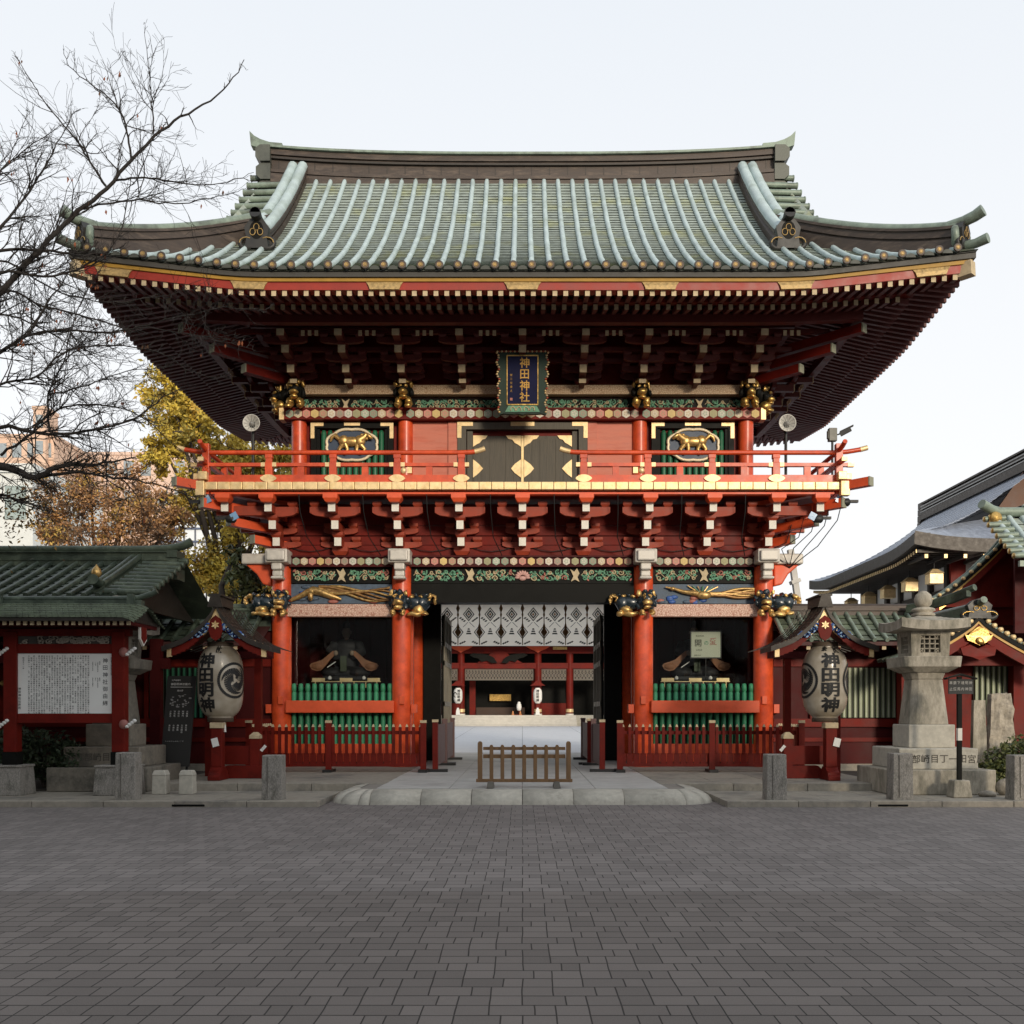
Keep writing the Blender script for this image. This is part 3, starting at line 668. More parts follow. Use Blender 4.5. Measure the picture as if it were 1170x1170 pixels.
def lionhead(mb, x, y, z, s, R=None):
    R = R or Matrix.Identity(3)
    E = lambda c, r, mi: mb.ell(V((x,y,z))+R@(V(c)*s), tuple(q*s for q in r), 10, 7, mi, R)
    E((0,-.1,.12), (.24,.22,.24), 0); E((0,-.3,.12), (.14,.12,.13), 0); E((0,-.42,.02), (.13,.14,.09), 1); E((0,-.38,-.1), (.11,.12,.06), 1)
    for q in (-1, 1):
        E((q*.08,-.38,.2), (.05,.05,.045), 1); E((q*.2,-.2,.28), (.06,.05,.09), 1); E((q*.14,-.24,-.2), (.11,.16,.13), 1); E((q*.14,-.36,-.33), (.09,.1,.06), 1)
        E((q*.22,-.22,.05), (.06,.08,.1), 0); E((q*.1,-.3,.33), (.07,.07,.06), 1)
for x in (-5.65,-2.96,2.96,5.65):
    mb = MB(); lionhead(mb, x, UY-.26, 9.48, .92)
    if abs(x) > 5: lionhead(mb, x+(.25 if x > 0 else -.25), UY-.1, 9.45, .85, Matrix.Rotation(math.pi/2*(1 if x > 0 else -1), 3, 'Z'))
    carve(mb, .04); mb.build("lion_head_carving", [black, golddark], gate)
# windows with green bars and a gilded horse
for sg in (-1, 1):
    cx = sg*4.305
    w = thing("upper_window", None, None); w.parent = gate; w.location = V((cx,UY,6.93))-WL[gate]; WL[w] = V((cx,UY,6.93))
    mb = MB()
    for q in (-1, 1): mb.box(cx+q*.90, cx+q*1.04, UY-.06, UY+.09, 6.94, 8.90); mb.box(cx+q*.82, cx+q*.898, UY-.02, UY+.09, 6.94, 8.74)
    mb.box(cx-.898, cx+.898, UY-.06, UY+.09, 8.76, 8.90); mb.build("frame", black, w)
    mb = MB()
    for q in (-1, 1):
        mb.box(cx+q*1.045, cx+q*.72, UY-.075, UY-.062, 8.81, 8.905); mb.box(cx+q*1.045, cx+q*.95, UY-.074, UY-.062, 8.5, 8.808)
    mb.box(cx-.2, cx+.2, UY-.075, UY-.062, 8.82, 8.905); mb.build("gilt_corner", goldpale, w)
    mb = MB()
    for k in range(10): mb.lathe((cx-.73+k*.162,UY+.03,0), [(.068,6.95),(.068,8.66),(.04,8.72),(0,8.73)], 10)
    mb.build("green_bar", greendk if sg < 0 else green, w).data.materials[0] = M("deep_green_bar", (.015,.115,.055), .45)
    mb = MB(); ring = []
    for k in range(48):
        a = 2*math.pi*k/48; lob = 1+.07*abs(math.sin(a*4)); ring.append((cx+.62*lob*math.cos(a), UY-.09, 8.33+.38*lob*math.sin(a)))
    ring.append(ring[0]); mb.tube(ring, .038, 7, 0); mb.prism([(x_, z_) for x_, _, z_ in ring[:-1]], 'xz', UY-.07, UY-.05, 1)
    mb.build("cloud_ring", [M("cream_cloud_ring", (.75,.64,.45), .5, metal=.2), M("midnight_ground", (.03,.05,.09), .5)], w)
    mb = MB(); f = sg                                # horse leaps towards the door
    E = lambda c, r, R=None: mb.ell((cx+f*c[0],UY-.13,8.4+c[1]), r, 10, 7, 0, R)
    E((0,0), (.27,.09,.125)); E((.2,.02), (.14,.1,.14)); E((-.2,.01), (.15,.1,.15))
    mb.tube([(cx-f*.22,UY-.13,8.44),(cx-f*.34,UY-.15,8.52),(cx-f*.38,UY-.16,8.58)], [.11,.08,.06], 8, 0)
    mb.ell((cx-f*.44,UY-.17,8.53), (.12,.06,.055), 10, 7, 0, Matrix.Rotation(f*-.7,3,'Y'))
    for a in range(5): E((-.26-.03*a, .16-.02*a), (.05,.05,.05))
    mb.tube([(cx+f*.3,UY-.13,8.45),(cx+f*.42,UY-.13,8.56),(cx+f*.5,UY-.13,8.5),(cx+f*.53,UY-.13,8.4)], [.05,.06,.05,.02], 8, 0)
    for lx, kx_, ex, kz, ez in ((-.22,-.34,-.26,-.2,-.28),(-.15,-.12,-.24,-.22,-.32),(.22,.32,.24,-.2,-.3),(.16,.1,.18,-.2,-.33)):
        mb.tube([(cx+f*lx,UY-.13,8.33),(cx+f*kx_,UY-.14,8.4+kz),(cx+f*ex,UY-.14,8.4+ez)], [.075,.045,.028], 8, 0)
    mb.build("horse_carving", gold, w)
# plain panels beside the door, door with gilt fittings
for sg in (-1, 1):
    mb = MB(); mb.box(sg*1.88, sg*2.78, UY-.02, UY+.09, 6.94, 8.92); mb.build("plain_panel", redpale, gate)
    MB().box(sg*1.645, sg*1.875, UY-.07, UY+.09, 6.94, 8.92).build("door_post", redpale, gate)
mb = MB()
for sg in (-1, 1): mb.box(sg*1.42, sg*1.64, UY-.1, UY+.09, 6.94, 8.90); mb.box(sg*1.26, sg*1.4, UY-.0, UY+.09, 6.94, 8.7)
mb.box(-1.42, 1.42, UY-.1, UY+.09, 8.72, 8.90); fr = mb.build("upper_door_frame", blackwood, gate)
mb = MB()
for sg in (-1, 1): mb.box(sg*1.645, sg*1.25, UY-.118, UY-.104, 8.80, 8.905); mb.box(sg*1.645, sg*1.54, UY-.117, UY-.104, 8.5, 8.798)
mb.box(-.3, .3, UY-.118, UY-.104, 8.80, 8.905); mb.build("gilt_corner", goldpale, fr)
for sg in (-1, 1):
    mb = MB(); mb.box(sg*.035, sg*1.25, UY+.02, UY+.09, 6.95, 8.58); mb.box(sg*.62, sg*.66, UY+.005, UY+.02, 6.95, 8.58)
    for q in range(6): mb.box(sg*(.04+q*.2), sg*(.225+q*.2), UY+.008, UY+.02, 7.2, 8.5)
    d_ = mb.build("upper_door_leaf", blackwood, gate); mb = MB()
    y0, y1 = UY-.02, UY+.006
    def P2(pts): mb.prism([(sg*a, c_) for a, c_ in pts], 'xz', y0, y1)
    P2([(.04,8.585),(.42,8.585),(.36,8.5),(.26,8.48),(.2,8.4),(.12,8.36),(.04,8.3)]); P2([(1.25,8.585),(.88,8.585),(.94,8.5),(1.02,8.48),(1.08,8.4),(1.16,8.36),(1.25,8.3)])
    P2([(.04,6.95),(.42,6.95),(.36,7.04),(.26,7.06),(.2,7.12),(.12,7.18),(.04,7.24)]); P2([(1.25,6.95),(.88,6.95),(.94,7.04),(1.02,7.06),(1.08,7.12),(1.16,7.18),(1.25,7.24)])
    P2([(.04,7.98),(.12,7.92),(.2,7.86),(.29,7.75),(.2,7.64),(.12,7.58),(.04,7.52)]); P2([(1.25,7.98),(1.17,7.92),(1.1,7.86),(1.0,7.75),(1.1,7.64),(1.17,7.58),(1.25,7.52)])
    mb.build("gilt_fitting", goldpale, d_)
MB().box(-.03, .03, UY-.01, UY+.09, 6.95, 8.58).build("door_meeting_stile", goldpale, gate)
# --- upper bracket sets, wall plane y=0
ured = M("eave_shade_red", (.10,.012,.009), .55, var=.2, scale=5)  # darker than the lower brackets: eave shade put into the colour
mb = MB(); masu(mb, 0, -.12, 9.80, .36, .14)
mb.box(-.08, .08, -1.0, 0, 9.87, 10.05); masu(mb, 0, -.94, 10.05, .24, .1); mb.box(-.08, .08, -1.6, 0, 10.15, 10.32); masu(mb, 0, -1.55, 10.32, .22, .06)
mb.box(-.08, .08, -2.1, 0, 10.385, 10.52); mb.box(-.06, .06, -.68, 0, 9.71, 9.80)
for yy, zz, w, h in ((-.15,9.92,.5,.16),(-.55,10.0,.5,.15),(-.98,10.12,.5,.16),(-1.55,10.36,.52,.15)):
    mb.prism([(a, zz+c_) for a, c_ in arm(w, h)], 'xz', yy-.06, yy+.06, 0)
    for q in (-1, 1): masu(mb, q*(w-.1), yy, zz+h, .2, .1)
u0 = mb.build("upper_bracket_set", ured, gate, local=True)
for y_, z_, h in ((-1.0,9.96,.19),(-1.6,10.235,.18),(-2.1,10.45,.15),(-.68,9.755,.1)): MB().box(-.086, .086, y_-.014, y_+.012, z_-h/2, z_+h/2).build("beam_end", tan, u0, local=True)
for q in (-.16, 0, .16): MB().box(.62+q, .70+q, -1.99, -1.96, 10.41, 10.53).build("beam_end", tan, u0, local=True)
cnt = 0
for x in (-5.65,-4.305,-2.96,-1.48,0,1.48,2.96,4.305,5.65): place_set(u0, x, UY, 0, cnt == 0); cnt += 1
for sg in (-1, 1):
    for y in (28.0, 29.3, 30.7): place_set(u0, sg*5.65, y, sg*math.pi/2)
    for (tx, ty), z in (((6.75,25.4),9.88), ((7.35,24.8),10.16), ((7.9,24.25),10.44)):
        mb = MB(); mb.bar((sg*5.5,26.65,z), (sg*tx,ty,z+.04), .2, .2, 0); mb.obox((sg*(tx+.012),ty-.012,z+.041), (.204,.03,.206), Matrix.Rotation(sg*math.pi/4,3,'Z'), 1)
        mb.build("eave_corner_arm", [reddk, M("grey_green_arm_end", (.25,.25,.18), .7)], gate)
mb = MB()
for y_, z_ in ((-.55,10.17),(-.98,10.3),(-1.55,10.53)):
    mb.box(-5.75+y_, 5.75-y_, UY+y_-.06, UY+y_+.06, z_+.07, z_+.17)
mb.build("bracket_tie_beam", ured, gate)
# --- eaves
def ring(mb, prof, mi=0, closed=False, n=40, hx=HX, hy=HY, lift=U, only=None):
    """profile of (inset from the eave edge, height) carried round the four sides, mitred at the corners"""
    per = []
    for side in range(4):
        for k in range(n):
            f = -1+2*k/n; f = math.copysign(abs(f)**.8, f)
            per.append((side, f))
    vs = []
    for side, f in per:
        for a, z in prof:
            ax, ay = hx-a, hy-a
            x, y = ((f*ax, -ay), (ax, f*ay), (-f*ax, ay), (-ax, -f*ay))[side]
            y += GC; vs.append((x, y, z+lift(x, y)))
    m = len(prof); T = len(per); mm = m if closed else m-1
    mb.add(vs, [(i*m+j, i*m+(j+1)%m, ((i+1)%T)*m+(j+1)%m, ((i+1)%T)*m+j) for i in range(T) for j in range(mm)], mi)
mb = MB(); ring(mb, [(.04,10.86),(.04,11.0),(.3,11.06),(.6,10.98),(.6,10.86)], closed=True); mb.build("eave_edge_board", M("dark_eave_edge", (.045,.042,.036), .6), gate)
mb = MB(); ring(mb, [(.11,10.79),(.09,10.857),(.4,10.857),(.4,10.79)], closed=True); mb.build("ochre_eave_strip", M("ochre_strip", (.42,.24,.04), .5), gate)
mb = MB(); ring(mb, [(.17,10.63),(.15,10.787),(.45,10.787),(.45,10.63)], closed=True); mb.build("red_eave_board", M("eave_vermilion", (.30,.022,.010), .5), gate)
mb = MB(); ring(mb, [(.98,10.68),(.96,10.755),(1.2,10.77),(1.2,10.7)], closed=True); mb.build("rafter_stop_board", reddk, gate)
mb = MB(); ring(mb, [(.46,10.70),(1.22,10.86)]); ring(mb, [(1.0,10.775),(2.0,10.94),(4.35,11.55)]); mb.build("eave_soffit", soffit, gate)
mb = MB(); ring(mb, [(1.85,10.56),(1.85,10.765),(2.05,10.765),(2.05,10.56)], closed=True); ring(mb, [(3.1,10.9),(3.1,11.03),(3.25,11.03),(3.25,10.9)], closed=True); mb.build("eave_purlin", ured, gate)
for x in (-8.75,-5.85,-2.95,0,2.95,5.85,8.75):
    z = 10.63; y = GC-HY+.15; w = .345
    mb = MB(); pts = [(-w-.06,.165),(-w,.08),(-w+.03,-.005),(w-.03,-.005),(w,.08),(w+.06,.165)]
    mb.add([(x+a, y-.018-(.02 if c_ < .1 else 0), z+c_+U(x+a, y)) for a, c_ in pts]+[(x+a, y+.02, z+c_+U(x+a, y)) for a, c_ in pts],
           [tuple(range(6)), tuple(range(11,5,-1))]+[(i, i+6, (i+1)%6+6, (i+1)%6) for i in range(6)])
    mb.build("gilt_eave_plate", M("dull_gilt_plate", (.42,.29,.12), .55, metal=.3, var=.35, scale=16, col2=(.2,.13,.05), mscale=12), gate)
for sg in (-1, 1):
    mb = MB(); x0 = sg*9.2; x1 = sg*9.62
    mb.bar((sg*6.3,25.65,11.1), (sg*9.5,22.46,11.06), .22, .28, 0); mb.bar((sg*9.40,22.56,11.06), (sg*9.62,22.34,11.075), .24, .30, 1)
    mb.build("corner_rafter", [reddk, tan], gate)
raft_m = M("maroon_rafter", (.105,.022,.019), .6, var=.2, scale=4)
def rafter(mb, fx, along, a0, a1, z0, slope, w=.1, h=.115):
    """along = position on the eave, a0..a1 insets; fx maps (along, inset) to x, y"""
    n = 3; vs = []
    for k in range(n+1):
        a = lerp(a0, a1, k/n)
        for q, zz in ((-1,0),(1,0),(1,h),(-1,h)):
            x, y = fx(along+q*w/2, a); xc, yc = fx(along, a); vs.append((x, y, z0+slope*(a-a0)+zz+U(xc, yc)))
    mb.add(vs, [(i*4+j, i*4+(j+1)%4, (i+1)*4+(j+1)%4, (i+1)*4+j) for i in range(n) for j in range(4)], 0)
    mb.add(vs[:4], [(0,3,2,1)], 1)
fxs = [lambda u, a: (u, GC-HY+a), lambda u, a: (HX-a, GC+u), lambda u, a: (-u, GC+HY-a), lambda u, a: (-HX+a, GC-u)]
stuff = MB()
for side in range(4):
    half = HX if side % 2 == 0 else HY
    n = int(half/.232)
    for k in range(-n, n+1):
        u = k*.232; d = half-abs(u)
        if d < .35: continue
        a1 = min(1.3, d)
        if a1 > .3:
            m_ = MB() if side == 0 else stuff; rafter(m_, fxs[side], u, .2, a1, 10.515, .2)
            if side == 0: m_.build("flying_rafter", [raft_m, tan], gate)
        if d > 1.2:
            m_ = MB() if side == 0 else stuff; rafter(m_, fxs[side], u, 1.05, min(4.3, d), 10.545, .235, .095, .12)
            if side == 0: m_.build("base_rafter", [raft_m, tan], gate)
tag(stuff.build("side_rafters", [raft_m, tan], gate), kind="stuff")
# --- the great roof
def tile_slope(P, us, tr, nt, pan_h=.02, row_r=.062, rows=None, caps=None, mp=0, row_end=None, rowmb=None, panmb=None):
    """curved tiles: stepped pans between rolled cover rows. P(u, t) is the surface, us the row positions, tr(u) the t range"""
    def nrm(u, t):
        e = .01; a = P(u+e, t)-P(u-e, t); c_ = P(u, t+e)-P(u, t-e); n = a.cross(c_).normalized(); return n if n.z > 0 else -n
    for i, u in enumerate(us):
        t0, t1 = tr(u)
        if t1-t0 > .15:
            k = max(4, int((t1-t0)/.3)); ts = [lerp(t0-.03, t1, q/k) for q in range(k+1)]
            rowmb.tube([P(u+random.uniform(-.006,.006), t)+nrm(u, t)*(.033+random.uniform(0,.004)) for t in ts], [row_r*(1.05 if q % 2 else .97) for q in range(k+1)], 8, 0)
    for u0, u1 in zip(us[:-1], us[1:]):
        r0_, r1_ = tr(u0), tr(u1); t0 = min(r0_[0], r1_[0]); t1 = max(r0_[1], r1_[1])
        if min(r0_[1], r1_[1]) < t0+.05: t1 = max(r0_[1], r1_[1])
        n = max(1, int((t1-t0)/nt)); vs = []; fs = []
        for j in range(n):
            ta, tb = lerp(t0, t1, j/n), lerp(t0, t1, (j+1)/n); b_ = len(vs)
            for u, (lo, hi) in ((u0, r0_), (u1, r1_)):
                qa, qb = min(ta, max(hi, t0)), min(tb, max(hi, t0))
                na = nrm(u, qa); qc = min(qa+.035, max(hi, t0)); vs += [P(u, qc)-na*.012, P(u, qa)+na*pan_h, P(u, qb)+na*.0]
            fs += [(b_, b_+3, b_+4, b_+1), (b_+1, b_+4, b_+5, b_+2)]
        panmb.add(vs, fs, 0)
DU = .3925
us = [(k+.5)*DU for k in range(-25, 25)]
Pf = lambda u, t: V((u, GC-HY+t, Zr(t)+U(u, GC-HY+t)))
trf = lambda u: (0.0, 6.85 if abs(u) < 6.3 else 3.35 if abs(u) < 6.34 else max(0, HX-abs(u)))
rows, pans = MB(), MB()
tile_slope(Pf, us, trf, .155, rowmb=rows, panmb=pans)
roof = pans.build("roof", pan, gate)
rows.build("tile_row", patina, roof)
und = MB()
Pr = lambda u, t: V((u, GC+HY-t, Zr(t)+U(u, GC+HY-t)))
und.grid(lambda u, t: Pr(u, t*(6.9 if abs(u) < 7.4 else max(.01, HX-abs(u)))), [-9.69+q*.3128 for q in range(63)], [k/14 for k in range(15)])
for sg in (-1, 1): und.grid(lambda y, f: V((sg*(HX-f*min(3.35, max(.01, HY-abs(y-GC)))), y, Zr(f*min(3.35, max(.01, HY-abs(y-GC))))+U(sg*(HX-f*min(3.35, max(.01, HY-abs(y-GC)))), y))), [GC-HY+.01+q*.235 for q in range(60)], [k/8 for k in range(9)])
und.grid(lambda u, t: Pf(u, t*(6.85 if abs(u) < 7.3 else max(.01, HX-abs(u))))+V((0,0,-.05)), [-9.69+q*.3128 for q in range(63)], [k/14 for k in range(15)])
und.build("rear_roof_sheet", pan, roof)
blackbronze = M("black_bronze", (.018,.017,.015), .5, var=.3)
capgold = M("dull_cap_gilding", (.36,.24,.09), .55, metal=.4, var=.4, scale=14)
for u in us:
    if abs(u) > 9.6: continue
    p = Pf(u, 0); c = MB(); c.lathe((p.x, p.y-.075, p.z+.05), [(.085,.03),(.092,.0),(.088,-.014),(.07,-.012)], 16, 0, True, 'y')
    c.lathe((p.x, p.y-.082, p.z+.05), [(.0,-.012),(.025,-.012),(.03,-.004),(.045,-.008),(.055,.0)], 16, 1, False, 'y')
    c.build("eave_tile_cap", [bronze, capgold], roof)
tmouth = M("dark_tile_mouth", (.05,.055,.045), .6)
for u0 in us[:-1]:
    u = u0+DU/2
    if abs(u) > 9.4: continue
    p = Pf(u, 0); MB().prism([(p.x+.11*math.cos(a*math.pi/8), p.z-.03+.085*math.sin(a*math.pi/8)) for a in range(9)], 'xz', p.y-.03, p.y+.2).build("pan_end", tmouth, roof)
# verge tiles of the gables, gable walls and bargeboards
for sg in (-1, 1):
    mb = MB()
    for k in range(10):
        t_ = 3.3+k*.39; p = Pf(0, t_); q = sg
        mb.tube([(sg*6.45,p.y,p.z+.08),(sg*7.52,p.y,p.z+.05)], .085, 8); mb.add([(sg*6.45,p.y-.2,p.z-.08),(sg*7.46,p.y-.2,p.z-.1),(sg*7.46,p.y+.2,p.z+.1),(sg*6.45,p.y+.2,p.z+.1)], [(0,1,2,3)])
        mb.lathe((sg*7.52,p.y,p.z+.05), [(0,.012),(.09,.012),(.095,-.02)], 10, 0, True, 'x')
    mb.build("verge_tile", bronzeg, roof)
    g = MB(); prof_ = [(GC-HY+t_, Zr(t_)-.12) for t_ in (3.0,4,5,6,6.9)]; prof_ += [(2*GC-a, c_) for a, c_ in prof_[::-1]]
    g.prism(prof_, 'yz', sg*6.3, sg*6.4); g.build("gable_wall", reddk, roof)
    bb = MB(); bb.sweep([(sg*7.35, GC-HY+t_, Zr(t_)) for t_ in (2.6,3.4,4.4,5.4,6.4,7.05)], [(-.05,-.5),(.05,-.5),(.05,-.14),(-.05,-.14)], 0, side=(1,0,0))
    bb.build("bargeboard", [reddk], roof)
# descending ridges, hip ridges, main ridge
def crest(mb, c, n, w, h, mi0=0, mi1=1, s=1.0):
    """ridge-end ornament: shield plate with curled feet and a raised gilt crest, facing direction n"""
    c = V(c); n = V(n).normalized(); x = V((n.y, -n.x, 0)).normalized()*-1; up = V((0,0,1))
    def plate(pts, d0, d1, mi):
        k = len(pts); vs = [c+x*a+up*b_+n*d0 for a, b_ in pts]+[c+x*a+up*b_+n*d1 for a, b_ in pts]
        mb.add(vs, [tuple(range(k)), tuple(range(2*k-1,k-1,-1))]+[(i, i+k, (i+1)%k+k, (i+1)%k) for i in range(k)], mi)
    plate([(-w*.34,-h*.1),(-w*.3,h*.2),(-w*.36,h*.5),(-w*.2,h*.72),(0,h*.82),(w*.2,h*.72),(w*.36,h*.5),(w*.3,h*.2),(w*.34,-h*.1)], -.02, .16, mi0)
    for q in (-1, 1):
        pts = [c+x*q*(w*.3+w*.2*math.cos(a))+up*(h*.05+h*.16*math.sin(a))+n*.1 for a in [-2.2+k*.55 for k in range(9)]]
        mb.tube(pts, [w*.085*(1-.05*k) for k in range(9)], 8, mi0)
        mb.tube([p+n*.06 for p in pts[4:]], w*.018, 5, mi1)
    for q in (-1, 0, 1):
        pts = [c+x*(q*w*.11+w*.08*math.cos(a))+up*(h*(.36 if q else .5)+h*.1*math.sin(a))+n*.175 for a in [k*math.pi/5 for k in range(11)]]
        mb.tube(pts, w*.013, 5, mi1)
    plate([(w*.2*math.cos(a*math.pi/8), h*.42+h*.27*math.sin(a*math.pi/8)) for a in range(16)], .15, .165, 2)
for sg in (-1, 1):
    ts = [2.35+k*.33 for k in range(14)]; x = sg*6.2; path = [Pf(6.2, t_)*1 for t_ in ts]
    path = [V((x, p.y, p.z)) for p in path]
    mb = MB(); mb.sweep(path, [(-.25,0),(.25,0),(.25,.2),(.2,.2),(.2,.26),(.25,.26),(.25,.34),(.2,.34),(.2,.38),(.28,.38),(.28,.44),(-.28,.44),(-.28,.38),(-.2,.38),(-.2,.26),(-.25,.2)], 0, side=(1,0,0))
    for q in (-.135, .135): mb.tube([p+V((q,0,.48)) for p in path], [.13+.006*(k_ % 2) for k_ in range(len(path))], 10, 1)
    rr = mb.build("descending_ridge", [bronze, patina], roof)
    p = path[0]; mb = MB(); crest(mb, (x, p.y-.05, p.z+.05), (0,-1,-.15), .8, .8)
    mb.tube([(x,p.y+.3,p.z+.66),(x,p.y-.1,p.z+.66),(x,p.y-.35,p.z+.72)], [.12,.12,.135], 12, 0); mb.lathe((x,p.y-.352,p.z+.722), [(0,0),(.11,0)], 12, 2, True, 'y')
    mb.build("ridge_end_ornament", [blackbronze, capgold, black], rr)
    ts = [.3+k*.2 for k in range(17)]; path = [V((sg*(HX-t_), GC-HY+t_, Zr(t_)+U(HX-t_, GC-HY+t_))) for t_ in ts]
    mb = MB(); mb.sweep(path, [(-.2,-.1),(.2,-.1),(.2,.2),(.15,.2),(.15,.26),(.2,.26),(.2,.42),(.24,.42),(.24,.48),(-.24,.48),(-.24,.42),(-.2,.42),(-.2,.26),(-.15,.26),(-.15,.2),(-.2,.2)], 0)
    mb.tube([q+V((0,0,.53)) for q in path], .12, 10, 1); hp = mb.build("hip_ridge", [bronze, bronzeg], roof)
    p = path[0]; d = V((sg*1,-1,0)).normalized(); mb = MB(); crest(mb, p+V((0,0,.05)), d, .62, .7)
    mb.tube([p-d*.25+V((0,0,.6)), p+d*.1+V((0,0,.6)), p+d*.34+V((0,0,.64)), p+d*.52+V((0,0,.71))], [.11,.115,.12,.13], 12, 3)
    mb.tube([p+d*-.05+V((0,0,.08)), p+d*.35+V((0,0,.05)), p+d*.62+V((0,0,.09))], [.1,.1,.11], 12, 3)
    for q in (-1, 1):
        e = V((d.y,-d.x,0))*q
        mb.tube([p+e*.18+V((0,0,.1)), p+e*.3+d*.05+V((0,0,.18)), p+e*.32+d*.05+V((0,0,.35)), p+e*.2+V((0,0,.42))], .08, 8, 3)
    mb.build("ridge_end_ornament", [blackbronze, capgold, black, bronzeg], hp)
mb = MB(); xs = [-6.95+k*.3475 for k in range(41)]
path = [V((x, GC, 16.10+.2*(abs(x)/6.95)**3)) for x in xs]
for w, z0, z1, mi in ((.44,-.1,.16,0),(.36,.16,.2,0),(.42,.2,.28,0),(.33,.28,.34,0),(.30,.34,.60,0),(.38,.60,.65,1),(.34,.65,.70,0),(.40,.70,.86,0),(.48,.86,.92,2)):
    mb.sweep(path, [(-w,z0),(w,z0),(w,z1),(-w,z1)], mi, side=(0,1,0))
for k in range(28): x = -6.75+k*.5; mb.box(x-.012, x+.012, GC-.309, GC+.309, 16.45+.2*(abs(x)/6.95)**3, 16.69+.2*(abs(x)/6.95)**3, 1)
mb.tube([p+V((0,0,.97)) for p in path], .14, 10, 2)
rg = mb.build("main_ridge", [bronze, browncopper, bronzeg], roof)
for sg in (-1, 1):
    mb = MB()
    for z0, z1, w in ((15.75,16.25,.42),(16.28,16.72,.46),(16.75,17.2,.52)):
        pts = [(sg*(6.95+(.34+(.06 if k in (2,3,4) else 0))*f), z) for k, (f, z) in enumerate(((0,z0),(.8,z0),(1,z0+.12),(1,(z0+z1)/2),(1,z1-.1),(.8,z1),(0,z1)))]
        mb.prism(pts, 'xz', GC-w, GC+w, 1)
    mb.prism([(sg*a, c_) for a, c_ in ((6.7,17.44),(7.05,17.47),(7.3,17.55),(7.48,17.65),(7.61,17.78),(7.57,17.38),(7.3,17.30),(6.7,17.22))], 'xz', GC-.14, GC+.14, 0)
    mb.build("ridge_end_ornament", [bronzeg, M("dark_green_bronze", (.085,.09,.075), .5, metal=.2, var=.3, bump=.1)], rg)
# drainage cables looping under the balcony
mb = MB()
for k in range(-4, 4):
    x = k*1.495+.74; mb.tube([(x,24.52,6.7),(x+.01,24.6,6.3),(x+.05,25.2,5.8),(x+.25,25.8,5.45)], .012, 5)
    mb.tube([(x-.5,25.93,5.66),(x-.25,25.9,5.58),(x,25.9,5.56),(x+.3,25.9,5.6),(x+.6,25.93,5.7)], .010, 5)
mb.build("lightning_cable", iron, gate)
mb = MB()
for k in range(5):
    x0 = 7.5-.25*k; mb.tube([(x0,24.5+.2*k,6.6-.12*k),(x0-.1,24.6+.2*k,6.1-.1*k),(x0-.45,25.0+.15*k,5.55),(6.6,25.9,5.15),(6.2,26.3,4.9)], .012, 5)
mb.build("hanging_cable", iron, gate)

# ================================================================== HANGING NAME PLAQUE
def plaque():
    Y, z0, z1 = 25.35, PZ(474, 25.3), PZ(402, 25.1)
    p = thing("name_plaque", "navy plaque with gilt shrine name hung above the upper doors of the gate", "plaque", (0, Y, z0))
    tilt = lambda q: V((q.x, q.y-(q.z-z0)*.16, q.z))
    mb = MB(); r = random.Random(5); pts = []
    W0, W1 = .56, .60
    n = 22
    left = [(-lerp(W0, W1, k/n)-(.028*math.sin(k*1.45)), lerp(z0, z1, k/n)) for k in range(n+1)]
    pts = left+[(-a, c_) for a, c_ in left[::-1]]
    bot = [(lerp(W0, -W0, k/10), z0+.03*abs(math.sin(k*math.pi/2.5))) for k in range(1, 10)]
    mb.prism(pts+bot, 'xz', Y-.07, Y+.05, 0); mb.warp(tilt); mb.build("plaque_frame", [M("bottle_green_frame", (.022,.04,.03), .5, spec=.2)], p)
    mb = MB()
    for k in range(26):
        for sg in (-1, 1):
            z = lerp(z0+.06, z1-.04, k/25); w = lerp(W0, W1, k/25)+.028*math.sin(k*22/25*1.45)
            mb.ell((sg*w, Y-.075, z), (.032,.035,.022), 6, 4, (0, 0, 1, 2)[k % 4])
    for k in range(24): mb.ell((lerp(-W1, W1, k/23), Y-.075, z1-.01), (.026,.035,.022), 6, 4, (0, 1)[k % 2])
    mb.warp(tilt); mb.build("frame_beading", [goldpale, M("brick_red_bead", (.35,.06,.03)), tan], p)
    mb = MB(); mb.box(-.36, .36, Y-.085, Y-.07, z0+.24, z1-.12, 0)
    for a, b_, c_, d in ((-.38,-.36,z0+.24,z1-.12),(.36,.38,z0+.24,z1-.12)): mb.box(a, b_, Y-.095, Y-.07, c_, d, 1)
    mb.box(-.38, .38, Y-.095, Y-.07, z1-.12, z1-.095, 1); mb.box(-.38, .38, Y-.095, Y-.07, z0+.215, z0+.24, 1)
    mb.warp(tilt); mb.build("plaque_board", [navy, golddark], p)
    mb = MB()
    mb.prism([(-.42,z0+.06),(.42,z0+.06),(.34,z0+.2),(-.34,z0+.2)], 'xz', Y-.09, Y-.07, 0)
    for x, hd in ((-.24,1),(-.08,-1),(.08,1),(.24,-1)):
        mb.tube([(x+hd*.07*math.cos(a)*(1-k*.05), Y-.1, z0+.11+.06*math.sin(a)) for k, a in enumerate([-.4+q*.5 for q in range(9)])], .014, 5, 1)
    mb.warp(tilt); mb.build("frame_cloud_carving", [vine, vinetan], p)
    mb = MB(); letters(mb, "神田神社", lambda a, c_: tilt(V((.05+a, Y-.092, z1-.27+c_))), .25, .014, 0, True, 1.04, 1.0)
    letters(mb, "従三位書之", lambda a, c_: tilt(V((-.27+a, Y-.09, z1-.55+c_))), .06, 0, 0, True, 1.5)
    mb.box(-.30, -.24, Y-.093, Y-.088, z0+.32, z0+.38, 1); mb.v[-8:] = [tuple(tilt(V(q))) for q in mb.v[-8:]]
    mb.build("plaque_lettering", [textgold, vinepink], p)
plaque()
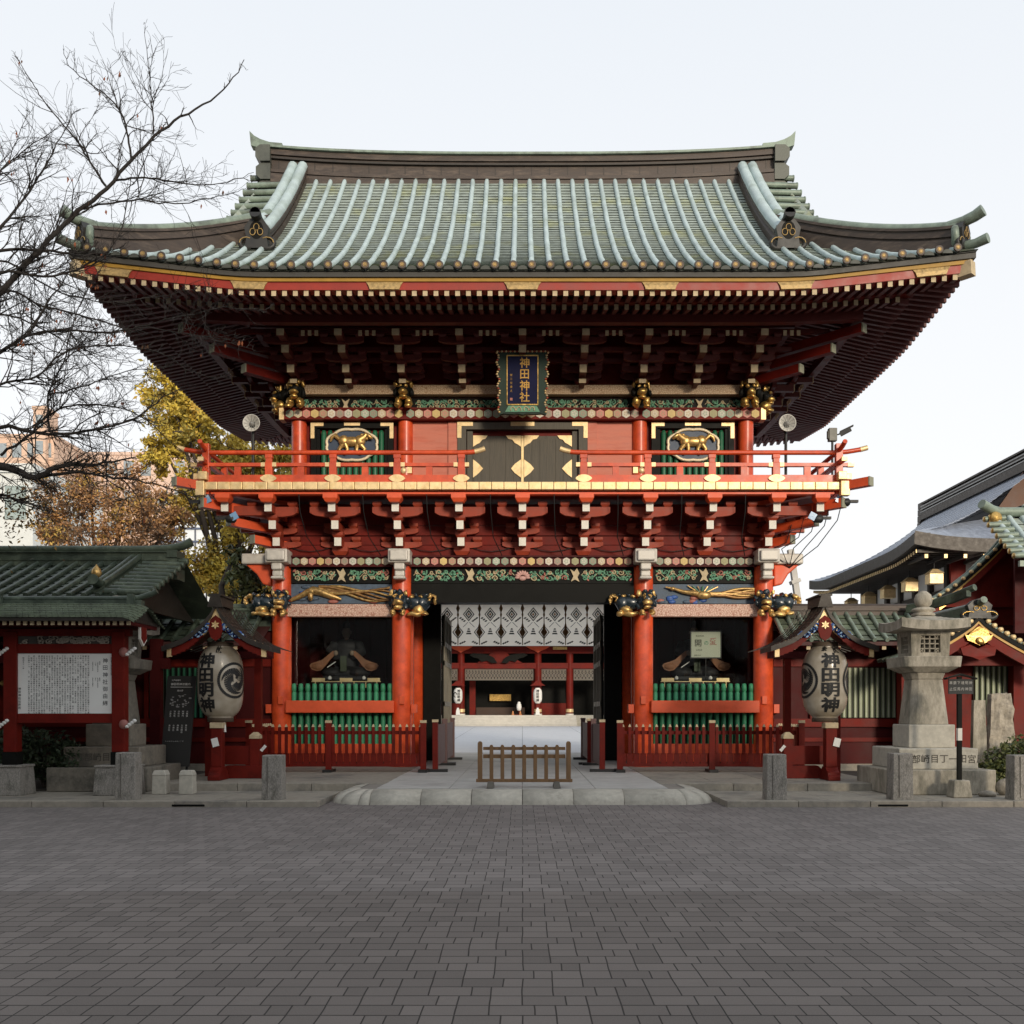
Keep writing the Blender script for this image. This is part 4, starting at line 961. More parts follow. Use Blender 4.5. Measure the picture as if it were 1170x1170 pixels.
# ================================================================== FITTINGS ON THE BALCONY
def speaker(px, label):
    Y = 25.2; x, z = PX(px, Y), PZ(484, Y)
    p = thing("horn_loudspeaker", label, "loudspeaker", (x, Y, 6.93), "round loudspeakers on the balcony")
    MB().cyl((x,Y+.1,6.93), (x,Y+.1,z), .035, 10).box(x-.06,x+.06,Y+.02,Y+.16,z-.16,z+.04).build("pole", iron, p)
    mb = MB(); mb.lathe((x,Y,z), [(.03,.22),(.06,.1),(.12,.02),(.2,-.06),(.21,-.07),(.205,-.085),(.19,-.07),(.1,.02),(.05,.05)], 24, 0, True, 'y')
    mb.lathe((x,Y-.03,z), [(0,-.05),(.05,-.03),(.055,.05)], 14, 1, True, 'y')
    for k in range(12):
        a = k*math.pi/6; mb.bar((x+.055*math.cos(a),Y-.03,z+.055*math.sin(a)), (x+.195*math.cos(a),Y-.07,z+.195*math.sin(a)), .008, .008, 1)
    mb.build("horn", [M("pale_grey_plastic", (.55,.54,.50), .5), M("mid_grey_plastic", (.25,.25,.24), .5)], p)
speaker(288, "round pale loudspeaker on a pole before the yellow tree")
speaker(899, "round pale loudspeaker on a pole beside the small camera mast")
def cctv():
    Y = 26.0; x = PX(951, Y); z = PZ(497, Y)
    p = thing("security_camera", "small dark camera with box on a mast at the balcony corner", "camera", (x, Y, 6.93))
    MB().cyl((x,Y,6.93), (x,Y,z-.15), .03, 8).build("mast", iron, p)
    MB().box(x-.1,x+.1,Y-.08,Y+.08,z-.16,z+.16).box(x-.13,x-.1,Y-.05,Y+.05,z-.1,z+.1).build("junction_box", M("olive_grey_box", (.12,.12,.10), .5), p, bevel=.01)
    mb = MB(); mb.bar((x+.1,Y,z), (x+.2,Y,z+.03), .03, .03); mb.bar((x+.18,Y-.05,z+.0), (x+.42,Y-.12,z+.12), .1, .1); mb.bar((x+.17,Y-.05,z+.06), (x+.48,Y-.13,z+.2), .13, .02)
    mb.build("camera_body", M("charcoal_housing", (.06,.06,.055), .4), p)
cctv()
def spot(px, py, label):
    Y = 24.5; x, z = PX(px, Y), PZ(py, Y); sg = 1 if x > 0 else -1
    p = thing("flood_lamp", label, "lamp", (x, Y, z), "flood lamps under the balcony corners")
    MB().lathe((x+sg*.12,Y+.05,z-.05), [(.05,-.1),(.09,-.06),(.1,.1),(.06,.14)], 12, 0, True, 'x').box(x+sg*.3-.15,x+sg*.3+.15,Y,Y+.1,z-.06,z).build("lamp_housing", iron, p)
    MB().obox((x,Y-.02,z), (.16,.04,.17), Matrix.Rotation(.5*sg,3,'Y')).build("lens", M("sky_blue_lens", (.18,.32,.5), .15), p)
spot(237, 571, "flood lamp with blue lens under the left balcony corner beam")
spot(268, 590, "flood lamp with blue lens under the second left corner arm")
spot(959, 571, "flood lamp with blue lens under the right balcony corner beam")
spot(928, 590, "flood lamp with blue lens under the second right corner arm")
# ================================================================== CURTAIN IN THE OPENING
cloth = M("cream_cloth", (.82,.76,.66), .85, var=.06)
_t = cloth.node_tree; _tl = _t.nodes.new("ShaderNodeBsdfTranslucent"); _tl.inputs[0].default_value = (.97,.91,.80,1); _mx = _t.nodes.new("ShaderNodeMixShader"); _mx.inputs[0].default_value = .85
_t.links.new(_t.nodes["Principled BSDF"].outputs[0], _mx.inputs[1]); _t.links.new(_tl.outputs[0], _mx.inputs[2]); _t.links.new(_mx.outputs[0], _t.nodes["Material Output"].inputs[0])
clothdk = M("curtain_dark_figure", (.07,.055,.045), .85); clothbr = M("curtain_rust_figure", (.36,.17,.07), .85)
def curtain(x0, x1, y, z0, z1, nx, label, big, group=None):
    p = thing("cloth_curtain", label, "curtain", ((x0+x1)/2, y, z0), group)
    fy = lambda x, z: y+.012*math.sin((x-x0)*9)*(z1-z)/(z1-z0)
    mb = MB(); mb.grid(lambda u, v: V((u, fy(u, v), v)), [lerp(x0, x1, k/80) for k in range(81)], [lerp(z0, z1, k/5) for k in range(6)]); mb.build("cloth", cloth, p)
    MB().cyl((x0-.05,y,z1+.02), (x1+.05,y,z1+.02), .03).build("curtain_rod", iron, p)
    mb = MB(); cw = (x1-x0)/nx; h = z1-z0
    P = lambda x, z: (x, fy(x, z)-.006, z)
    def diamond(cx, cz, r, rz, mi, inner=.0):
        o = [(cx,cz-rz),(cx+r,cz),(cx,cz+rz),(cx-r,cz)]
        if inner:
            i_ = [(cx+(a-cx)*inner, cz+(b_-cz)*inner) for a, b_ in o]; vs = [P(*q) for q in o+i_]
            mb.add(vs, [(k, (k+1)%4, (k+1)%4+4, k+4) for k in range(4)], mi)
        else: mb.add([P(*q) for q in o], [(0,1,2,3)], mi)
    for i in range(nx):
        cx = x0+(i+.5)*cw
        if big:
            diamond(cx, z0+h*.76, cw*.27, h*.17, 0, .8); diamond(cx, z0+h*.76, cw*.17, h*.11, 0, .55); diamond(cx, z0+h*.76, cw*.06, h*.04, 1)
            for q in range(3): mb.add([P(cx-cw*(.13-.035*q),z0+h*(.28+.055*q)),P(cx+cw*(.13-.035*q),z0+h*(.28+.055*q)),P(cx+cw*(.10-.035*q),z0+h*(.315+.055*q)),P(cx-cw*(.10-.035*q),z0+h*(.315+.055*q))], [(0,1,2,3)], 0)
        else:
            diamond(cx, z0+h*.7, cw*.3, h*.2, 0, .5); diamond(cx, z0+h*.22, cw*.2, h*.12, 0)
        ex = x0+i*cw
        if i == 0 and not big: continue
        if big:
            if 0 < i:
                diamond(ex, z0+h*.33, cw*.26, h*.17, 0, .8); diamond(ex, z0+h*.33, cw*.16, h*.13, 1); diamond(ex, z0+h*.45, cw*.07, h*.14, 1)
                diamond(ex, z0+h*.9, cw*.09, h*.12, 1); diamond(ex, z0+h*.75, cw*.05, h*.1, 1); mb.add([P(ex-.015,z0+.02),P(ex+.015,z0+.02),P(ex+.015,z1-.03),P(ex-.015,z1-.03)], [(0,1,2,3)], 2)
            for q, sz in ((-1,.60),(1,.60),(-1,.1),(1,.1)):
                for w in range(3):
                    a, c_ = cx+q*cw*(.2+.09*w), z0+h*(sz+.035*w*(1 if sz > .3 else -.6)); R = cw*.075
                    mb.add([P(a-R,c_-R*.3),P(a,c_-R*.62),P(a+R,c_+R*.3),P(a,c_+R*.62)], [(0,1,2,3)], 0)
            for q in (-1, 1): mb.add([P(cx-q*.28*cw,z0+h*.45),P(cx-q*.25*cw,z0+h*.45),P(cx-q*.02*cw,z0+h*.57),P(cx-q*.05*cw,z0+h*.57)], [(0,1,2,3)], 0)
        else:
            diamond(ex, z0+h*.42, cw*.26, h*.17, 0, .55)
    mb.build("woven_figures", [clothdk, clothbr, M("curtain_buff_band", (.42,.30,.16), .85)], p)
curtain(-2.66, 2.66, 32.35, PZ(738, 32.35), PZ(690.5, 32.35), 8, "wide cream curtain with dark diamond figures hung across the gate opening", True)
# ================================================================== STATUES, TABLES, SIGN REFLECTION IN THE NICHES
robe = M("black_court_robe", (.018,.018,.02), .7, var=.4, scale=8); sleeve_m = M("tan_sleeve_lining", (.27,.12,.06), .7, var=.25, scale=6)
skin_m = M("aged_painted_skin", (.30,.23,.17), .6)
def statue(cx, label):
    Y, b = 27.8, 2.2
    p = thing("guardian_statue", label, "statue", (cx, Y, b))
    mb = MB(); E = lambda c, r, R=None: mb.ell((cx+c[0], Y+c[1], b+c[2]), r, 14, 9, 0, R)
    mb.box(cx-.55, cx+.55, Y-.4, Y+.4, b, b+.32); E((0,0,.42), (.62,.42,.2)); E((0,.05,.8), (.36,.27,.5)); E((0,.05,1.12), (.38,.22,.22))
    for q in (-1, 1): E((q*.34,-.18,.42), (.3,.3,.16)); mb.tube([(cx+q*.3,Y,b+1.18),(cx+q*.4,Y-.12,b+.98),(cx+q*.2,Y-.33,b+.86)], [.14,.15,.11], 10)
    E((0,-.02,1.68), (.1,.14,.12)); E((0,.14,1.8), (.03,.05,.2)); mb.build("robed_body", robe, p)
    mb = MB(); mb.ell((cx,Y-.03,b+1.5), (.115,.135,.165), 14, 9); mb.tube([(cx,Y+.02,b+1.25),(cx,Y,b+1.4)], .06, 10); mb.ell((cx,Y-.17,b+1.48), (.018,.03,.03), 6, 5)
    for q in (-1, 1): mb.ell((cx+q*.115,Y,b+1.5), (.02,.035,.045), 6, 5); mb.ell((cx+q*.045,Y-.152,b+1.52), (.022,.01,.01), 6, 4)
    for q in (-1, 1): mb.ell((cx+q*.21,Y-.42,b+.93), (.06,.05,.07), 8, 6)
    mb.build("head_and_hands", skin_m, p)
    for q in (-1, 1):
        mb = MB(); edge = [(.2,1.0),(.3,.98),(.42,.88),(.56,.76),(.72,.70),(.86,.66),(.9,.6),(.84,.5),(.72,.46),(.6,.48),(.48,.6),(.36,.76),(.26,.86),(.18,.92)]
        mb.prism([(cx+q*a, b+c_) for a, c_ in edge], 'xz', Y-.42, Y-.34); mb.ell((cx+q*.70, Y-.38, b+.58), (.17,.09,.1), 12, 8); mb.build("hanging_sleeve", sleeve_m, p)
    MB().bar((cx-.2,Y-.5,b+.7), (cx-.42,Y-.5,b+.55), .03, .02).build("white_baton", paperwhite, p)
    MB().box(cx-.08,cx+.08,Y-.5,Y-.45,b+.45,b+.85).build("sash", M("dull_green_sash", (.06,.075,.045), .7), p)
statue(PX(396, 27.8), "dark robed statue with drooping tan sleeves in the left niche"); statue(PX(793, 27.8), "dark robed statue behind the painted sign reflection in the right niche")
def altar(cx, label):
    Y, zt = 26.75, PZ(776.5, 26.75)
    p = thing("altar_table", label, "table", (cx, Y, 2.2), "black altar tables in the niches")
    mb = MB(); mb.box(cx-.88, cx+.88, Y-.2, Y+.2, zt-.05, zt); mb.build("table_top", black, p)
    for q in (-1, 1): MB().box(cx+q*.7-.04, cx+q*.7+.04, Y-.16, Y+.16, 2.2, zt-.05).build("leg", black, p)
    mb = MB()
    for c_ in (-.7, 0, .7): mb.box(cx+c_-.16, cx+c_+.16, Y-.21, Y-.19, zt-.05, zt+.035)
    for c_ in (-.78,-.12,.2,.5,.78): mb.box(cx+c_-.01, cx+c_+.01, Y-.21, Y-.19, zt-.26, zt-.05)
    mb.box(cx-.88, cx+.88, Y-.206, Y-.19, zt-.065, zt-.045); mb.build("gilt_fitting", goldpale, p)
    mb = MB()
    for c_ in (-.45, .42): mb.lathe((cx+c_,Y,zt), [(.035,0),(.05,.03),(.045,.07),(.0,.1)], 10)
    mb.build("white_cup", paperwhite, p)
altar(PX(397, 26.75), "low black altar table with gilt fittings behind the left green pickets"); altar(PX(793, 26.75), "low black altar table with gilt fittings below the painted sign reflection")
def sign_reflection():  # board painted to stand in for a sign reflected in the glass
    Y = 26.95; x0, x1, z0, z1 = PX(790,Y), PX(823,Y), PZ(751,Y), PZ(722,Y); cx = (x0+x1)/2
    p = thing("sign_reflection", "pale board painted as the sign reflected in the right niche glass", "sign", (cx, Y, z0))
    MB().box(x0, x1, Y, Y+.03, z0, z1).build("panel", M("pale_green_board", (.50,.52,.40), .6, var=.05), p)
    MB().box(x0-.03,x1+.03,Y+.004,Y+.04,z1,z1+.03).box(x0-.03,x1+.03,Y+.004,Y+.04,z0-.03,z0).box(x0-.03,x0,Y+.004,Y+.04,z0,z1).box(x1,x1+.03,Y+.004,Y+.04,z0,z1).cyl((cx,Y+.03,z0),(cx,Y+.03,2.2),.02).build("frame", iron, p)
    mb = MB(); zc = (z0+z1)/2+.06
    letters(mb, "開", lambda a, c_: (cx-.2+a, Y-.003, zc-.02+c_), .2, .01, 0); letters(mb, "の", lambda a, c_: (cx+.01+a, Y-.003, zc-.02+c_), .13, .02, 1)
    letters(mb, "愛", lambda a, c_: (cx+.19+a, Y-.003, zc+.02+c_), .2, .01, 2)
    letters(mb, "神田明神", lambda a, c_: (cx-.24+a, Y-.003, zc+.16+c_), .05, 0, 0, False); letters(mb, "本殿南", lambda a, c_: (cx-.23+a, Y-.003, zc-.2+c_), .05, 0, 0, False)
    letters(mb, "御案内所", lambda a, c_: (cx-.28+a, Y-.003, z0+.05+c_), .04, 0, 0, False); mb.build("lettering", [inkblack, vine, vinepink], p)
sign_reflection()
# ================================================================== LOW FENCES, SCREENS, BARRIER
def fence(sg, label):
    Y = 23.6; xs0, xs1 = (PX(285,Y), PX(484,Y)) if sg < 0 else (PX(708,Y), PX(915,Y))
    p = thing("picket_fence", label, "fence", ((xs0+xs1)/2, Y, .24), "red picket fences before the gate")
    zt = PZ(829, Y)
    mb = MB(); mb.box(xs0, xs1, Y+.03, Y+.07, zt-.2, zt-.12); mb.box(xs0, xs1, Y-.03, Y+.03, .36, .43); mb.build("rail", reddk, p)
    mb = MB()
    n = int((xs1-xs0)/.151)
    for k in range(n): x = xs0+(k+.5)*(xs1-xs0)/n; mb.box(x-.068, x+.068, Y-.012, Y+.012, .43, .66)
    mb.build("bottom_board", reddk, p)
    for k in range(n):
        x = xs0+(k+.5)*(xs1-xs0)/n
        m_ = MB(); m_.box(x-.032, x+.032, Y-.03, Y+.025, .66, zt-.03); m_.frus((x, Y), .064, .055, .02, .02, zt-.03, zt+.03, 1); m_.build("picket", [reddk, tan], p)
    mid = PX(376, Y) if sg < 0 else PX(813, Y)
    for x in (xs0, mid, xs1):
        m_ = MB(); m_.box(x-.065, x+.065, Y-.09, Y-.031, .30, zt+.06, 0); m_.box(x-.072, x+.072, Y-.095, Y-.025, zt+.06, zt+.12, 1); m_.build("post", [reddk, tan], p)
        MB().box(x-.1, x+.1, Y-.3, Y+.3, .24, .30).build("foot", iron, p)
    # return back to the gate
    xe = xs0 if sg < 0 else xs1
    for k in range(10): y = Y+.2+k*.2; m_ = MB(); m_.box(xe-.03, xe+.03, y-.04, y+.04, .4, zt-.03, 0); m_.frus((xe, y), .06, .08, .02, .02, zt-.03, zt+.03, 1); m_.build("picket", [reddk, tan], p)
    MB().box(xe-.02, xe+.02, Y+.07, Y+2.2, zt-.2, zt-.12).box(xe-.02, xe+.02, Y+.07, Y+2.2, .36, .5).build("rail", reddk, p)
fence(-1, "red picket fence before the left niche with green slats"); fence(1, "red picket fence before the right niche with the painted sign reflection")
def screen(x, y0, y1, label):
    p = thing("board_screen", label, "screen", (x, (y0+y1)/2, .24), "low board screens lining the passage")
    mb = MB(); mb.box(x-.02, x+.02, y0+.1, y1-.1, .36, 1.30); mb.build("panel", screenwood, p)
    for k, y in enumerate((y0+.06, y1-.06)):
        m_ = MB(); m_.box(x-.06, x+.06, y-.06, y+.06, .30, 1.36, 0); m_.box(x-.068, x+.068, y-.068, y+.068, 1.36, 1.42, 1); m_.build("post", [reddk if k == 0 else screenwood, tan if k == 0 else screenwood], p)
        MB().box(x-.28, x+.28, y-.08, y+.08, .24, .30).build("foot", iron, p)
screen(-1.97, 23.6, 26.6, "near plum brown board screen on the left of the passage"); screen(-1.99, 26.8, 29.8, "far plum brown board screen on the left of the passage")
screen(1.80, 23.6, 26.6, "near plum brown board screen on the right of the passage"); screen(1.72, 26.8, 29.8, "far plum brown board screen on the right of the passage")
def barrier():
    Y = 18.85; p = thing("picket_barrier", "free-standing brown picket barrier in the middle of the gateway", "barrier", (PX(599,Y), Y, .24))
    X = lambda px: PX(px, Y); zb = PZ(900, Y)
    for k, px in enumerate((548.5,561.5,574,586.5,599,611.5,624,636.5,649.5)):
        e = k in (0, 8); x = X(px); w = .042 if e else .034; t_ = PZ(847 if e else 851, Y)
        m_ = MB(); m_.prism([(x-w,zb+.115),(x+w,zb+.115),(x+w,t_-.03),(x+w*.5,t_),(x-w*.5,t_),(x-w,t_-.03)], 'xz', Y-.034 if e else Y-.02, Y+.034 if e else Y+.02); m_.build("post" if e else "picket", brownwood, p, bevel=.004)
    MB().box(X(552), X(646), Y+.021, Y+.045, PZ(866.5,Y), PZ(862,Y)).box(X(552), X(646), Y+.021, Y+.045, PZ(857,Y), PZ(853.5,Y)).build("rail", brownwood, p)
    MB().box(X(544), X(654), Y-.05, Y+.05, PZ(893.5,Y), PZ(890,Y)).build("base_rail", brownwood, p, bevel=.005)
    for px in (560.5, 636): x = X(px); m_ = MB(); m_.frus((x, Y), .13, .5, .09, .42, .24, zb+.115); m_.build("foot", M("weathered_grey_block", (.13,.12,.10), .8), p)
barrier()
# ================================================================== PAPER LANTERNS AND THEIR STANDS
paper_m, t, b = new_mat("oiled_lantern_paper"); N = t.nodes.new; Lk = t.links.new
tc2 = N("ShaderNodeTexCoord"); nn = N("ShaderNodeTexNoise"); nn.inputs["Scale"].default_value = 3; nn.inputs["Detail"].default_value = 8; Lk(tc2.outputs["Object"], nn.inputs[0])
cr = N("ShaderNodeValToRGB"); cr.color_ramp.elements[0].position = .3; cr.color_ramp.elements[0].color = (.30,.25,.18,1); cr.color_ramp.elements[1].position = .65; cr.color_ramp.elements[1].color = (.47,.42,.34,1)
Lk(nn.outputs[0], cr.inputs[0]); Lk(cr.outputs[0], b.inputs["Base Color"]); b.inputs["Roughness"].default_value = .3; b.inputs["Specular IOR Level"].default_value = .45; b.inputs["Coat Weight"].default_value = .4; b.inputs["Coat Roughness"].default_value = .15
def lantern_profile(H, R):
    pr = []
    n = 76
    for k in range(n+1):
        f = k/n; e = abs(2*f-1); r = R*(1-e**3.6)**.42 if e < 1 else 0
        r = max(r, R*.56); pr.append((r+(.007 if k % 2 else -.002), f*H))
    return pr
def lantern(cx, cy, z0, z1, R, yaw, label, crest_yaw, small):
    H = z1-z0
    p = thing("paper_lantern", label, "lantern", (cx, cy, z0), "big paper lanterns either side of the gate")
    pr = lantern_profile(H, R)
    MB().lathe((cx,cy,z0), pr, 48).build("paper_body", paper_m, p)
    mb = MB(); mb.lathe((cx,cy,z1), [(R*.58,-.035),(R*.58,.05),(R*.5,.05)], 32); mb.lathe((cx,cy,z0), [(R*.5,-.05),(R*.58,-.05),(R*.58,.035)], 32); mb.build("lantern_hoop", M("dark_wood_hoop", (.09,.065,.045), .6), p)
    MB().cyl((cx,cy,z1+.05), (cx,cy,z1+.3), .02).build("hanging_iron", iron, p)
    def rad(h):
        f = max(0, min(1, h/H)); e = abs(2*f-1); return max(R*.56, R*(1-e**3.6)**.42 if e < 1 else 0)
    def onto(ang0, hc):
        def fn(a, c_):
            h = hc+c_; th = ang0+a/R; r = rad(h)+.013
            return (cx+r*math.sin(th), cy-r*math.cos(th), z0+h)
        return fn
    mb = MB(); sz = H*.2
    letters(mb, "神田明神", onto(yaw, H*.785), sz, .034, 0, True, .98, 1.32, .05)
    letters(mb, small, onto(yaw-.28*(1 if len(small) > 1 else -2.2), H*.93), sz*.5, .02, 0, False, 2.0, 1.1, .05)
    def swirl(c0, n=3):          # whirl of three commas inside a ring
        R0 = H*.2
        def strip(pts, w):
            for (a0, h0, w0), (a1, h1, w1) in zip(pts[:-1], pts[1:]):
                d = math.hypot(a1-a0, h1-h0) or 1; nx, ny = -(h1-h0)/d, (a1-a0)/d
                f = onto(c0, H*.52)
                mb.add([f(a0+nx*w0,h0+ny*w0), f(a0-nx*w0,h0-ny*w0), f(a1-nx*w1,h1-ny*w1), f(a1+nx*w1,h1+ny*w1)], [(0,1,2,3)])
        strip([(R0*1.12*math.cos(k*math.pi/24), R0*1.12*math.sin(k*math.pi/24), R0*.085) for k in range(49)], 0)
        for q in range(3):
            a = q*2*math.pi/3
            strip([(R0*lerp(.30,.92,k/20)*math.cos(a+k*.16), R0*lerp(.30,.92,k/20)*math.sin(a+k*.16), R0*.34*(1-k/20)**.8+.004) for k in range(21)], 0)
    for c0 in crest_yaw: swirl(c0)
    mb.build("ink_lettering", inkblack, p)
    mb = MB(); mb.tube([(cx+.14,cy-.2,z0-.03),(cx+.145,cy-.21,z0-.1)], [.006,.004], 5); mb.tube([(cx+.145,cy-.21,z0-.1),(cx+.15,cy-.215,z0-.25)], [.018,.028], 6); mb.build("paper_tassel", paperwhite, p)
LY = 21.1
for sg, px, label, yaw, cyw, small in ((-1, 252, "big paper lantern showing a whirl crest beside the black sign", -.42, (.95,), "献"), (1, 942.5, "big paper lantern with black characters beside the stone lantern", -.02, (-1.38, 1.38), "奉献")):
    cx = PX(px, LY)
    lantern(cx, LY, PZ(822, LY), PZ(737, LY), .445, yaw, label, cyw, small)
    st = thing("lantern_stand", "red lantern stand with dark gabled canopy at the "+("left" if sg < 0 else "right")+" of the gate", "lantern stand", (cx, LY, .24), "roofed stands carrying the paper lanterns")
    fx = cx+(.02 if sg < 0 else .03); fy = 20.85
    # post and crossed feet
    mb = MB(); mb.box(fx-.11, fx+.11, fy-.11, fy+.11, .5, PZ(832, fy)); mb.build("post", reddk, st, bevel=.01)
    MB().box(fx-.13, fx+.13, fy-.13, fy+.13, PZ(832, fy), PZ(825.5, fy)).build("post_cap", tan, st, bevel=.01)
    foot = lambda s_: [(-s_,.24),(s_,.24),(s_,.32),(s_-.04,.345),(s_-.05,.40),(s_-.12,.43),(s_-.2,.50),(-s_+.2,.50),(-s_+.12,.43),(-s_+.05,.40),(-s_+.04,.345),(-s_,.32)]
    mb = MB(); mb.prism([(fy+.02+a, c_) for a, c_ in foot(.32)], 'yz', fx-.12, fx+.12); mb.build("foot", reddk, st, bevel=.008)
    dx = -sg*.72 if sg > 0 else .62
    mb = MB(); mb.prism([(fx+dx*.72+a, c_) for a, c_ in foot(.6)], 'xz', fy+.42, fy+.62); mb.build("foot", reddk, st, bevel=.008)
    px2 = fx+dx
    mb = MB(); mb.box(px2-.09, px2+.09, fy+.43, fy+.61, .5, 1.05); mb.box(min(px2,fx), max(px2,fx), fy+.49, fy+.55, .52, .9); mb.build("low_panel", reddk, st)
    MB().box(px2-.105, px2+.105, fy+.41, fy+.63, 1.05, 1.11).frus((px2, fy+.52), .21, .22, .08, .08, 1.11, 1.18).build("panel_cap", tan, st)
    for q in (-1, 1):
        mb = MB(); mb.box(cx+q*.52-.07, cx+q*.52+.07, LY+.9, LY+1.04, .24, 2.95); mb.build("rear_post", reddk, st)
    # notes and folded papers tied to the post
    mb = MB(); mb.obox((fx-.02 if sg < 0 else fx+.1, fy-.13, PZ(848, fy)), (.13,.01,.17), Matrix.Rotation(.25*sg,3,'Y')); mb.build("paper_note", paperwhite, st)
    mb = MB(); zz = PZ(856, fy)
    for k in range(3): mb.obox((px2+.16*(1 if sg < 0 else -1)*1+.03*k, fy+.38, zz-.03+.035*k), (.06,.008,.05), Matrix.Rotation(.7,3,'Y'))
    mb.build("folded_paper", paperwhite, st)
    # canopy: ridge runs front to back, gable faces the street
    za = PZ(688, 20.55); y0, y1 = 20.5, 21.45; lx_ = cx; cx = PX(246 if sg < 0 else 943, 20.5)
    prof = [(f*1.06, za-1.02*(f**.66)+.34*max(0,f-.55)) for f in [k/12 for k in range(13)]]
    Pc = lambda q: (lambda u, t_: V((cx+q*np_x(t_), u, np_z(t_))))
    xs_ = [a for a, _ in prof]; zs_ = [c_ for _, c_ in prof]
    def np_i(arr, t_):
        f = max(0, min(11.999, t_/1.0*12)); i = int(f); return lerp(arr[i], arr[i+1], f-i)
    mb = MB(); cp = MB()
    for q in (-1, 1):
        top = [(cx+q*a, c_) for a, c_ in prof]; bot = [(cx+q*a, c_-.10) for a, c_ in prof]
        poly = top+bot[::-1]
        n = len(top)
        vs = [(a, y0, c_) for a, c_ in top]+[(a, y0, c_) for a, c_ in bot]+[(a, y1, c_) for a, c_ in top]+[(a, y1, c_) for a, c_ in bot]
        fs = []
        for i in range(n-1): fs += [(i,i+1,2*n+i+1,2*n+i),(n+i,n+i+1,3*n+i+1,3*n+i),(i,i+1,n+i+1,n+i),(2*n+i,2*n+i+1,3*n+i+1,3*n+i)]
        fs.append((n-1,2*n-1,4*n-1,3*n-1)); cp.add(vs, fs, 0, False)
        for i in range(1, n-1):                       # sheet seams
            cp.box(cx+q*prof[i][0]-.012, cx+q*prof[i][0]+.012, y0+.05, y1, prof[i][1]-.02, prof[i][1]+.016)
        for k in range(1, 8): 
            for i in range(n-1): cp.bar((cx+q*prof[i][0], y0+k*.3, prof[i][1]), (cx+q*prof[i+1][0], y0+k*.3, prof[i+1][1]), .02, .016)
    can = cp.build("canopy_roof", browncopper, st)
    mb = MB(); mb.box(cx-.09, cx+.09, y0-.02, y1, za-.06, za+.12); mb.frus((cx, y0+.02), .3, .1, .16, .12, za-.1, za+.16); mb.box(cx-.13, cx+.13, y0-.03, y1, za+.12, za+.155); mb.build("canopy_ridge", browncopper, can)
    for q in (-1, 1):
        mb = MB(); 
        for i in range(11):
            f0, f1 = prof[i], prof[i+1]; mi = 1 if i < 3 or i > 9 else 0
            mb.add([(cx+q*f0[0],y0+.06,f0[1]-.101),(cx+q*f1[0],y0+.06,f1[1]-.101),(cx+q*f1[0],y0+.06,f1[1]-.24),(cx+q*f0[0],y0+.06,f0[1]-.26),
                    (cx+q*f0[0],y0+.13,f0[1]-.101),(cx+q*f1[0],y0+.13,f1[1]-.101),(cx+q*f1[0],y0+.13,f1[1]-.24),(cx+q*f0[0],y0+.13,f0[1]-.26)], [(0,1,2,3),(4,7,6,5),(0,4,5,1),(3,2,6,7),(0,3,7,4),(1,5,6,2)], mi)
        mb.build("bargeboard", [reddk, goldpale], can)
    mb = MB(); zz = za-.50
    mb.prism([(cx-.10,zz+.16),(cx,zz+.24),(cx+.10,zz+.16),(cx+.14,zz-.05),(cx+.09,zz-.2),(cx,zz-.26),(cx-.09,zz-.2),(cx-.14,zz-.05)], 'xz', y0+.01, y0+.055, 0)
    for k in range(6):
        a = k*math.pi/3+.5; mb.prism([(cx,zz+.05),(cx+.05*math.cos(a-.4),zz+.05+.05*math.sin(a-.4)),(cx+.085*math.cos(a),zz+.05+.085*math.sin(a)),(cx+.05*math.cos(a+.4),zz+.05+.05*math.sin(a+.4))], 'xz', y0-.01-.0007*k, y0+.009, 1)
    mb.build("gable_pendant", [reddk, goldpale], can)
    mb = MB(); rr = random.Random(4)
    for q in (-1, 1):
        for k in range(9):
            x = cx+q*(.17+.045*k); z = za-.47-.034*k+rr.uniform(-.05,.05); s_ = .095-.005*k
            mb.tube([(x+s_*(1-w/14)*math.cos(q*w*.6), y0+.04, z+s_*(1-w/14)*math.sin(w*.6)) for w in range(11)], .022, 5, k % 3)
    mb.build("wave_carving", [bluepaint, M("pale_blue_paint", (.25,.38,.55), .6), navy], can)
    mb = MB(); mb.box(cx-.75, cx+.75, LY+.88, LY+1.06, 2.72, 2.86); mb.box(cx-.06, cx+.06, y0+.2, y1, za-.55, za-.42)
    for q in (-1, 1):
        for k in range(3): mb.box(cx+q*(.58+.14*k)-.035, cx+q*(.58+.14*k)+.035, y0+.14, y1, za-.78-.05*k, za-.70-.05*k, 0); mb.box(cx+q*(.58+.14*k)-.037, cx+q*(.58+.14*k)+.037, y0+.12, y0+.14, za-.782-.05*k, za-.698-.05*k, 1)
    mb.build("canopy_beam", [reddeep, tan], can)
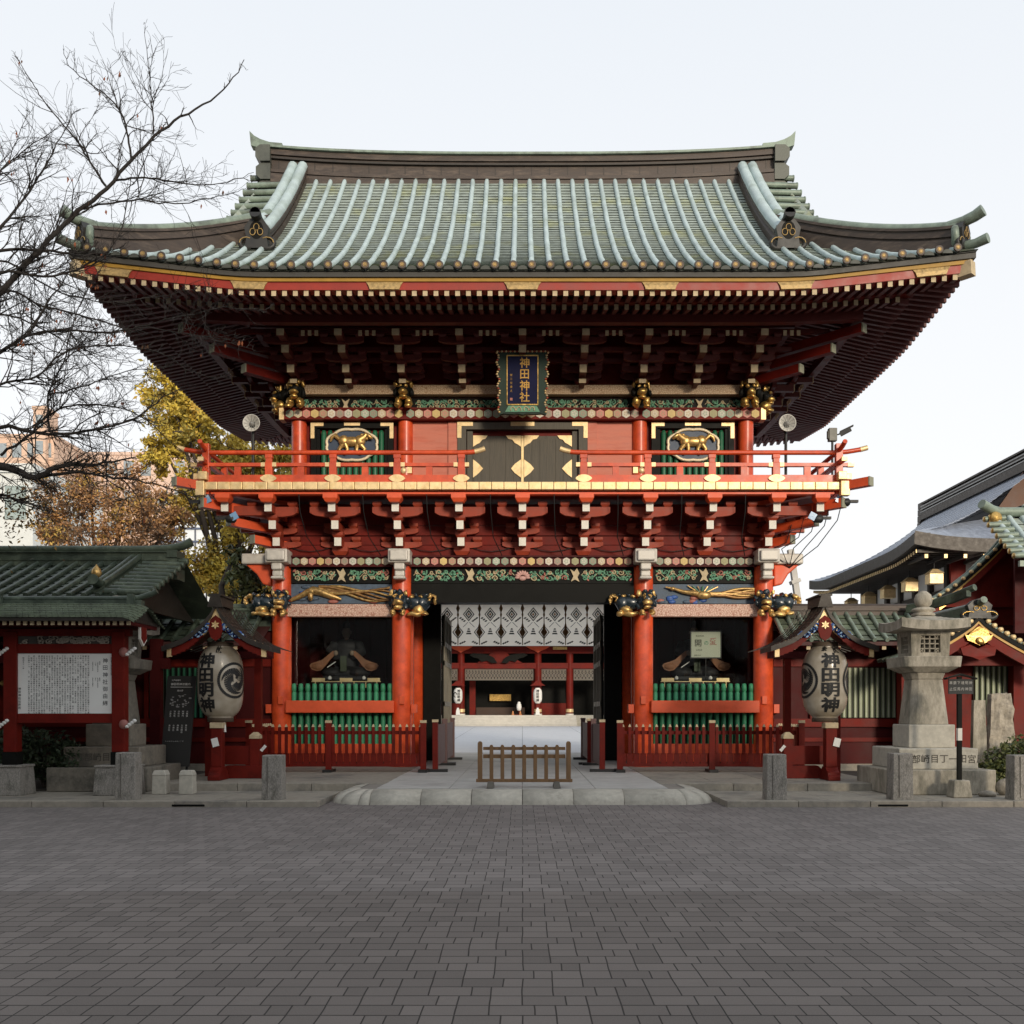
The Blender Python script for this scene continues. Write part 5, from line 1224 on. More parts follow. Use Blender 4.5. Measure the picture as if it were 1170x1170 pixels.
# ================================================================== WALLS EITHER SIDE
def wall(sg, x0, x1, label):
    Y = 26.1; a, b_ = sorted((sg*x0, sg*x1))
    p = thing("roofed_wall", label, "wall", ((a+b_)/2, Y, .13), "roofed red walls running out from the gate")
    mb = MB(); mb.box(a, b_, Y, Y+.15, .3, 3.7); mb.build("wall_board", reddeep, p)
    MB().box(a, b_, Y-.12, Y+.3, .05, .3).build("wall_plinth", slab, p)
    mb = MB(); mb.box(a, b_, Y-.08, Y, 1.22, 1.42); mb.box(a, b_, Y-.06, Y, 2.72, 2.9); mb.box(a, b_, Y-.05, Y, .85, .95); mb.build("wall_beam", reddk, p)
    x = x0+1.0; i = 0
    while x < x1-2.2:
        xa, xb = sorted((sg*x, sg*(x+2.05)))
        mb = MB(); mb.box(xa, xb, Y-.03, Y-.005, 1.45, 2.69, 0)
        for k in range(15): q = lerp(xa+.06, xb-.06, k/14); mb.box(q-.035, q+.035, Y-.075, Y-.031, 1.45, 2.69, 1); mb.box(q-.008, q+.008, Y-.08, Y-.0755, 1.46, 2.68, 2)
        for q in (xa-.05, xb+.05): mb.box(q-.05, q+.05, Y-.1, Y, 1.42, 2.72, 3)
        g_ = (M("lattice_shadow_board", (.05,.055,.035), .7), sage, M("lattice_edge_paint", (.55,.56,.45), .6)) if sg > 0 else (black, greendk, green)
        mb.build("lattice_window", [*g_, reddk], p)
        q = sg*(x+2.55); MB().box(q-.12, q+.12, Y-.11, Y+.2, .3, 3.0).build("wall_post", reddk, p)
        MB().ell((q, Y-.13, 2.3), (.07,.03,.07), 8, 6).build("nail_cover", gold, p)
        x += 3.1
    # small tiled roof
    yr, zr = Y+.1, PZ(693, 26.2)
    Pn = lambda u, t_: V((u, Y-1.25+t_, 3.28+.52*t_+.06*t_*t_))
    us_ = [a+k*.3 for k in range(int((b_-a)/.3)+1)]
    rw, pn_ = MB(), MB(); tile_slope(Pn, us_, lambda u: (0, 1.33), .26, .02, .055, rowmb=rw, panmb=pn_)
    rf = pn_.build("roof", darktile if sg < 0 else shingle, p); rw.build("tile_row", darktile if sg < 0 else bronzeg, rf)
    MB().grid(lambda u, t_: V((u, 2*yr-(Y-1.25+t_), 3.28+.52*t_+.06*t_*t_)), [a, b_], [0,.4,.9,1.35]).build("rear_roof_sheet", darktile, rf)
    mb = MB(); mb.grid(lambda u, t_: V((u, Y-1.25+t_, 3.2+.45*t_)), [a, b_], [0,1.3]); mb.box(a, b_, Y-1.25, Y-1.17, 3.17, 3.26); mb.build("eave_soffit", soffit, p)
    n = int((b_-a)/.36)
    for k in range(n): x_ = a+.2+k*.36; m_ = MB(); m_.bar((x_, Y-1.16, 3.13), (x_, Y, 3.42), .09, .1, 0); m_.box(x_-.047, x_+.047, Y-1.18, Y-1.155, 3.075, 3.18, 1); m_.build("rafter", [reddk, tan], p)
    mb = MB(); mb.box(a, b_, yr-.2, yr+.2, zr-.62, zr-.35); mb.box(a, b_, yr-.16, yr+.16, zr-.35, zr-.12); mb.box(a, b_, yr-.21, yr+.21, zr-.12, zr-.06)
    mb.tube([(a,yr,zr-.03),(b_,yr,zr-.03)], .1, 10); mb.build("roof_ridge", [bronze if sg > 0 else darktile], rf)
wall(-1, 6.25, 20, "dark red roofed wall with green lattice left of the gate"); wall(1, 6.25, 10.2, "red roofed wall with sage lattice right of the gate")
# ================================================================== NOTICE BOARD
def notice():
    Y = 18.95; X = lambda px: PX(px, Y); Z = lambda py: PZ(py, Y)
    p = thing("notice_board", "red roofed notice board with long white text panel at far left", "notice board", (X(76), Y, .1))
    for px0, px1, fa, fb in ((7, 22, -8, 31), (130, 144.5, 116, 158)):
        MB().box(X(px0), X(px1), Y-.11, Y+.11, Z(859), Z(722)).build("post", reddk, p, bevel=.008)
        MB().box(X(px0)-.012, X(px1)+.012, Y-.122, Y+.122, Z(880), Z(859)).build("post_sleeve", black, p)
        mb = MB(); a, b_ = X(fa), X(fb); mb.add([(a-.03,Y-.33,.1),(b_+.03,Y-.33,.1),(b_+.03,Y+.3,.1),(a-.03,Y+.3,.1),(a,Y-.28,.60),(b_,Y-.28,.60),(b_,Y+.26,.60),(a,Y+.26,.60)], [(0,3,2,1),(4,5,6,7),(0,1,5,4),(1,2,6,5),(2,3,7,6),(3,0,4,7)])
        mb.box(a-.02, b_+.02, Y-.3, Y+.28, .60, .64); mb.build("footing", granite, p, bevel=.012)
    for a, b_, c_, d in ((22,130,826,815.5),(22,130,746.5,736),(-20,150,727,719)): MB().box(X(a), X(b_), Y-.08, Y+.08, Z(c_), Z(d)).build("cross_beam", reddk, p, bevel=.006)
    MB().box(X(21), X(131), Y-.05, Y-.03, Z(815.2), Z(746.8)).box(X(22.5), X(129.5), Y-.03, Y+.03, Z(815), Z(747)).build("text_panel", M("enamelled_white_panel", (.82,.82,.78), .35, var=.03), p)
    fn = lambda px, py: (lambda a, c_: (X(px)+a, Y-.053, Z(py)+c_))
    mb = MB(); letters(mb, "神田神社御由緒", fn(121.5, 755), .096, .008, 0, True, 1.33, 1.0)
    letters(mb, "東京都千代田区外神田鎮座", fn(128.5, 752), .026, .01, 0, True, 1.05)
    for px, s_ in ((107.3, "御祭神大己貴命"), (110.5, "一之宮"), (113, "少彦名命平将門命"), (115.3, "御例祭")): letters(mb, s_, fn(px, 757 if px < 114 else 756), .022, .01, 0, True, 1.06); letters(mb, s_[::-1], fn(px, 775), .022, .01, 0, True, 1.06)
    body = "当社は天平二年の創建にして江戸開府以来江戸総鎮守として将軍家より庶民に至るまで広く崇敬を集め氏子百八町会の産土神と仰がれる御神徳高き古社であります社殿は昭和九年権現造にて再建され戦災にも耐えて今日に至り神田祭は日本三大祭の一つとして天下に知られ隔年五月に盛大に斎行される"
    r = random.Random(9); q = 0
    for k in range(24):
        px = 102.4-k*2.95; n = r.choice((27, 28, 28, 29)); s_ = "".join(body[(q+i) % len(body)] if r.random() > .05 else ' ' for i in range(n)); q += n
        if k in (5, 10, 16): s_ = s_[:r.randint(9, 15)]+"  "+s_[16:]
        letters(mb, s_, fn(px, 750), .034, .012, 0, True, 1.11)
    letters(mb, "昭和五十一年", fn(28.3, 752), .034, .01, 0, True, 1.1); letters(mb, "神田神社社務所", fn(24, 787), .05, .015, 0, True, 1.16); mb.build("panel_lettering", inkblack, p)
    mb = MB(); mb.box(X(22), X(130), Y-.04, Y+.03, Z(736), Z(727.2), 0); r = random.Random(2)
    for k in range(46):
        x = r.uniform(X(25), X(127)); z = r.uniform(Z(734.5), Z(728.5)); mb.tube([(x+.07*(1-w/10)*math.cos(w*.8+k), Y-.06, z+.045*(1-w/10)*math.sin(w*.8+k)) for w in range(9)], .014, 5, 1)
    mb.build("carved_transom", [M("dark_grey_wood", (.07,.065,.055)), M("bleached_carving", (.32,.29,.24), .8)], p)
    for px, py in ((148, 748), (148, 830), (3, 748), (3, 830)):
        mb = MB()
        for k in range(4): mb.ell((X(px)+.045*k, Y-.12, Z(py)+.035*k), (.04,.03,.032), 8, 6, 0)
        mb.ell((X(px)-.07, Y-.1, Z(py)+.04), (.09,.05,.09), 8, 6, 1); mb.build("cherry_bloom_ornament", [paperwhite, M("dusty_pink", (.3,.12,.1))], p)
    # shingled roof with a short ridge
    ze, zr = Z(712), PZ(690, Y+.1); x0, x1 = X(-60), X(172)
    mb = MB(); n = 7
    for s_ in (-1, 1):
        for k in range(n):
            t0, t1 = k/n, (k+1)/n; ya, yb = Y+s_*lerp(.78,.06,t0), Y+s_*lerp(.78,.06,t1); zz = lambda t_: ze+.06+(zr-ze-.06)*(.75*t_+.25*t_*t_)
            m_ = 36; xa = x0
            for j in range(m_):
                xb = lerp(x0, x1, (j+1)/m_)-.006; off_ = (.045 if k % 2 else 0)
                droop = lambda x: -.10*max(0, (x-(x1-.28))/.28)**2
                A, B = xa+off_*(j > 0), min(x1, xb+off_)
                mb.add([(A,ya,zz(t0)+.022+droop(A)),(B,ya,zz(t0)+.022+droop(B)),(B,yb,zz(t1)+droop(B)),(A,yb,zz(t1)+droop(A)),(A,ya,zz(t0)-.02+droop(A)),(B,ya,zz(t0)-.02+droop(B))], [(0,1,2,3),(4,5,1,0)])
                xa = lerp(x0, x1, (j+1)/m_)
    rf = mb.build("roof", shingle, p)
    MB().box(x0, x1-.1, Y-.76, Y+.76, ze-.02, ze+.035).prism([(Y-.74,ze+.035),(Y+.74,ze+.035),(Y,zr-.05)], 'yz', x0, x1-.14).build("eave_board", browncopper, rf)
    mb = MB(); mb.box(x0, x1-.14, Y-.09, Y+.09, zr-.04, zr+.05); mb.tube([(x0,Y,zr+.08),(x1-.5,Y,zr+.08),(x1-.2,Y,zr+.1),(x1+.02,Y,zr+.17),(x1+.12,Y,zr+.22)], .05, 8)
    for px in (2, 152): mb.frus((X(px), Y-.1), .16, .12, .1, .1, zr-.16, zr+.16)
    mb.build("roof_ridge", darktile, rf)
    for k in range(24):
        px = -12+k*7.6; m_ = MB(); m_.box(X(px)-.03, X(px)+.03, Y-.66, Y+.66, ze-.085, ze-.022, 0); m_.box(X(px)-.032, X(px)+.032, Y-.68, Y-.655, ze-.09, ze-.018, 1); m_.build("rafter", [reddeep, tan], p)
    mb = MB(); x = X(163); mb.prism([(Y-.16,ze-.05),(Y+.16,ze-.05),(Y+.16,ze-.3),(Y,ze-.42),(Y-.16,ze-.3)], 'yz', x-.02, x+.02, 0); mb.prism([(Y-.13,ze-.08),(Y+.13,ze-.08),(Y+.13,ze-.28),(Y,ze-.38),(Y-.13,ze-.28)], 'yz', x+.02, x+.03, 1); mb.build("gable_pendant", [white, reddk], p)
notice()
# ================================================================== PAVILION BEHIND THE NOTICE BOARD
def pavilion():
    YR, XE = 23.2, -7.55
    p = thing("tiled_pavilion", "old pavilion with dark green tiled gable roof behind the notice board", "pavilion", (-12, YR, .13))
    zr = 4.9; Pn = lambda u, t_: V((u, YR-2.5+t_, zr-1.03+.36*t_+.02*t_*t_))
    us_ = [XE-.55-k*.285 for k in range(33)][::-1]; rw, pn_ = MB(), MB()
    tile_slope(Pn, us_, lambda u: (0, 2.5), .24, .02, .06, rowmb=rw, panmb=pn_)
    rf = pn_.build("roof", darktile, p); rw.build("tile_row", darktile, rf)
    mb = MB()                                         # verge of short crosswise tiles
    for k in range(10):
        t_ = .12+k*.26; q = Pn(0, t_); mb.tube([(XE-.75,q.y,q.z+.07),(XE-.02,q.y,q.z+.05),(XE+.14,q.y,q.z+.04)], .07, 8); mb.add([(XE-.75,q.y-.13,q.z-.03),(XE+.12,q.y-.13,q.z-.05),(XE+.12,q.y+.13,q.z+.06),(XE-.75,q.y+.13,q.z+.09)], [(0,1,2,3)])
        mb.lathe((XE+.14,q.y,q.z+.04), [(0,.012),(.072,.012),(.075,-.02)], 10, 0, True, 'x')
    mb.build("verge_tile", darktile, rf)
    MB().grid(lambda u, t_: V((u, 2*YR-(YR-2.5+t_), zr-1.03+.36*t_+.02*t_*t_)), [-17.5, XE+.1], [0,.6,1.2,1.8,2.5]).build("rear_roof_sheet", darktile, rf)
    mb = MB(); path = [Pn(0, t_) for t_ in (.3,.8,1.3,1.8,2.3,2.6)]; path = [V((XE-.95,q.y,q.z)) for q in path]
    mb.sweep(path, [(-.12,0),(.12,0),(.12,.14),(-.12,.14)], 0, side=(1,0,0)); mb.tube([q+V((.07,0,.18)) for q in path], .07, 8); mb.tube([q+V((-.07,0,.18)) for q in path], .07, 8)
    mb.tube([path[0]+V((0,.1,.2)), path[0]+V((0,-.1,.2)), path[0]+V((0,-.3,.24))], [.1,.1,.11], 10)
    rg_ = mb.build("descending_ridge", darktile, rf)
    q = path[0]; MB().lathe((q.x+.02,q.y-.16,q.z+.34), [(0,-.06),(.07,-.04),(.1,.04),(.08,.11),(.03,.17),(0,.22)], 12).build("gilt_finial", gold, rg_)
    mb = MB(); xs_ = [-17.5+k*.5 for k in range(20)]; xs_ = [x for x in xs_ if x < XE-.3]+[XE-.25]
    path = [V((x, YR, zr-.1)) for x in xs_]
    for w, z0, z1 in ((.22,0,.09),(.17,.09,.13),(.19,.13,.23),(.15,.23,.3),(.2,.3,.33)): mb.sweep(path, [(-w,z0),(w,z0),(w,z1),(-w,z1)], 0, side=(0,1,0))
    mb.tube([(-17.5,YR,zr+.29),(XE-.8,YR,zr+.29),(XE-.3,YR,zr+.31),(XE,YR,zr+.36),(XE+.22,YR,zr+.46)], [.085,.085,.09,.09,.1], 10)
    for z0, z1 in ((zr-.4,zr-.14),(zr-.12,zr+.06),(zr+.08,zr+.24)): mb.box(XE-.25, XE-.02, YR-.26, YR+.26, z0, z1)
    mb.build("roof_ridge", darktile, rf)
    mb = MB(); pr = [(YR-2.5+t_, zr-1.13+.36*t_+.02*t_*t_) for t_ in (0,.8,1.6,2.45)]; pr += [(2*YR-a, c_) for a, c_ in pr[::-1]]
    mb.prism(pr, 'yz', XE-.6, XE-.5); mb.box(-17.5, XE-.5, YR-2.4, YR-2.3, zr-1.26, zr-1.08); mb.build("gable_wall", browncopper, p)
    for x in (-8.6, -12.0):
        for y in (21.6, 24.6): MB().box(x-.12, x+.12, y-.12, y+.12, .13, 3.3).build("post", reddeep, p)
    for y in (21.6, 24.6): MB().box(-17.5, -8.3, y-.09, y+.09, 2.6, 2.85).build("tie_beam", reddeep, p)
pavilion()
# ================================================================== STONE LANTERNS
def stone_lantern(cx, fy, label, text, stone, stonelight):
    cy = fy+.75
    p = thing("stone_lantern", label, "stone lantern", (cx, cy, .1))
    mb = MB(); mb.box(cx-.95, cx+.95, cy-.95, cy+.95, .1, .55); mb.build("base_step", stone, p, bevel=.02)
    b2 = MB().box(cx-.72, cx+.72, cy-.74, cy+.74, .55, .93).build("base_step", stonelight, p, bevel=.02)
    mb = MB(); n = len(text); letters(mb, text, lambda a, c_: (cx-.58+a, cy-.743, .74+c_), .165, .014, 0, False, 1.02); mb.build("carved_inscription", engrave, b2)
    MB().box(cx-.43, cx+.43, cy-.43, cy+.43, .93, 1.36).build("pedestal", stonelight, p, bevel=.02)
    mb = MB(); pts = lambda w, k: [(-w+k,-w),(w-k,-w),(w,-w+k),(w,w-k),(w-k,w),(-w+k,w),(-w,w-k),(-w,-w+k)]
    def oct_(z0, z1, w0, w1, k): 
        A = [(cx+a, cy+b_, z0) for a, b_ in pts(w0, k)]; B = [(cx+a, cy+b_, z1) for a, b_ in pts(w1, k)]
        mb.add(A+B, [tuple(range(8))[::-1], tuple(range(8,16))]+[(i,(i+1)%8,(i+1)%8+8,i+8) for i in range(8)])
    oct_(1.36, 2.2, .37, .29, .1); oct_(2.2, 2.33, .29, .33, .1); mb.build("shaft", stone, p, bevel=.015)
    mb = MB(); oct_(2.33, 2.42, .36, .5, .08); oct_(2.42, 2.62, .52, .54, .06); mb.build("platform", stone, p, bevel=.015)
    mb = MB(); w0, w1 = .31, .38; t_ = .09; z0, z1 = 2.62, 3.10
    for sx_ in (-1, 1):
        for sy in (-1, 1): mb.frus((cx+sx_*.27, cy+sy*.27), .16, .16, .2, .2, z0, z1)
    for d in range(4):
        R = Matrix.Rotation(d*math.pi/2, 3, 'Z')
        for a, c_, w, h in ((0,.03,.5,.09),(0,.44,.6,.1)): mb.obox(V((cx,cy,z0+c_))+R@V((0,-.31,0)), (w,.1,h), R)
        for a in (-.1,0,.1): mb.obox(V((cx,cy,z0+.24))+R@V((a,-.3,0)), (.022,.04,.36), R)
        for c_ in (.15,.24,.33): mb.obox(V((cx,cy,z0+c_))+R@V((0,-.3,0)), (.4,.04,.022), R)
        for a, c_ in ((-.15,.11),(.15,.11),(-.15,.37),(.15,.37)):
            for s_ in (-1, 1): mb.obox(V((cx,cy,z0+c_))+R@V((a,-.302,0)), (.1,.03,.016), R@Matrix.Rotation(s_*.75,3,'Y'))
    mb.build("fire_box", stone, p, bevel=.006)
    MB().box(cx-.24,cx+.24,cy-.24,cy+.24,z0,z1).build("fire_box_core", engrave, p)
    mb = MB(); W = .63
    def rz(a, b_, f): return 3.10+.13*((abs(a)/W)**3*(abs(b_)/W)**3)*1.6
    top = lambda u, v: V((cx+u, cy+v, 3.44-.17*(max(abs(u),abs(v))/W)**.9+.06*(abs(u)/W*abs(v)/W)**2.5))
    g = [lerp(-W, W, k/16) for k in range(17)]
    mb.grid(top, g, g, 0, True); bot = lambda u, v: V((cx+u, cy+v, 3.075+.03*(max(abs(u),abs(v))/W)+.05*(abs(u)/W*abs(v)/W)**2.5)); mb.grid(bot, g, g, 0, True)
    for s_ in (-1, 1):
        mb.grid(lambda u, f: lerp(bot(u, s_*W), top(u, s_*W), f), g, [0,1], 0); mb.grid(lambda u, f: lerp(bot(s_*W, u), top(s_*W, u), f), g, [0,1], 0)
    mb.build("roof", stone, p)
    MB().lathe((cx,cy,3.40), [(.2,0),(.22,.03),(.16,.07),(.22,.1),(.2,.14),(.1,.17)], 16).build("lotus_collar", stone, p)
    MB().lathe((cx,cy,3.55), [(.08,0),(.15,.07),(.168,.16),(.14,.25),(.07,.31),(.0,.33)], 18).build("finial", stone, p)
stone_lantern(7.56, 19.0, "tall pale stone lantern on stepped base behind the black pole sign", "町部崎目丁一田宮辰", stone, stonelight)
stone_lantern(-7.95, 19.75, "tall dim stone lantern half hidden behind the notice board", "谷町部崎目丁", M("shaded_stone", (.20,.18,.145), .9, var=.25, scale=12, bump=.3, col2=(.09,.085,.07), mscale=2.2), M("shaded_pale_stone", (.24,.21,.165), .9, var=.25, scale=9, bump=.25, col2=(.12,.11,.09), mscale=1.6))  # darker stone copies: the dimmer light on the left put into the colour
# ================================================================== BOLLARDS AND POSTS
def bollard(px, label, top=863, seed=0):
    Y = 17.9; x = PX(px, Y); z1 = PZ(top, 17.75)
    p = thing("granite_bollard", label, "bollard", (x, Y, .1), "rough granite bollards along the kerb")
    mb = MB(); r = random.Random(seed); g = []
    n = 5; lv = [.1+(z1-.1)*k/8 for k in range(9)]
    per = []
    for s_ in range(4):
        for k in range(n): f = -1+2*k/n; per.append(((f,-1),(1,f),(-f,1),(-1,-f))[s_])
    vs = []
    for z in lv:
        w = .178-.012*(z/z1)
        for a, b_ in per:
            q = .008*noise.noise(V((a*3+seed, b_*3, z*6))); ww = w*(1-.06*max(0, abs(a)+abs(b_)-1.7)); vs.append((x+a*ww+q*a, Y+b_*ww+q*b_, z))
    m = len(per); fs = [(i*m+j, i*m+(j+1)%m, (i+1)*m+(j+1)%m, (i+1)*m+j) for i in range(8) for j in range(m)]+[tuple(range(8*m, 9*m))]
    mb.add(vs, fs); o = mb.build("shaft", granite, p, bevel=.012)
    mb = MB(); mb.box(x-.075, x-.068, Y-.184, Y-.17, .14, z1-.02); mb.build("split_groove", engrave, p)
bollard(147, "granite bollard in front of the notice board footing", 860, 1); bollard(313, "granite bollard standing before the left red picket fence", 863, 2)
bollard(885, "granite bollard standing before the right red picket fence", 862, 3); bollard(1028, "granite bollard in front of the pale stone lantern base", 861, 4); bollard(1165, "granite bollard beside the green shrub at the right edge", 863, 5)
def stub(px, label):
    Y = 19.1; x = PX(px, Y); p = thing("stone_post", label, "post", (x, Y, .1), "short pale posts by the platform")
    MB().frus((x, Y), .26, .26, .24, .24, .1, .44).frus((x, Y), .26, .26, .2, .2, .44, .53).build("shaft", stonelight, p, bevel=.012)
stub(184, "short pale stone post below the slanted black sign"); stub(214.5, "short pale stone post nearer the red lantern stand")
# ================================================================== BLACK SIGNS, MONUMENTS
def info_sign():
    Y = 21.6; p = thing("info_sign", "slanted black information panel with white lettering by the left lantern", "sign", (PX(203,Y), Y, .24))
    X0, X1, z0, z1 = PX(187,Y), PX(219,Y), PZ(876,Y), PZ(772,Y); cx = (X0+X1)/2
    sk = lambda q: V((q.x+.05*(q.z-z0)*1.0-.06, q.y+.12*(q.x-cx)+.09*(q.z-z0), q.z))
    MB().box(X0, X1, Y, Y+.03, z0, z1).warp(sk).build("panel", M("charcoal_panel", (.022,.022,.021), .45, var=.1), p)
    MB().box(X0+.05, X0+.09, Y+.05, Y+.1, .24, z1-.3).box(X1-.09, X1-.05, Y+.05, Y+.1, .24, z1-.3).warp(sk).build("leg", iron, p)
    mb = MB(); f = lambda px, py: (lambda a, c_: sk(V((PX(px,Y)+a, Y-.003, PZ(py,Y)+c_))))
    letters(mb, "江戸総鎮守", f(193, 777), .035, .01, 0, False, 1.05); letters(mb, "神田明神御案内", f(193, 781.5), .055, .012, 0, False, 1.03); mb.box(PX(191.5,Y), PX(215.5,Y), Y-.004, Y-.001, PZ(785.2,Y), PZ(784.6,Y)); mb.v[-8:] = [tuple(sk(V(q))) for q in mb.v[-8:]]
    letters(mb, "境内図", f(200, 789), .04, .01, 0, False, 1.05)
    r = random.Random(6)
    for k in range(26):
        px, py = r.uniform(192, 213), r.uniform(793, 808); w, h = r.uniform(.8, 3), r.uniform(.6, 2); b0 = len(mb.v)
        mb.box(PX(px,Y), PX(px+w,Y), Y-.0035, Y-.001, PZ(py+h,Y), PZ(py,Y), 1); mb.v[b0:] = [tuple(sk(V(q))) for q in mb.v[b0:]]
    for row_, ss in ((813, ("大黒様","随神門","資料館","御社殿","少彦名")), (829, ("恵比寿","力石碑石","神楽殿","水神社","末広社"))):
        for k, s_ in enumerate(ss): letters(mb, s_, f(212-k*4.6, row_), .04, .012, 0, True, 1.15)
    letters(mb, "千代田区外神田二丁目", f(191, 847), .022, .005, 0, False, 1.7); mb.build("panel_lettering", [textwhite, M("grey_map_print", (.35,.35,.34))], p)
info_sign()
def pole_sign():
    Y = 18.35; x = PX(1096,Y); p = thing("pole_sign", "black roofed sign board on a pole before the pale stone lantern", "sign", (x, Y, .1))
    MB().frus((x, Y), .34, .34, .27, .27, .1, PZ(891,Y)).build("base_stone", stone, p, bevel=.02)
    MB().box(x-.035, x+.035, Y-.035, Y+.035, PZ(891,Y), PZ(773,Y), 0).box(x-.037, x+.037, Y-.037, Y+.037, PZ(846,Y), PZ(832,Y), 1).build("pole", [black, white], p)
    z0, z1 = PZ(793,Y), PZ(776,Y); MB().box(x-.21, x+.22, Y-.06, Y-.036, z0, z1).build("board", M("soot_black_board", (.03,.03,.028), .7), p)
    MB().prism([(x-.26,z1-.01),(x-.2,z1+.02),(x,z1+.065),(x+.21,z1+.02),(x+.27,z1-.01),(x+.27,z1+.02),(x,z1+.095),(x-.26,z1+.02)], 'xz', Y-.12, Y+.04).build("sign_roof", black, p)
    mb = MB()
    for q, s_ in enumerate(("神田", "明神", "境内", "下馬", "禁煙", "車止")): letters(mb, s_, lambda a, c_: (x+.17-q*.068+a, Y-.063, z1-.065+c_), .062, .012, 0, True, 1.75, .95)
    mb.build("board_lettering", M("faded_lettering", (.33,.32,.29)), p)
pole_sign()
def monument(px0, px1, py0, py1, Y, name, label, rough, m, seed):
    x0, x1 = PX(px0,Y), PX(px1,Y); z0, z1 = .1, PZ(py0,Y); cx = (x0+x1)/2; w = (x1-x0)/2
    mb = MB(); per = []
    n = 8
    for s_ in range(4):
        for k in range(n): f = -1+2*k/n; per.append(((f,-1),(1,f),(-f,1),(-1,-f))[s_])
    vs = []; L_ = 18
    for i in range(L_+1):
        f = i/L_; z = lerp(z0, z1, f); ww = w*(1-.28*f)
        for a, b_ in per:
            q = rough*(noise.noise(V((a*2+seed, b_*2, z*4)))+.5*noise.noise(V((a*6+seed, b_*6, z*11)))); vs.append((cx+(a*ww)+q*a*.6, Y+b_*ww*.5+q*b_, z+(rough*1.2*noise.noise(V((a*3+seed,b_,1))) if i == L_ else 0)))
    M_ = len(per); mb.add(vs, [(i*M_+j, i*M_+(j+1)%M_, (i+1)*M_+(j+1)%M_, (i+1)*M_+j) for i in range(L_) for j in range(M_)]+[tuple(range(L_*M_, (L_+1)*M_))], 0, False)
    return tag(mb.build(name, m), label, "monument")
stone_rough = M("rough_hewn_stone", (.34,.30,.24), .9, var=.3, scale=10, bump=.6, bscale=14, col2=(.15,.13,.11), mscale=4)
monument(1126, 1158, 793, 862, 21.2, "stone_monument", "rough hewn upright stone slab behind the green shrub", .05, stone_rough, 3)
monument(1109, 1127, 800, 866, 20.8, "stone_pillar", "slim smooth tapering stone beside the rough upright slab", .008, stone, 8)
def blob_stone(px, py, w, h, Y, label, seed):
    x, z = PX(px,Y), .1; mb = MB(); mb.ell((x,Y,z+h*.4), (w,w*.8,h*.6), 16, 10)
    mb.warp(lambda q: q+(q-V((x,Y,z+h*.4)))*.25*noise.noise(q*4+V((seed,0,0)))); tag(mb.build("garden_rock", stone_rough), label, "rock")
blob_stone(1150, 896, .2, .28, 18.8, "low rounded rock at the foot of the green shrub", 2)
blob_stone(1128, 903, .14, .1, 18.5, "flat little stone between shrub and sign base", 5)
# ================================================================== SHRUBS
def leafmats(name, cols): return [M(f"{name}_{w_}", c_, .6, var=.25, scale=3) for w_, c_ in zip(("light","mid","dark","warm"), cols)]
def leafquad(mb, c, s, r, mi, up=.4):
    d = V((r.gauss(0,1), r.gauss(0,1), r.gauss(0,1))).normalized(); e = d.cross(V((r.gauss(0,1), r.gauss(0,1), r.gauss(0,1)))).normalized()
    mb.add([c-d*s, c-e*s*.45+d*.1*s, c+d*s, c+e*s*.45+d*.1*s], [(0,1,2,3)], mi)
def shrub(blobs, n, s, label, cols, seed, name="leafy_shrub"):
    p = thing(name, label, "shrub", (blobs[0][0], blobs[0][1], .13)); r = random.Random(seed)
    mb = MB(); st_ = MB()
    for i in range(n):
        bx, by, bz, rx, ry, rz_ = r.choice(blobs); d = V((r.gauss(0,1), r.gauss(0,1), r.gauss(0,1))).normalized(); k = r.uniform(.55, 1.03)
        c = V((bx+d.x*rx*k, by+d.y*ry*k, bz+d.z*rz_*k))
        c += V((.1,.1,.1))*noise.noise(c*5)
        if c.z < .12: continue
        leafquad(mb, c, s*r.uniform(.6,1.3), r, r.choice((0,1,1,2)))
    for bx, by, bz, rx, ry, rz_ in blobs:
        for k in range(7): st_.tube([(bx,by,.1), (bx+r.uniform(-.5,.5)*rx, by+r.uniform(-.5,.5)*ry, bz), (bx+r.uniform(-.9,.9)*rx, by+r.uniform(-.9,.9)*ry, bz+r.uniform(.2,.8)*rz_)], [.02,.013,.006], 5)
    mb.build("foliage", leafmats(name+seed_word(seed), cols), p); st_.build("stem", barkbrown, p)
def seed_word(k): return "_"+("alder birch cedar dogwood elm fern gorse holly ivy juniper".split())[k % 10]
shrub([(PX(1150,20),19.9,.55,.55,.5,.42),(PX(1176,20),20.2,.65,.5,.5,.5),(PX(1135,20),19.6,.4,.3,.3,.28)], 5200, .05, "dense green shrub beside the rough upright slab at right", [(.12,.13,.035),(.075,.09,.025),(.04,.055,.018)], 3)
shrub([(PX(50,20.2),20.2,.75,.75,.5,.5),(PX(15,20.4),20.4,.75,.6,.5,.55),(PX(78,19.9),20.0,.6,.45,.4,.42)], 4800, .055, "dark evergreen shrub growing beneath the notice board", [(.05,.07,.03),(.03,.05,.02),(.02,.035,.015)], 5)
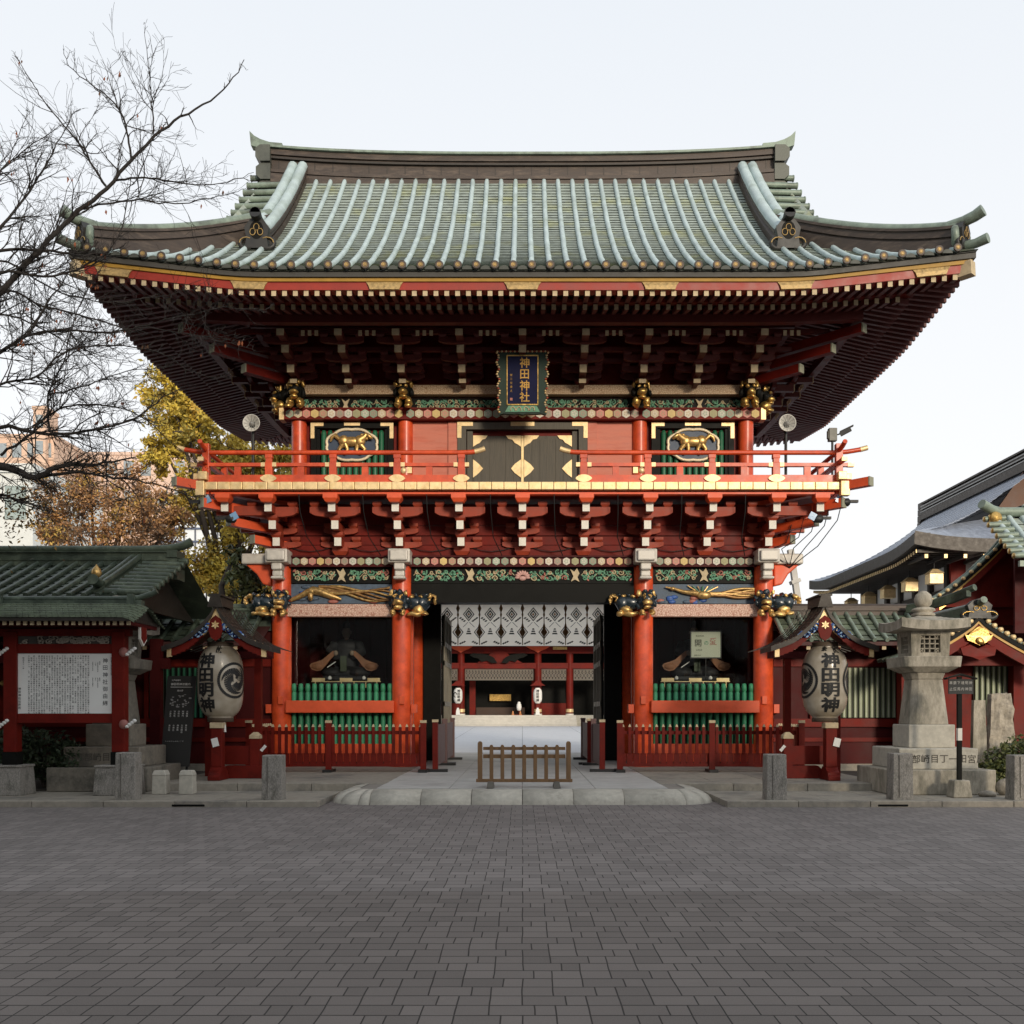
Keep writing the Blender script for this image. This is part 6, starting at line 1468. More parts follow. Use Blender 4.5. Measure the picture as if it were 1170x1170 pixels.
# ================================================================== SIDE GATE AND HALL ON THE RIGHT
ochre = M("ochre_painted_edge", (.50,.28,.05), .5)
def gabled_porch(cx, y0, y1, za, hw, drop, name, label, cat, base, tile, slabm):
    """gable facing the street, ridge running back"""
    p = thing(name, label, cat, (cx, (y0+y1)/2, base)); zf = lambda f: za-drop*(f**.8)+.10*max(0, f-.7)/.3*drop*.6
    us_ = [y0+.12+k*.3 for k in range(int((y1-y0)/.3))]; rfm, rwm = MB(), MB()
    for q in (-1, 1):
        Pq = lambda u, t_, q=q: V((cx+q*hw*(1-t_), u, zf(1-t_)))
        tile_slope(Pq, us_, lambda u: (0, .97), .09, .02, .055, rowmb=rwm, panmb=rfm)
    rf = rfm.build("roof", slabm, p); rwm.build("tile_row", tile, rf)
    mb = MB(); n = 14
    for q in (-1, 1):
        for i in range(n):
            f0, f1 = i/n, (i+1)/n; a0, a1 = cx+q*hw*f0, cx+q*hw*f1
            for dz0, dz1, ya, mi in ((-.10,.02,0,0),(-.17,-.10,.03,1),(-.42,-.17,.06,2)):
                mb.add([(a0,y0+ya,zf(f0)+dz1),(a1,y0+ya,zf(f1)+dz1),(a1,y0+ya,zf(f1)+dz0),(a0,y0+ya,zf(f0)+dz0),(a0,y0+ya+.1,zf(f0)+dz1),(a1,y0+ya+.1,zf(f1)+dz1),(a1,y0+ya+.1,zf(f1)+dz0),(a0,y0+ya+.1,zf(f0)+dz0)], [(0,1,2,3),(4,7,6,5),(0,4,5,1),(3,2,6,7),(0,3,7,4),(1,5,6,2)], mi)
    mb.build("bargeboard", [black, ochre, reddk], rf)
    mb = MB()
    for q in (-1, 1):
        for i in range(12): f = (i+.4)/12; mb.lathe((cx+q*hw*f, y0-.02, zf(f)+.07), [(0,-.02),(.055,-.015),(.06,.06)], 10, 0, True, 'y')
    mb.build("verge_cap", goldpale, rf)
    mb = MB(); mb.prism([(cx-hw*.9, zf(.9)-.2)]+[(cx-hw*f, zf(f)-.12) for f in (.8,.6,.4,.2,0)]+[(cx+hw*f, zf(f)-.12) for f in (.2,.4,.6,.8)]+[(cx+hw*.9, zf(.9)-.2)], 'xz', y0+.5, y0+.6); mb.build("gable_wall", reddk, p)
    mb = MB(); mb.prism([(cx-.2,za-.34),(cx-.08,za-.28),(cx,za-.22),(cx+.08,za-.28),(cx+.2,za-.34),(cx+.25,za-.44),(cx+.33,za-.42),(cx+.28,za-.56),(cx+.14,za-.6),(cx,za-.68),(cx-.14,za-.6),(cx-.28,za-.56),(cx-.33,za-.42),(cx-.25,za-.44)], 'xz', y0-.02, y0+.06, 0)
    mb.prism([(cx-.42,za-.72),(cx-.2,za-.66),(cx,za-.74),(cx+.2,za-.66),(cx+.42,za-.72),(cx+.36,za-.9),(cx+.15,za-.95),(cx,za-1.02),(cx-.15,za-.95),(cx-.36,za-.9)], 'xz', y0+.02, y0+.08, 1)
    mb.ell((cx,y0-.04,za-.58), (.09,.04,.09), 10, 6, 0)
    for q in (-1, 1): mb.prism([(cx+q*hw*.62,zf(.62)-.17),(cx+q*hw*.86,zf(.86)-.17),(cx+q*hw*.86,zf(.86)-.43),(cx+q*hw*.66,zf(.66)-.36)], 'xz', y0+.045, y0+.058, 0)
    carve(mb, .03, 7); mb.build("gable_ornament", [golddark, reddk], p)
    mb = MB(); mb.box(cx-.16, cx+.16, y0+.15, y1, za-.02, za+.22); mb.tube([(cx,y1,za+.26),(cx,y0+.3,za+.26),(cx,y0-.05,za+.3),(cx,y0-.25,za+.36)], .08, 10)
    crest(mb, (cx,y0+.12,za+.0), (0,-1,0), .8, .5, 2, 1); mb.build("roof_ridge", [bronzeg, golddark, blackbronze], rf)
    return p
g1 = gabled_porch(PX(1119,24.3), 24.3, 27.5, PZ(704,24.3), 1.75, 1.05, "side_gate", "red side gate with gilt gable ornament right of the stone lantern", "gate", .13, bronzeg, shingle)
for q in (-1, 1):
    x = PX(1119,24.3)+q*1.35; MB().box(x-.13, x+.13, 25.2, 25.5, .13, 3.2).build("post", reddk, g1)
xx = PX(1119,24.3)
MB().box(xx-1.6, xx+1.6, 25.25, 25.45, 2.7, 2.95).box(xx-1.4, xx+6, 25.6, 25.75, .3, 3.2).build("board_wall", reddk, g1)
for k in range(2):
    mb = MB(); a = PX(1113,25.5)+k*2.2
    mb.box(a, a+1.9, 25.54, 25.56, PZ(813,25.5), PZ(761,25.5), 0)
    for q in range(14): u = lerp(a+.06, a+1.84, q/13); mb.box(u-.035, u+.035, 25.49, 25.539, PZ(813,25.5), PZ(761,25.5), 1); mb.box(u-.008, u+.008, 25.485, 25.4895, PZ(812,25.5), PZ(762,25.5), 2)
    mb.build("lattice_window", [M("lattice_shadow_board", (.05,.055,.035), .7), sage, M("lattice_edge_paint", (.55,.56,.45), .6)], g1)
MB().ell((PX(1097,25.2),25.15,PZ(750,25.2)), (.1,.04,.1), 10, 6).build("nail_cover", gold, g1)
# ridge sweeping up to the gate's own ornament
mb = MB(); mb.tube([(PX(1040,25.6),25.8,PZ(692,25.6)),(PX(1070,25),25.4,PZ(688,25.2)),(PX(1095,24.6),24.9,PZ(680,24.8)),(PX(1116,24.3),24.4,PZ(671,24.4))], [.055,.06,.07,.08], 10)
mb.sweep([(PX(1040,25.6),25.82,PZ(706,25.6)),(PX(1070,25),25.42,PZ(702,25.2)),(PX(1095,24.6),24.92,PZ(695,24.8)),(PX(1110,24.3),24.45,PZ(688,24.4))], [(-.07,.14),(.07,.14),(.07,.28),(-.07,.28)]); mb.build("hip_ridge", [darktile], g1)
# taller gabled building behind it
g2 = gabled_porch(PX(1168,33), 33, 33.9, PZ(592,33), 3.0, 2.9, "gabled_hall", "tall gabled hall with gilt-capped roof edge at the right edge", "building", .13, bronzeg, pan)
MB().box(PX(1168,33)-2.2, PX(1168,33)+3, 34, 39.5, .13, 5.2).build("hall_wall", reddeep, g2)
MB().box(PX(1168,33)-2.3, PX(1168,33)+3, 33.9, 34.0, 2.9, 3.6).box(PX(1168,33)-2.3, PX(1168,33)+3, 33.88, 34.0, 4.4, 4.9).build("hall_beam", reddk, g2)
mb, rwm = MB(), MB(); X0 = PX(1141,32)
tile_slope(lambda u, t_: V((u, 30.6+t_, 6.05+.62*t_+.05*t_*t_)), [X0+.25+k*.42 for k in range(12)], lambda u: (0, 2.2), .3, .025, .09, rowmb=rwm, panmb=mb)
rf = mb.build("porch_roof", pan, g2); rwm.build("tile_row", patina, rf)
mb = MB()
for k in range(8): t_ = .1+k*.28; z = 6.05+.62*t_+.05*t_*t_; mb.tube([(X0-.15,30.6+t_,z+.06),(X0+.5,30.6+t_,z+.1)], .09, 8, 0); mb.lathe((X0-.16,30.6+t_,z+.06), [(0,-.015),(.08,-.012),(.09,.03)], 10, 1, True, 'x'); 
mb.box(X0, X0+5, 30.62, 30.75, 5.85, 6.02); mb.tube([(X0+5,32.8,7.85),(X0+.4,32.8,7.85),(X0+.1,32.7,7.9),(X0-.3,32.5,8.05)], .15, 10, 0); mb.lathe((X0+.15,32.5,7.62), [(0,-.05),(.16,-.03),(.2,.02),(.2,.15)], 14, 1, True, 'y'); mb.build("verge_tile", [bronzeg, golddark], rf)
MB().box(X0+.5, X0+5, 32.0, 32.1, 4.0, 6.9).build("porch_wall", reddeep, g2)
def side_hall():
    p = thing("side_hall", "long white-walled hall with sweeping blue grey copper roof at right", "building", (20.6, 48, .13))
    slate = M("blue_grey_copper", (.27,.30,.36), .45, metal=.2, var=.22, scale=4, stretch=(1,1,1), col2=(.28,.30,.34), mscale=.8, bump=.05)
    XL, XC, XR = 15.0, 20.6, 26.2; Y0, Y1 = 40.0, 54.7; ze, zr = 8.1, 11.5
    zf = lambda f: ze+(zr-ze)*(.52*f+.48*f*f)
    lift = lambda y: .32*max(0, 1-(y-Y0)/3.5)**2+.32*max(0, 1-(Y1-y)/3.5)**2
    mb = MB(); n = 22; m = 26
    for q, xe in ((1, XL), (-1, XR)):
        ys = [lerp(Y0, Y1, k/m) for k in range(m+1)]
        for k in range(n):
            f0, f1 = k/n, (k+1)/n
            for a in range(m):
                y0, y1 = ys[a], ys[a+1]; 
                def pt(f, y, dz): 
                    yy = lerp(y, max(min(y, Y1-2.6*f), Y0+2.2*f), 1) if f < .75 else max(min(y, Y1-1.9), Y0+1.2)
                    return (lerp(xe, XC, f), yy, zf(f)+lift(y)*(1-f)**2+dz)
                mb.add([pt(f0,y0,.03),pt(f0,y1,.03),pt(f1,y1,0),pt(f1,y0,0),pt(f0,y0,0),pt(f0,y1,0)], [(0,1,2,3),(4,5,1,0)])
    rf = mb.build("roof", slate, p)
    mb = MB()                                          # front skirt
    mb.grid(lambda u, f: V((lerp(XL, XR, u) if f == 0 else lerp(XL+4.0*f, XR-4.0*f, u), Y0+2.4*f, ze+.1+lift(Y0)*(abs(2*u-1)**4)*(1-f)+1.25*f)), [k/20 for k in range(21)], [0,.25,.5,.75,1]); mb.build("front_skirt_roof", slate, rf)
    MB().prism([(XL+3.6,9.2),(XR-3.6,9.2),(XR-4.2,9.8),(XC+.3,zr-.15),(XC-.3,zr-.15),(XL+4.2,9.8)], 'xz', Y0+2.3, Y0+2.4).build("gable_wall", M("umber_gable_board", (.14,.075,.05), .7), p)
    mb = MB()
    for w, z0, z1 in ((.42,-.2,.15),(.34,.15,.28),(.38,.28,.42),(.3,.42,.6),(.42,.6,.68)): mb.box(XC-w, XC+w, Y0+1.3, Y1-1.6, zr+z0, zr+z1)
    for k in range(4): mb.box(XC-.45+.05*k, XC+.45-.05*k, Y1-1.6, Y1-1.25+.1*k, zr-.6+.35*k, zr-.3+.35*k)
    mb.build("roof_ridge", browncopper, rf)
    mb = MB()
    for z_ in (.16, .3, .44): 
        for q in (-1, 1): mb.box(XC+q*.435, XC+q*.40, Y0+1.35, Y1-1.65, zr+z_, zr+z_+.05)
    mb.build("ridge_course", M("silver_grey_course", (.30,.30,.29), .5, metal=.2), rf)
    mb = MB()                                          # thick layered eave
    ys = [lerp(Y0, Y1, k/30) for k in range(31)]
    mb.sweep([(XL, y+.012, ze+lift(y)) for y in ys], [(-.02,-.42),(.6,-.42),(.6,.02),(-.02,.02)], 0, side=(1,0,0))
    mb.grid(lambda u, v: V((lerp(XL, XR, u), Y0, ze+lift(Y0)*(abs(2*u-1)**4)+v)), [k/20 for k in range(21)], [-.42,.1]); mb.grid(lambda u, v: V((lerp(XL, XR, u), Y0+v, ze+lift(Y0)*(abs(2*u-1)**4)-.42)), [k/20 for k in range(21)], [0,1]); mb.build("thick_eave", browncopper, rf)
    mb = MB()
    for k in range(60): y = Y0+.4+k*.24; mb.box(XL+.2, XL+2.2, y-.05, y+.05, ze-.62+lift(y), ze-.5+lift(y), 0); mb.box(XL+.17, XL+.2, y-.052, y+.052, ze-.625+lift(y), ze-.495+lift(y), 1)
    for k in range(14): x = XL+.5+k*.75; mb.box(x-.06, x+.06, Y0+.2, Y0+2, ze-.6, ze-.46, 0); mb.box(x-.063, x+.063, Y0+.17, Y0+.2, ze-.604, ze-.456, 1)
    tag(mb.build("rafters", [browncopper, goldpale], p), kind="stuff")
    MB().box(XL+2.3, XR-2.3, Y0+2.2, Y1-2, .13, ze+.2).build("plaster_wall", plaster, p)
    for k in range(7): y = Y0+2.4+k*1.75; MB().box(XL+2.12, XL+2.3, y-.14, y+.14, .13, ze).build("timber_post", browncopper, p)
    for x in (XL+2.5, XL+5.2, XL+8): MB().box(x-.3, x+.3, Y0+2.02, Y0+2.2, .13, ze).build("timber_post", reddk, p)
    MB().box(XL+2.2, XL+2.29, Y0+2.2, Y1-2, 6.4, 6.6).box(XL+2.2, XR-2.3, Y0+2.1, Y0+2.19, 6.7, 6.9).build("timber_rail", browncopper, p)
    for k in range(6):
        y = Y0+3.3+k*1.75; w = MB().box(XL+2.22, XL+2.31, y-.62, y+.62, 4.6, 6.3, 0).box(XL+2.21, XL+2.22, y-.03, y+.03, 4.6, 6.3, 1).build("hall_window", [M("dark_pane", (.05,.055,.06), .15), iron], p)
    for k in range(5):
        y = Y0+1.2+k*2.6; x = XL+1.2
        l = thing("eave_lantern", "gilt hanging lantern, number %s along the hall eave from the corner" % ("one two three four five".split()[k]), "lantern", (x, y, 6.7), "gilt lanterns under the hall eave")
        l["label"] = ("gilt hanging lantern nearest the corner of the white-walled hall", "second gilt hanging lantern from the corner of the white hall", "third gilt hanging lantern from the corner of the white hall", "fourth gilt hanging lantern from the corner of the white hall", "farthest gilt hanging lantern along the white hall's eave")[k]
        MB().box(x-.26,x+.26,y-.26,y+.26,6.62,7.0).frus((x,y),.6,.6,.2,.2,7.02,7.2).build("lantern_box", goldpale, l); MB().cyl((x,y,7.2),(x,y,7.55),.02).build("chain", iron, l)
side_hall()
# ================================================================== MAIN HALL SEEN THROUGH THE GATE
def main_hall():
    Y = 70.0; X = lambda px: PX(px, Y); Z = lambda py: PZ(py, Y); cx = X(570.5); fz = Z(817.2)
    p = thing("main_hall", "red worship hall with white steps seen through the gate opening", "building", (cx, Y, .65))
    n = 5; mb = MB(); z0 = .6
    for k in range(n): mb.box(X(440), X(658), Y-1.8+k*.36, Y+.2, lerp(z0, fz, k/n), lerp(z0, fz, (k+1)/n)-.0, 0)
    mb.build("stone_steps", M("white_granite_step", (.55,.52,.46), .8, var=.12, scale=3), p, bevel=.01)
    MB().box(cx-14, cx+14, Y+.2, Y+14, z0-.3, fz).build("hall_floor", stonelight, p)
    for px in (437, 489, 526, 614.8, 651.5, 703):
        c = MB(); c.lathe((X(px),Y+.8,0), [(.24,fz),(.24,Z(738))], 16, 0); c.lathe((X(px),Y+.8,0), [(.26,fz+.2),(.26,fz+.42)], 16, 1); c.lathe((X(px),Y+.8,0), [(.28,fz),(.28,fz+.1)], 16, 2); c.build("column", [reddk, goldpale, white], p)
    MB().box(cx-14, cx+14, Y+.6, Y+1.0, Z(763.5), Z(757)).box(cx-14, cx+14, Y+.55, Y+1.05, Z(746), Z(738)).build("hall_beam", reddk, p)
    mb = MB(); mb.prism([(X(545),Z(757)),(X(597),Z(757)),(X(588),Z(752)),(X(582),Z(748)),(X(578),Z(744)),(X(571),Z(741.5)),(X(563),Z(744)),(X(558),Z(748)),(X(552),Z(752))], 'xz', Y+.5, Y+.6, 0); mb.build("frog_leg_strut", reddk, p)
    for q, a, b_ in ((-1, 536, 568), (1, 573, 603)):
        mb = MB(); pts = [(a,757),(a+4,751),(a+10,748),(a+18,746.5),(b_-4,746),(b_,748),(b_-5,751),(b_-10,752),(b_-14,756),(b_-20,754.5),(a+6,757.5)]
        mb.prism([(X(u), Z(v)) for u, v in (pts if q > 0 else [(a+b_-u, v) for u, v in pts])], 'xz', Y+.3, Y+.5, 0); mb.build("wave_carving", black, p)
    for px in (526, 614.8):
        MB().prism([(X(px-14),Z(738)),(X(px+14),Z(738)),(X(px+9),Z(741)),(X(px+4),Z(743)),(X(px),Z(745.5)),(X(px-4),Z(743)),(X(px-9),Z(741))], 'xz', Y+.3, Y+.6, 0).build("bracket_arm", redb, p)
    MB().box(X(632), X(648), Y+.2, Y+.3, Z(742), Z(738.5)).box(X(490), X(510), Y+.2, Y+.3, Z(742), Z(739)).build("gilt_beam_plate", gold, p)
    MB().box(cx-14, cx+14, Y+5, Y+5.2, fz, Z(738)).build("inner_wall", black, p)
    for a, b_ in ((503, 521), (618, 648)):
        MB().box(X(a), X(b_), Y+3.0, Y+3.1, Z(803), Z(776)).build("green_lattice", black, p); MB().box(X(a-3), X(b_+3), Y+2.9, Y+3.1, fz, Z(803)).build("low_panel", reddk, p)
    MB().box(X(608), X(616), Y+2.9, Y+3.1, fz, Z(776)).box(X(534), X(541), Y+2.9, Y+3.1, fz, Z(776)).build("inner_post", reddk, p)
    MB().box(X(541), X(600), Y+4.2, Y+4.5, fz, Z(808)).build("offertory_box", M("dark_brown_chest", (.05,.025,.015), .6), p)
    MB().box(X(557), X(583), Y+4.6, Y+4.7, Z(800), Z(792)).build("dim_altar_fittings", golddark, p)
    mb = MB(); zf = lambda f: Z(736)+7.2*(.35*f+.65*f*f)
    mb.grid(lambda u, f: V((cx+15.5*u*(1-.18*f), Y-2+9*f, zf(f)+.5*abs(u)**4*(1-f))), [-1+k/12 for k in range(25)], [k/10 for k in range(11)]); mb.grid(lambda u, f: V((cx+15.5*u*(1-.18*f), Y+16-9*f, zf(f))), [-1+k/6 for k in range(13)], [k/5 for k in range(6)])
    mb.box(cx-14, cx+14, Y-1.8, Y+15, Z(738)+.1, Z(737)+.1); rf = mb.build("roof", darktile, p)
    MB().box(cx-12.8, cx+12.8, Y+6.6, Y+7.4, zf(1)-.1, zf(1)+.9).build("roof_ridge", bronze, rf)
    for a, b_, nx, lb in ((489, 522, 9, "left"), (530.5, 609.5, 22, "mid"), (619, 648, 8, "rightish"), (656, 700, 11, "end")):
        curtain(X(a), X(b_), Y+.75, Z(777), Z(763.8), nx, {"left": "small white patterned curtain left of the hall's left lantern", "mid": "broad white patterned curtain over the hall entrance", "rightish": "small white patterned curtain right of the hall's right lantern", "end": "white patterned curtain beyond the hall's plain red column"}[lb], False, "white curtains along the hall front")
    for px, lb in ((523.5, "small white lantern on the left column of the distant hall"), (614.3, "small white lantern on the right column of the distant hall")):
        x = X(px); y = Y-.1; l = thing("hall_lantern", lb, "lantern", (x, y, fz), "white lanterns before the hall")
        mb = MB(); zc = Z(794.8); H = Z(786)-Z(803.5); mb.lathe((x,y,zc-H/2), lantern_profile(H, .29), 20); mb.build("paper_body", paperwhite, l)
        mb = MB(); letters(mb, "神田明神", lambda a, c_: (x+(.06 if px < 560 else 0)+a, y-.30, zc+H*.3+c_), .2, .03, 0, True, 1.02)
        if px < 560: mb.tube([(x-.17+.1*math.cos(k*.6), y-.27, zc+.05+.16*math.sin(k*.6)) for k in range(9)], .03, 5)
        mb.build("ink_lettering", inkblack, l)
        MB().prism([(x-.5,Z(783.5)),(x+.5,Z(783.5)),(x+.28,Z(781)),(x+.1,Z(778)),(x-.1,Z(778)),(x-.28,Z(781))], 'xz', y-.3, y+.3).build("canopy", reddk, l)
        MB().box(x-.1,x+.1,y-.05,y+.05,fz,Z(804)).build("post", reddk, l)
        MB().prism([(x-.14,fz+.02),(x+.14,fz+.02),(x+.12,fz+.3),(x+.05,fz+.5),(x-.05,fz+.5),(x-.12,fz+.3)], 'xz', y-.12, y-.1).build("paper_strip", paperwhite, l)
    x, y = X(593), Y+.4; l = thing("white_vessel", "small rounded white vessel standing at the hall entrance", "vessel", (x, y, fz))
    MB().lathe((x,y,Z(812)), [(.08,0),(.14,.06),(.17,.25),(.15,.42),(.1,.5),(.1,.56),(.06,.6)], 14).build("vessel_body", paperwhite, l); MB().box(x-.25,x+.25,y-.15,y+.15,fz,fz+.05).cyl((x,y,fz),(x,y,Z(812)),.05).build("stand", reddk, l)
    for px, lb in ((586, "left one of two tiny orange cones at the hall entrance"), (594.5, "right one of two tiny orange cones at the hall entrance")):
        MBc = MB(); MBc.lathe((X(px),Y+.1,fz), [(.12,0),(.12,.03),(.09,.03),(.03,.28),(0,.29)], 10); tag(MBc.build("orange_cone", M("orange_white_cone", (.6,.25,.1), .6)), lb, "cone", "small cones on the hall floor")
main_hall()
# ================================================================== BUILDINGS BEYOND THE TREES, LEFT
def tower(name, label, x0, x1, y0, y1, h, wallm, floors, cols, winm, group=None):
    p = thing(name, label, "building", ((x0+x1)/2, (y0+y1)/2, 0), group)
    w = MB().box(x0, x1, y0, y1, 0, h).build("wall", wallm, p)
    fh = h/floors; cw = (x1-x0)/cols
    for k in range(floors):
        for j in range(cols):
            if y0 < 0: break
            if floors*cols <= 100: MB().box(x0+(j+.2)*cw, x0+(j+.8)*cw, y0-.06, y0-.01, k*fh+fh*.3, k*fh+fh*.8).build("window", winm, p)
    MB().box(x0-.15, x1+.15, y0-.15, y1+.15, h+.003, h+.5).build("parapet", wallm, p)
    return p
winm = M("hazy_window_glass", (.30,.34,.36), .2)
orange_wall = M("salmon_tile_cladding", (.66,.46,.34), .8, var=.12); pinkwall = M("pink_cladding", (.66,.48,.38), .8, var=.1); whitewall = M("white_render", (.70,.72,.70), .8, var=.06)
Yb = 150; XB = lambda px: PX(px, Yb); ZB = lambda py: PZ(py, Yb)
tower("apartment_block", "far salmon apartment block seen through the bare branches", XB(-40), XB(62), Yb, Yb+15, ZB(500), orange_wall, 10, 6, winm)
Yb = 170; tower("apartment_block", "far pinkish apartment block left of the yellow tree", XB(60), XB(215), Yb, Yb+15, ZB(520), pinkwall, 9, 8, winm)
tb = tower("rooftop_tower", "slim salmon rooftop tower rising above the far salmon block", PX(38,149), PX(52,149), 149, 153, PZ(468,149), orange_wall, 12, 1, winm)
Yb = 60; tower("white_building", "plain white building at the left edge behind the pavilion", PX(-120,60), PX(37.5,60), 60, 70, PZ(540,60), whitewall, 4, 4, M("pale_window", (.35,.42,.40), .3))
Yb = 90
gb = thing("glass_building", "pale glass-fronted building behind the autumn trees", "building", (PX(235,90), 95, 0))
MB().box(PX(185,90), PX(300,90), 90, 100, 0, PZ(588,90)).build("glass_wall", M("white_glass_wall", (.75,.78,.80), .2, var=.04), gb)
mb = MB()
for k in range(10): x = lerp(PX(185,90), PX(300,90), k/9); mb.box(x-.06, x+.06, 89.9, 89.99, 0, PZ(588,90))
mb.build("mullion", M("steel_grey", (.10,.11,.14), .5), gb); mb = MB()
for py in (603, 618, 634, 640, 660): mb.box(PX(185,90), PX(300,90), 89.86, 89.895, PZ(py+2,90), PZ(py,90))
mb.build("transom", M("steel_blue_grey", (.08,.10,.16), .5), gb)
# leaning pole beyond the right of the gate
lp = thing("utility_pole", "leaning grey pole with clamps beyond the right gate column", "pole", (PX(925,34), 34, .13))
MB().bar((PX(930,34),34,PZ(705,34)-3), (PX(903,34),34,PZ(628,34)), .22, .18).build("pole", grey, lp)
mb = MB()
for f in (.45, .62, .8): c_ = V((PX(930,34),34,PZ(705,34)-3)).lerp(V((PX(903,34),34,PZ(628,34))), f); mb.obox(c_, (.3,.34,.12), Matrix.Rotation(-.33,3,'Y'))
mb.build("clamp", grey, lp)
# ================================================================== TREES
def grow(mb, p, d, ln, r, depth, rnd, tips, n=6, gnarl=.25, side=3, kids=2, upw=.05):
    pts = [p]; rs = [r]; q = p.copy(); d = d.normalized()
    for k in range(n):
        d = (d+V((rnd.gauss(0,gnarl), rnd.gauss(0,gnarl), rnd.gauss(0,gnarl)+upw))*.5).normalized(); q = q+d*ln/n; pts.append(q.copy()); rs.append(r*(1-.75*(k+1)/n))
        if depth > 0 and k > 0:
            for _ in range(kids if rnd.random() < .75 else kids-1):
                e = (d+V((rnd.gauss(0,1), rnd.gauss(0,1), rnd.gauss(0,1))).normalized()*.9).normalized()
                grow(mb, q, e, ln*rnd.uniform(.4,.62), rs[-1]*.62, depth-1, rnd, tips, max(3, n-1), gnarl, side, kids, upw)
        if depth <= 1: tips.append((q.copy(), d.copy()))
    mb.tube(pts, rs, 7 if r > .04 else (5 if r > .012 else 3), 0, True, False)
def leafy_tree(name, label, base, blobs, n, s, cols, seed, trunk_r, lean=(0,0), trunkmat=None):
    p = thing(name, label, "tree", base); r = random.Random(seed); b_ = V(base)
    tr = MB(); top = V((base[0]+lean[0], base[1]+lean[1], max(b[2] for b in blobs)*.75))
    tr.tube([b_+(top-b_)*f+V((r.gauss(0,.08),r.gauss(0,.08),0)) for f in (0,.2,.4,.6,.8,1)], [trunk_r*(1-.13*k) for k in range(6)], 10)
    tips = []
    for bx, by, bz, rx, ry, rz_ in blobs:
        c = V((bx,by,bz)); st_ = b_+(top-b_)*r.uniform(.35,.85); tr.tube([st_, lerp(st_, c, .5)+V((r.gauss(0,.2),r.gauss(0,.2),.2)), c], [trunk_r*.45,trunk_r*.3,trunk_r*.15], 7)
        for k in range(9):
            e = V((r.gauss(0,1), r.gauss(0,1), r.gauss(0,1))).normalized(); tr.tube([c, c+V((e.x*rx,e.y*ry,e.z*rz_))*.5+V((0,0,.1)), c+V((e.x*rx,e.y*ry,e.z*rz_))*.95], [trunk_r*.15,trunk_r*.08,.012], 5)
    tr.build("trunk", trunkmat or barkbrown, p)
    mb = MB(); clumps = []
    for bx, by, bz, rx, ry, rz_ in blobs:
        for k in range(int(16*(rx*rz_)**.5)+6):
            d = V((r.gauss(0,1), r.gauss(0,1), r.gauss(0,1))).normalized(); k_ = r.uniform(.3,1.05); clumps.append((V((bx+d.x*rx*k_, by+d.y*ry*k_, bz+d.z*rz_*k_)), r.uniform(.25,.6)*min(rx,rz_)*.7, r.random()))
    for i in range(n):
        c, cr_, tone = r.choice(clumps); q = c+V((r.gauss(0,.5), r.gauss(0,.5), r.gauss(0,.42)))*cr_
        mi = min(3, int(tone*3.2+r.uniform(-.5,.9))); leafquad(mb, q, s*r.uniform(.6,1.3), r, max(0, mi))
    mb.build("crown", leafmats(name, cols), p)
TY = 44; bx = lambda px, py, rp, rz_=None, Y=TY: (PX(px,Y), Y+random.uniform(-1,1), PZ(py,Y), rp*Y/F, rp*Y/F, (rz_ or rp)*Y/F)
leafy_tree("ginkgo_tree", "tall yellow ginkgo tree between gate and far apartment block", (PX(265,TY),TY,.13),
   [bx(200,450,30,34),bx(222,500,36,34),bx(255,520,34),bx(292,530,34),bx(235,560,40),bx(285,580,40),bx(330,540,40),bx(262,620,34),bx(240,660,30),bx(275,670,36),bx(330,620,40),bx(215,475,30),bx(195,520,22,30)], 46000, .105,
   [(.70,.52,.07),(.58,.43,.07),(.38,.31,.07),(.62,.40,.06)], 11, .35)
TY = 50
leafy_tree("russet_tree", "brown-leaved autumn tree behind the dark green pavilion roof", (PX(120,TY),TY,.13),
   [bx(70,570,34),bx(110,560,34),bx(150,575,38),bx(190,580,32),bx(130,605,40),bx(90,610,40),bx(175,610,36),bx(210,600,22),bx(55,605,26)], 17000, .085,
   [(.52,.28,.10),(.36,.19,.09),(.2,.13,.08),(.60,.40,.10)], 13, .28)
TY = 36
leafy_tree("evergreen_tree", "dark trunked broadleaf tree close beside the gate's left eave", (PX(300,TY),TY,.13),
   [bx(285,660,22,Y=TY),bx(262,632,14,Y=TY),bx(305,690,20,Y=TY)], 2600, .12, [(.10,.12,.04),(.06,.08,.03),(.04,.05,.02),(.2,.15,.04)], 17, .34, lean=(-1.6,0), trunkmat=bark)
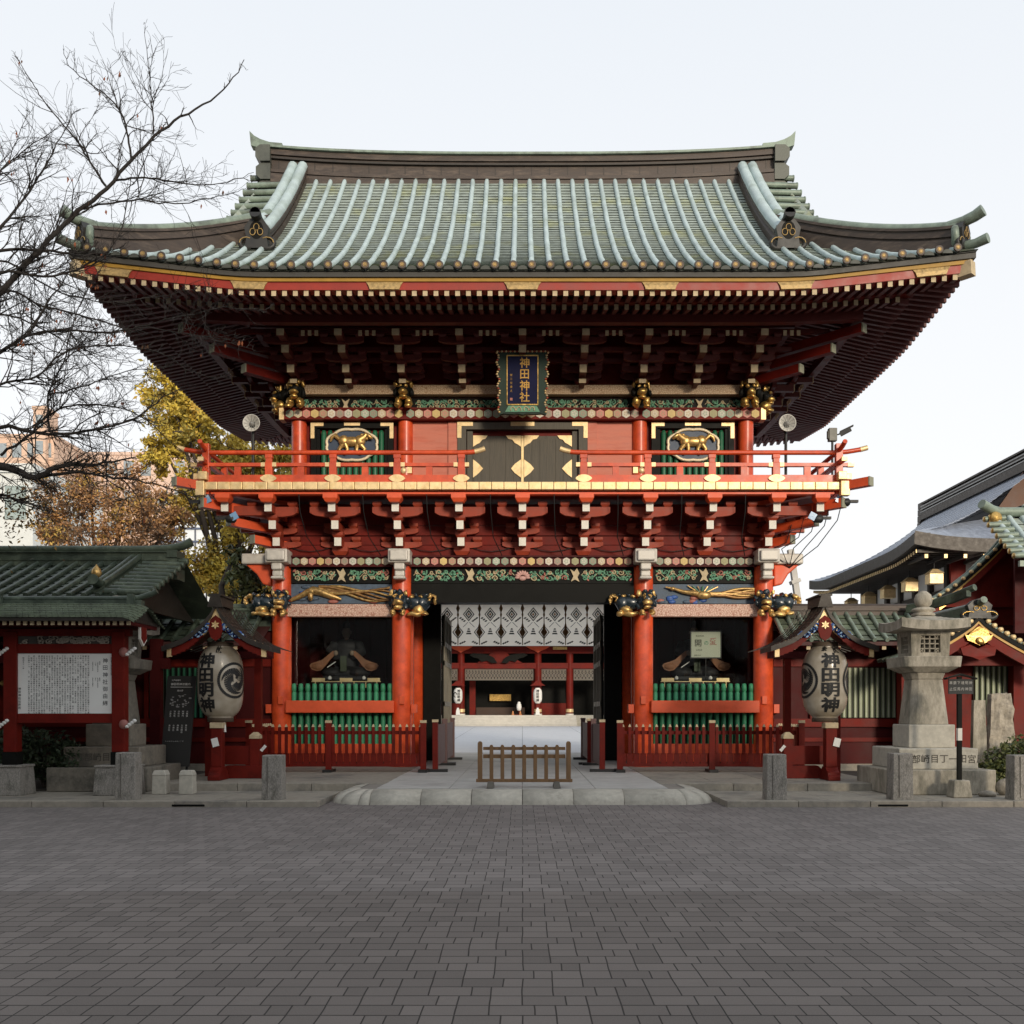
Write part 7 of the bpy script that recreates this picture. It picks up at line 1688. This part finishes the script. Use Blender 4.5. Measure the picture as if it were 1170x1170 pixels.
# bare cherry tree reaching in from the left
def cherry():
    Y0 = 19.6; p = thing("bare_tree", "bare dark-branched tree reaching in from the left edge", "tree", (PX(-90,Y0), Y0, .1)); r = random.Random(21)
    mb = MB(); lf = MB(); tips = []
    def Q(px, py, dy=0): return V((PX(px,Y0+dy), Y0+dy, PZ(py,Y0+dy)))
    trunk = [V((PX(-90,Y0),Y0,.1)), Q(-95,800), Q(-80,680), Q(-62,590), Q(-50,520), Q(-60,440), Q(-55,380), Q(-45,320)]
    mb.tube(trunk, [.34,.28,.24,.21,.19,.16,.13,.10], 10)
    limbs = [  # (points, start radius, end radius, depth offset)
     ([(-50,390),(0,335),(45,285),(90,241),(130,207),(176,156),(215,131),(255,103),(279,68)], .085, .008, -.3),
     ([(150,182),(145,150),(135,122),(105,97),(83,80),(73,62)], .028, .006, -.2), ([(120,212),(100,180),(85,157),(55,122),(35,92),(19,66)], .03, .006, -.1),
     ([(176,153),(174,120),(171,88),(165,38)], .022, .005, -.3), ([(132,206),(165,203),(205,209),(250,210),(290,197)], .028, .005, -.5), ([(95,238),(150,229),(200,233),(240,226),(276,216)], .026, .005, -.2),
     ([(-45,330),(0,287),(60,288),(100,292),(140,282)], .05, .01, -.6), ([(-50,300),(0,260),(40,210),(60,175),(85,128)], .045, .006, .4), ([(-55,240),(0,195),(30,170),(75,140)], .03, .006, .5), ([(-55,280),(-10,215),(10,180),(32,128)], .03,.005,.8),
     ([(-50,360),(0,312),(50,316),(100,303),(135,270),(150,200)], .045, .007, -.4), ([(-55,440),(0,402),(30,382),(55,345),(80,310)], .06, .01, -.2), ([(28,384),(70,377),(120,380),(155,374)], .035, .016, -.5), ([(155,374),(200,363),(255,352),(303,354)], .016, .004, -.8), ([(155,374),(205,380),(245,388),(288,399)], .014, .004, -.9),
     ([(-50,430),(0,336),(50,350),(100,362),(150,378)], .035, .014, .3), ([(-50,500),(0,488),(55,496),(100,492),(150,480),(185,455),(208,443)], .06, .006, -.3), ([(57,494),(56,450),(75,405),(90,350),(120,300)], .03, .006, -.2), ([(58,450),(100,440),(145,424),(188,420)], .024, .005, -.5),
     ([(-50,545),(0,533),(40,545),(70,532),(110,530),(155,522)], .13, .012, -.2), ([(40,545),(90,540),(130,546),(175,552),(222,568)], .045, .008, -.4), ([(0,520),(30,500),(60,470),(100,462),(150,470),(190,500),(225,530)], .035, .005, -.5), ([(-50,470),(0,440),(40,430),(80,400),(130,395),(180,402),(220,425),(258,432)], .035, .004, -.6),
     ([(-50,380),(0,360),(40,372),(90,400),(130,440),(160,490)], .03, .005, .5), ([(-40,300),(10,300),(60,330),(120,345),(170,340),(230,330)], .03, .004, .2), ([(-50,560),(0,565),(30,575),(60,580)], .05, .008, -.6)]
    def twig(q, d, ln, rr, depth):
        if q.z < PZ(598, Y0) or q.z-ln*.5 < PZ(640, Y0): return
        pts = [q]; k = 5; d = d.normalized(); cur = q.copy(); rs = [rr]
        for i in range(k):
            d = (d+V((r.gauss(0,.14), r.gauss(0,.14), r.gauss(0,.14)+.03))).normalized(); cur = cur+d*ln/k; pts.append(cur.copy()); rs.append(max(.0031, rr*(1-.7*(i+1)/k)))
            if depth > 0 and r.random() < .8:
                e = (d+V((r.gauss(0,.5), r.gauss(0,.35), r.gauss(0,.5)))).normalized(); twig(cur, e, ln*r.uniform(.35,.6), rs[-1]*.8, depth-1)
        mb.tube(pts, rs, 4 if rr > .006 else 3, 0, True, False)
        if r.random() < .007: lf_at(cur)
    def lf_at(q):
        for _ in range(r.choice((1,2,3))):
            a = q+V((r.uniform(-.05,.05), r.uniform(-.05,.05), -r.uniform(.02,.06))); w = r.uniform(.018,.028); h = r.uniform(.07,.11); t_ = r.uniform(-.4,.4)
            lf.add([a, a+V((-w,.01,-h*.45)), a+V((t_*h*.5,0,-h)), a+V((w,-.01,-h*.45))], [(0,1,2,3)], r.choice((0,0,1)))
    for li, (pts, r0_, r1_, dy) in enumerate(limbs):
        # smooth the limb
        P = [Q(a, b_, dy*min(1, i/2)) for i, (a, b_) in enumerate(pts)]; S_ = []
        for i in range(len(P)-1):
            a, b_, c_, d_ = P[max(i-1,0)], P[i], P[i+1], P[min(i+2,len(P)-1)]
            for k in range(5):
                t_ = k/5; S_.append(.5*((2*b_)+(c_-a)*t_+(2*a-5*b_+4*c_-d_)*t_*t_+(3*b_-a-3*c_+d_)*t_**3)+V((r.gauss(0,.008), r.gauss(0,.02), r.gauss(0,.008))))
        S_.append(P[-1]); k = len(S_); mb.tube(S_, [.8*lerp(r0_, r1_, (i/(k-1))**.8) for i in range(k)], 7, 0, True, False)
        for i in range(4, k):
            for _rep in range((1 if r.random() < .6 else 0) if li < 6 and i > k*.35 else (2 if r.random() < .75 else 1)):
                d = (S_[i]-S_[i-1]).normalized(); rad_ = lerp(r0_, r1_, (i/(k-1))**.8)
                e = (d*.8+V((r.gauss(0,.6), r.gauss(0,.45), r.gauss(0,.6)+.08))).normalized(); twig(S_[i], e, r.uniform(.35,1.15)*(1 if i < k*.55 else .36 if i < k*.8 else .2), min(.014, max(.0065, rad_*.55)), 2 if i < k*.55 else 1)
    mb.build("trunk", bark, p); lf.build("withered_leaves", [M("rust_leaf", (.28,.09,.04), .7), M("brown_leaf", (.12,.06,.03), .7)], p)
    lf2 = MB(); rr = random.Random(5)                  # a last tuft of green brown leaves low on the left
    for k in range(420):
        c = Q(rr.gauss(25,26), rr.gauss(585,17), rr.uniform(-.5,.3)); leafquad(lf2, c, rr.uniform(.03,.06), rr, rr.choice((0,1,2)))
    lf2.build("leaf_tuft", [M("olive_leaf", (.09,.075,.03)), M("umber_leaf", (.13,.07,.03)), M("ochre_leaf", (.30,.17,.04))], p)
cherry()
# ================================================================== HOUSES ACROSS THE STREET, BEHIND THE VIEWER (added out of view and sized to shade the lower half)
backwall = M("grey_shade_wall", (.22,.21,.20), .8)
for x0, x1, h, lb in ((-46, 12, 16, "tall grey unseen building added to shade the left side"), (12.5, 23, 12.6, "middle grey unseen building added to shade the gate base"), (23.5, 60, 4, "lower grey unseen building, added low to let sun past at right")):
    tower("shade_building", lb, x0, x1, -34, -20, h, backwall, 5, 6, winm, "unseen buildings added for shade")
tower("shade_building", "tall unseen building added to cut sky light at the left", -46, -25, -19, 19, 24, backwall, 5, 6, winm, "unseen buildings added for shade")  # unseen side building added to darken the left
leafy_tree("evergreen_tree", "broad evergreen tree added out of view to shade the left side", (-16,14,0), [(-15,14,8,3.2,3.5,2.4),(-14,17.5,9,3,3,2.4),(-17,11,8.5,3.5,3,2.5),(-14.5,10,7,2.6,3,2),(-16,20,10,3.5,3,2.5)], 9000, .3, [(.08,.11,.04),(.05,.075,.03),(.035,.05,.02),(.06,.08,.03)], 15, .4)  # unseen tree added to block sky light over the left side
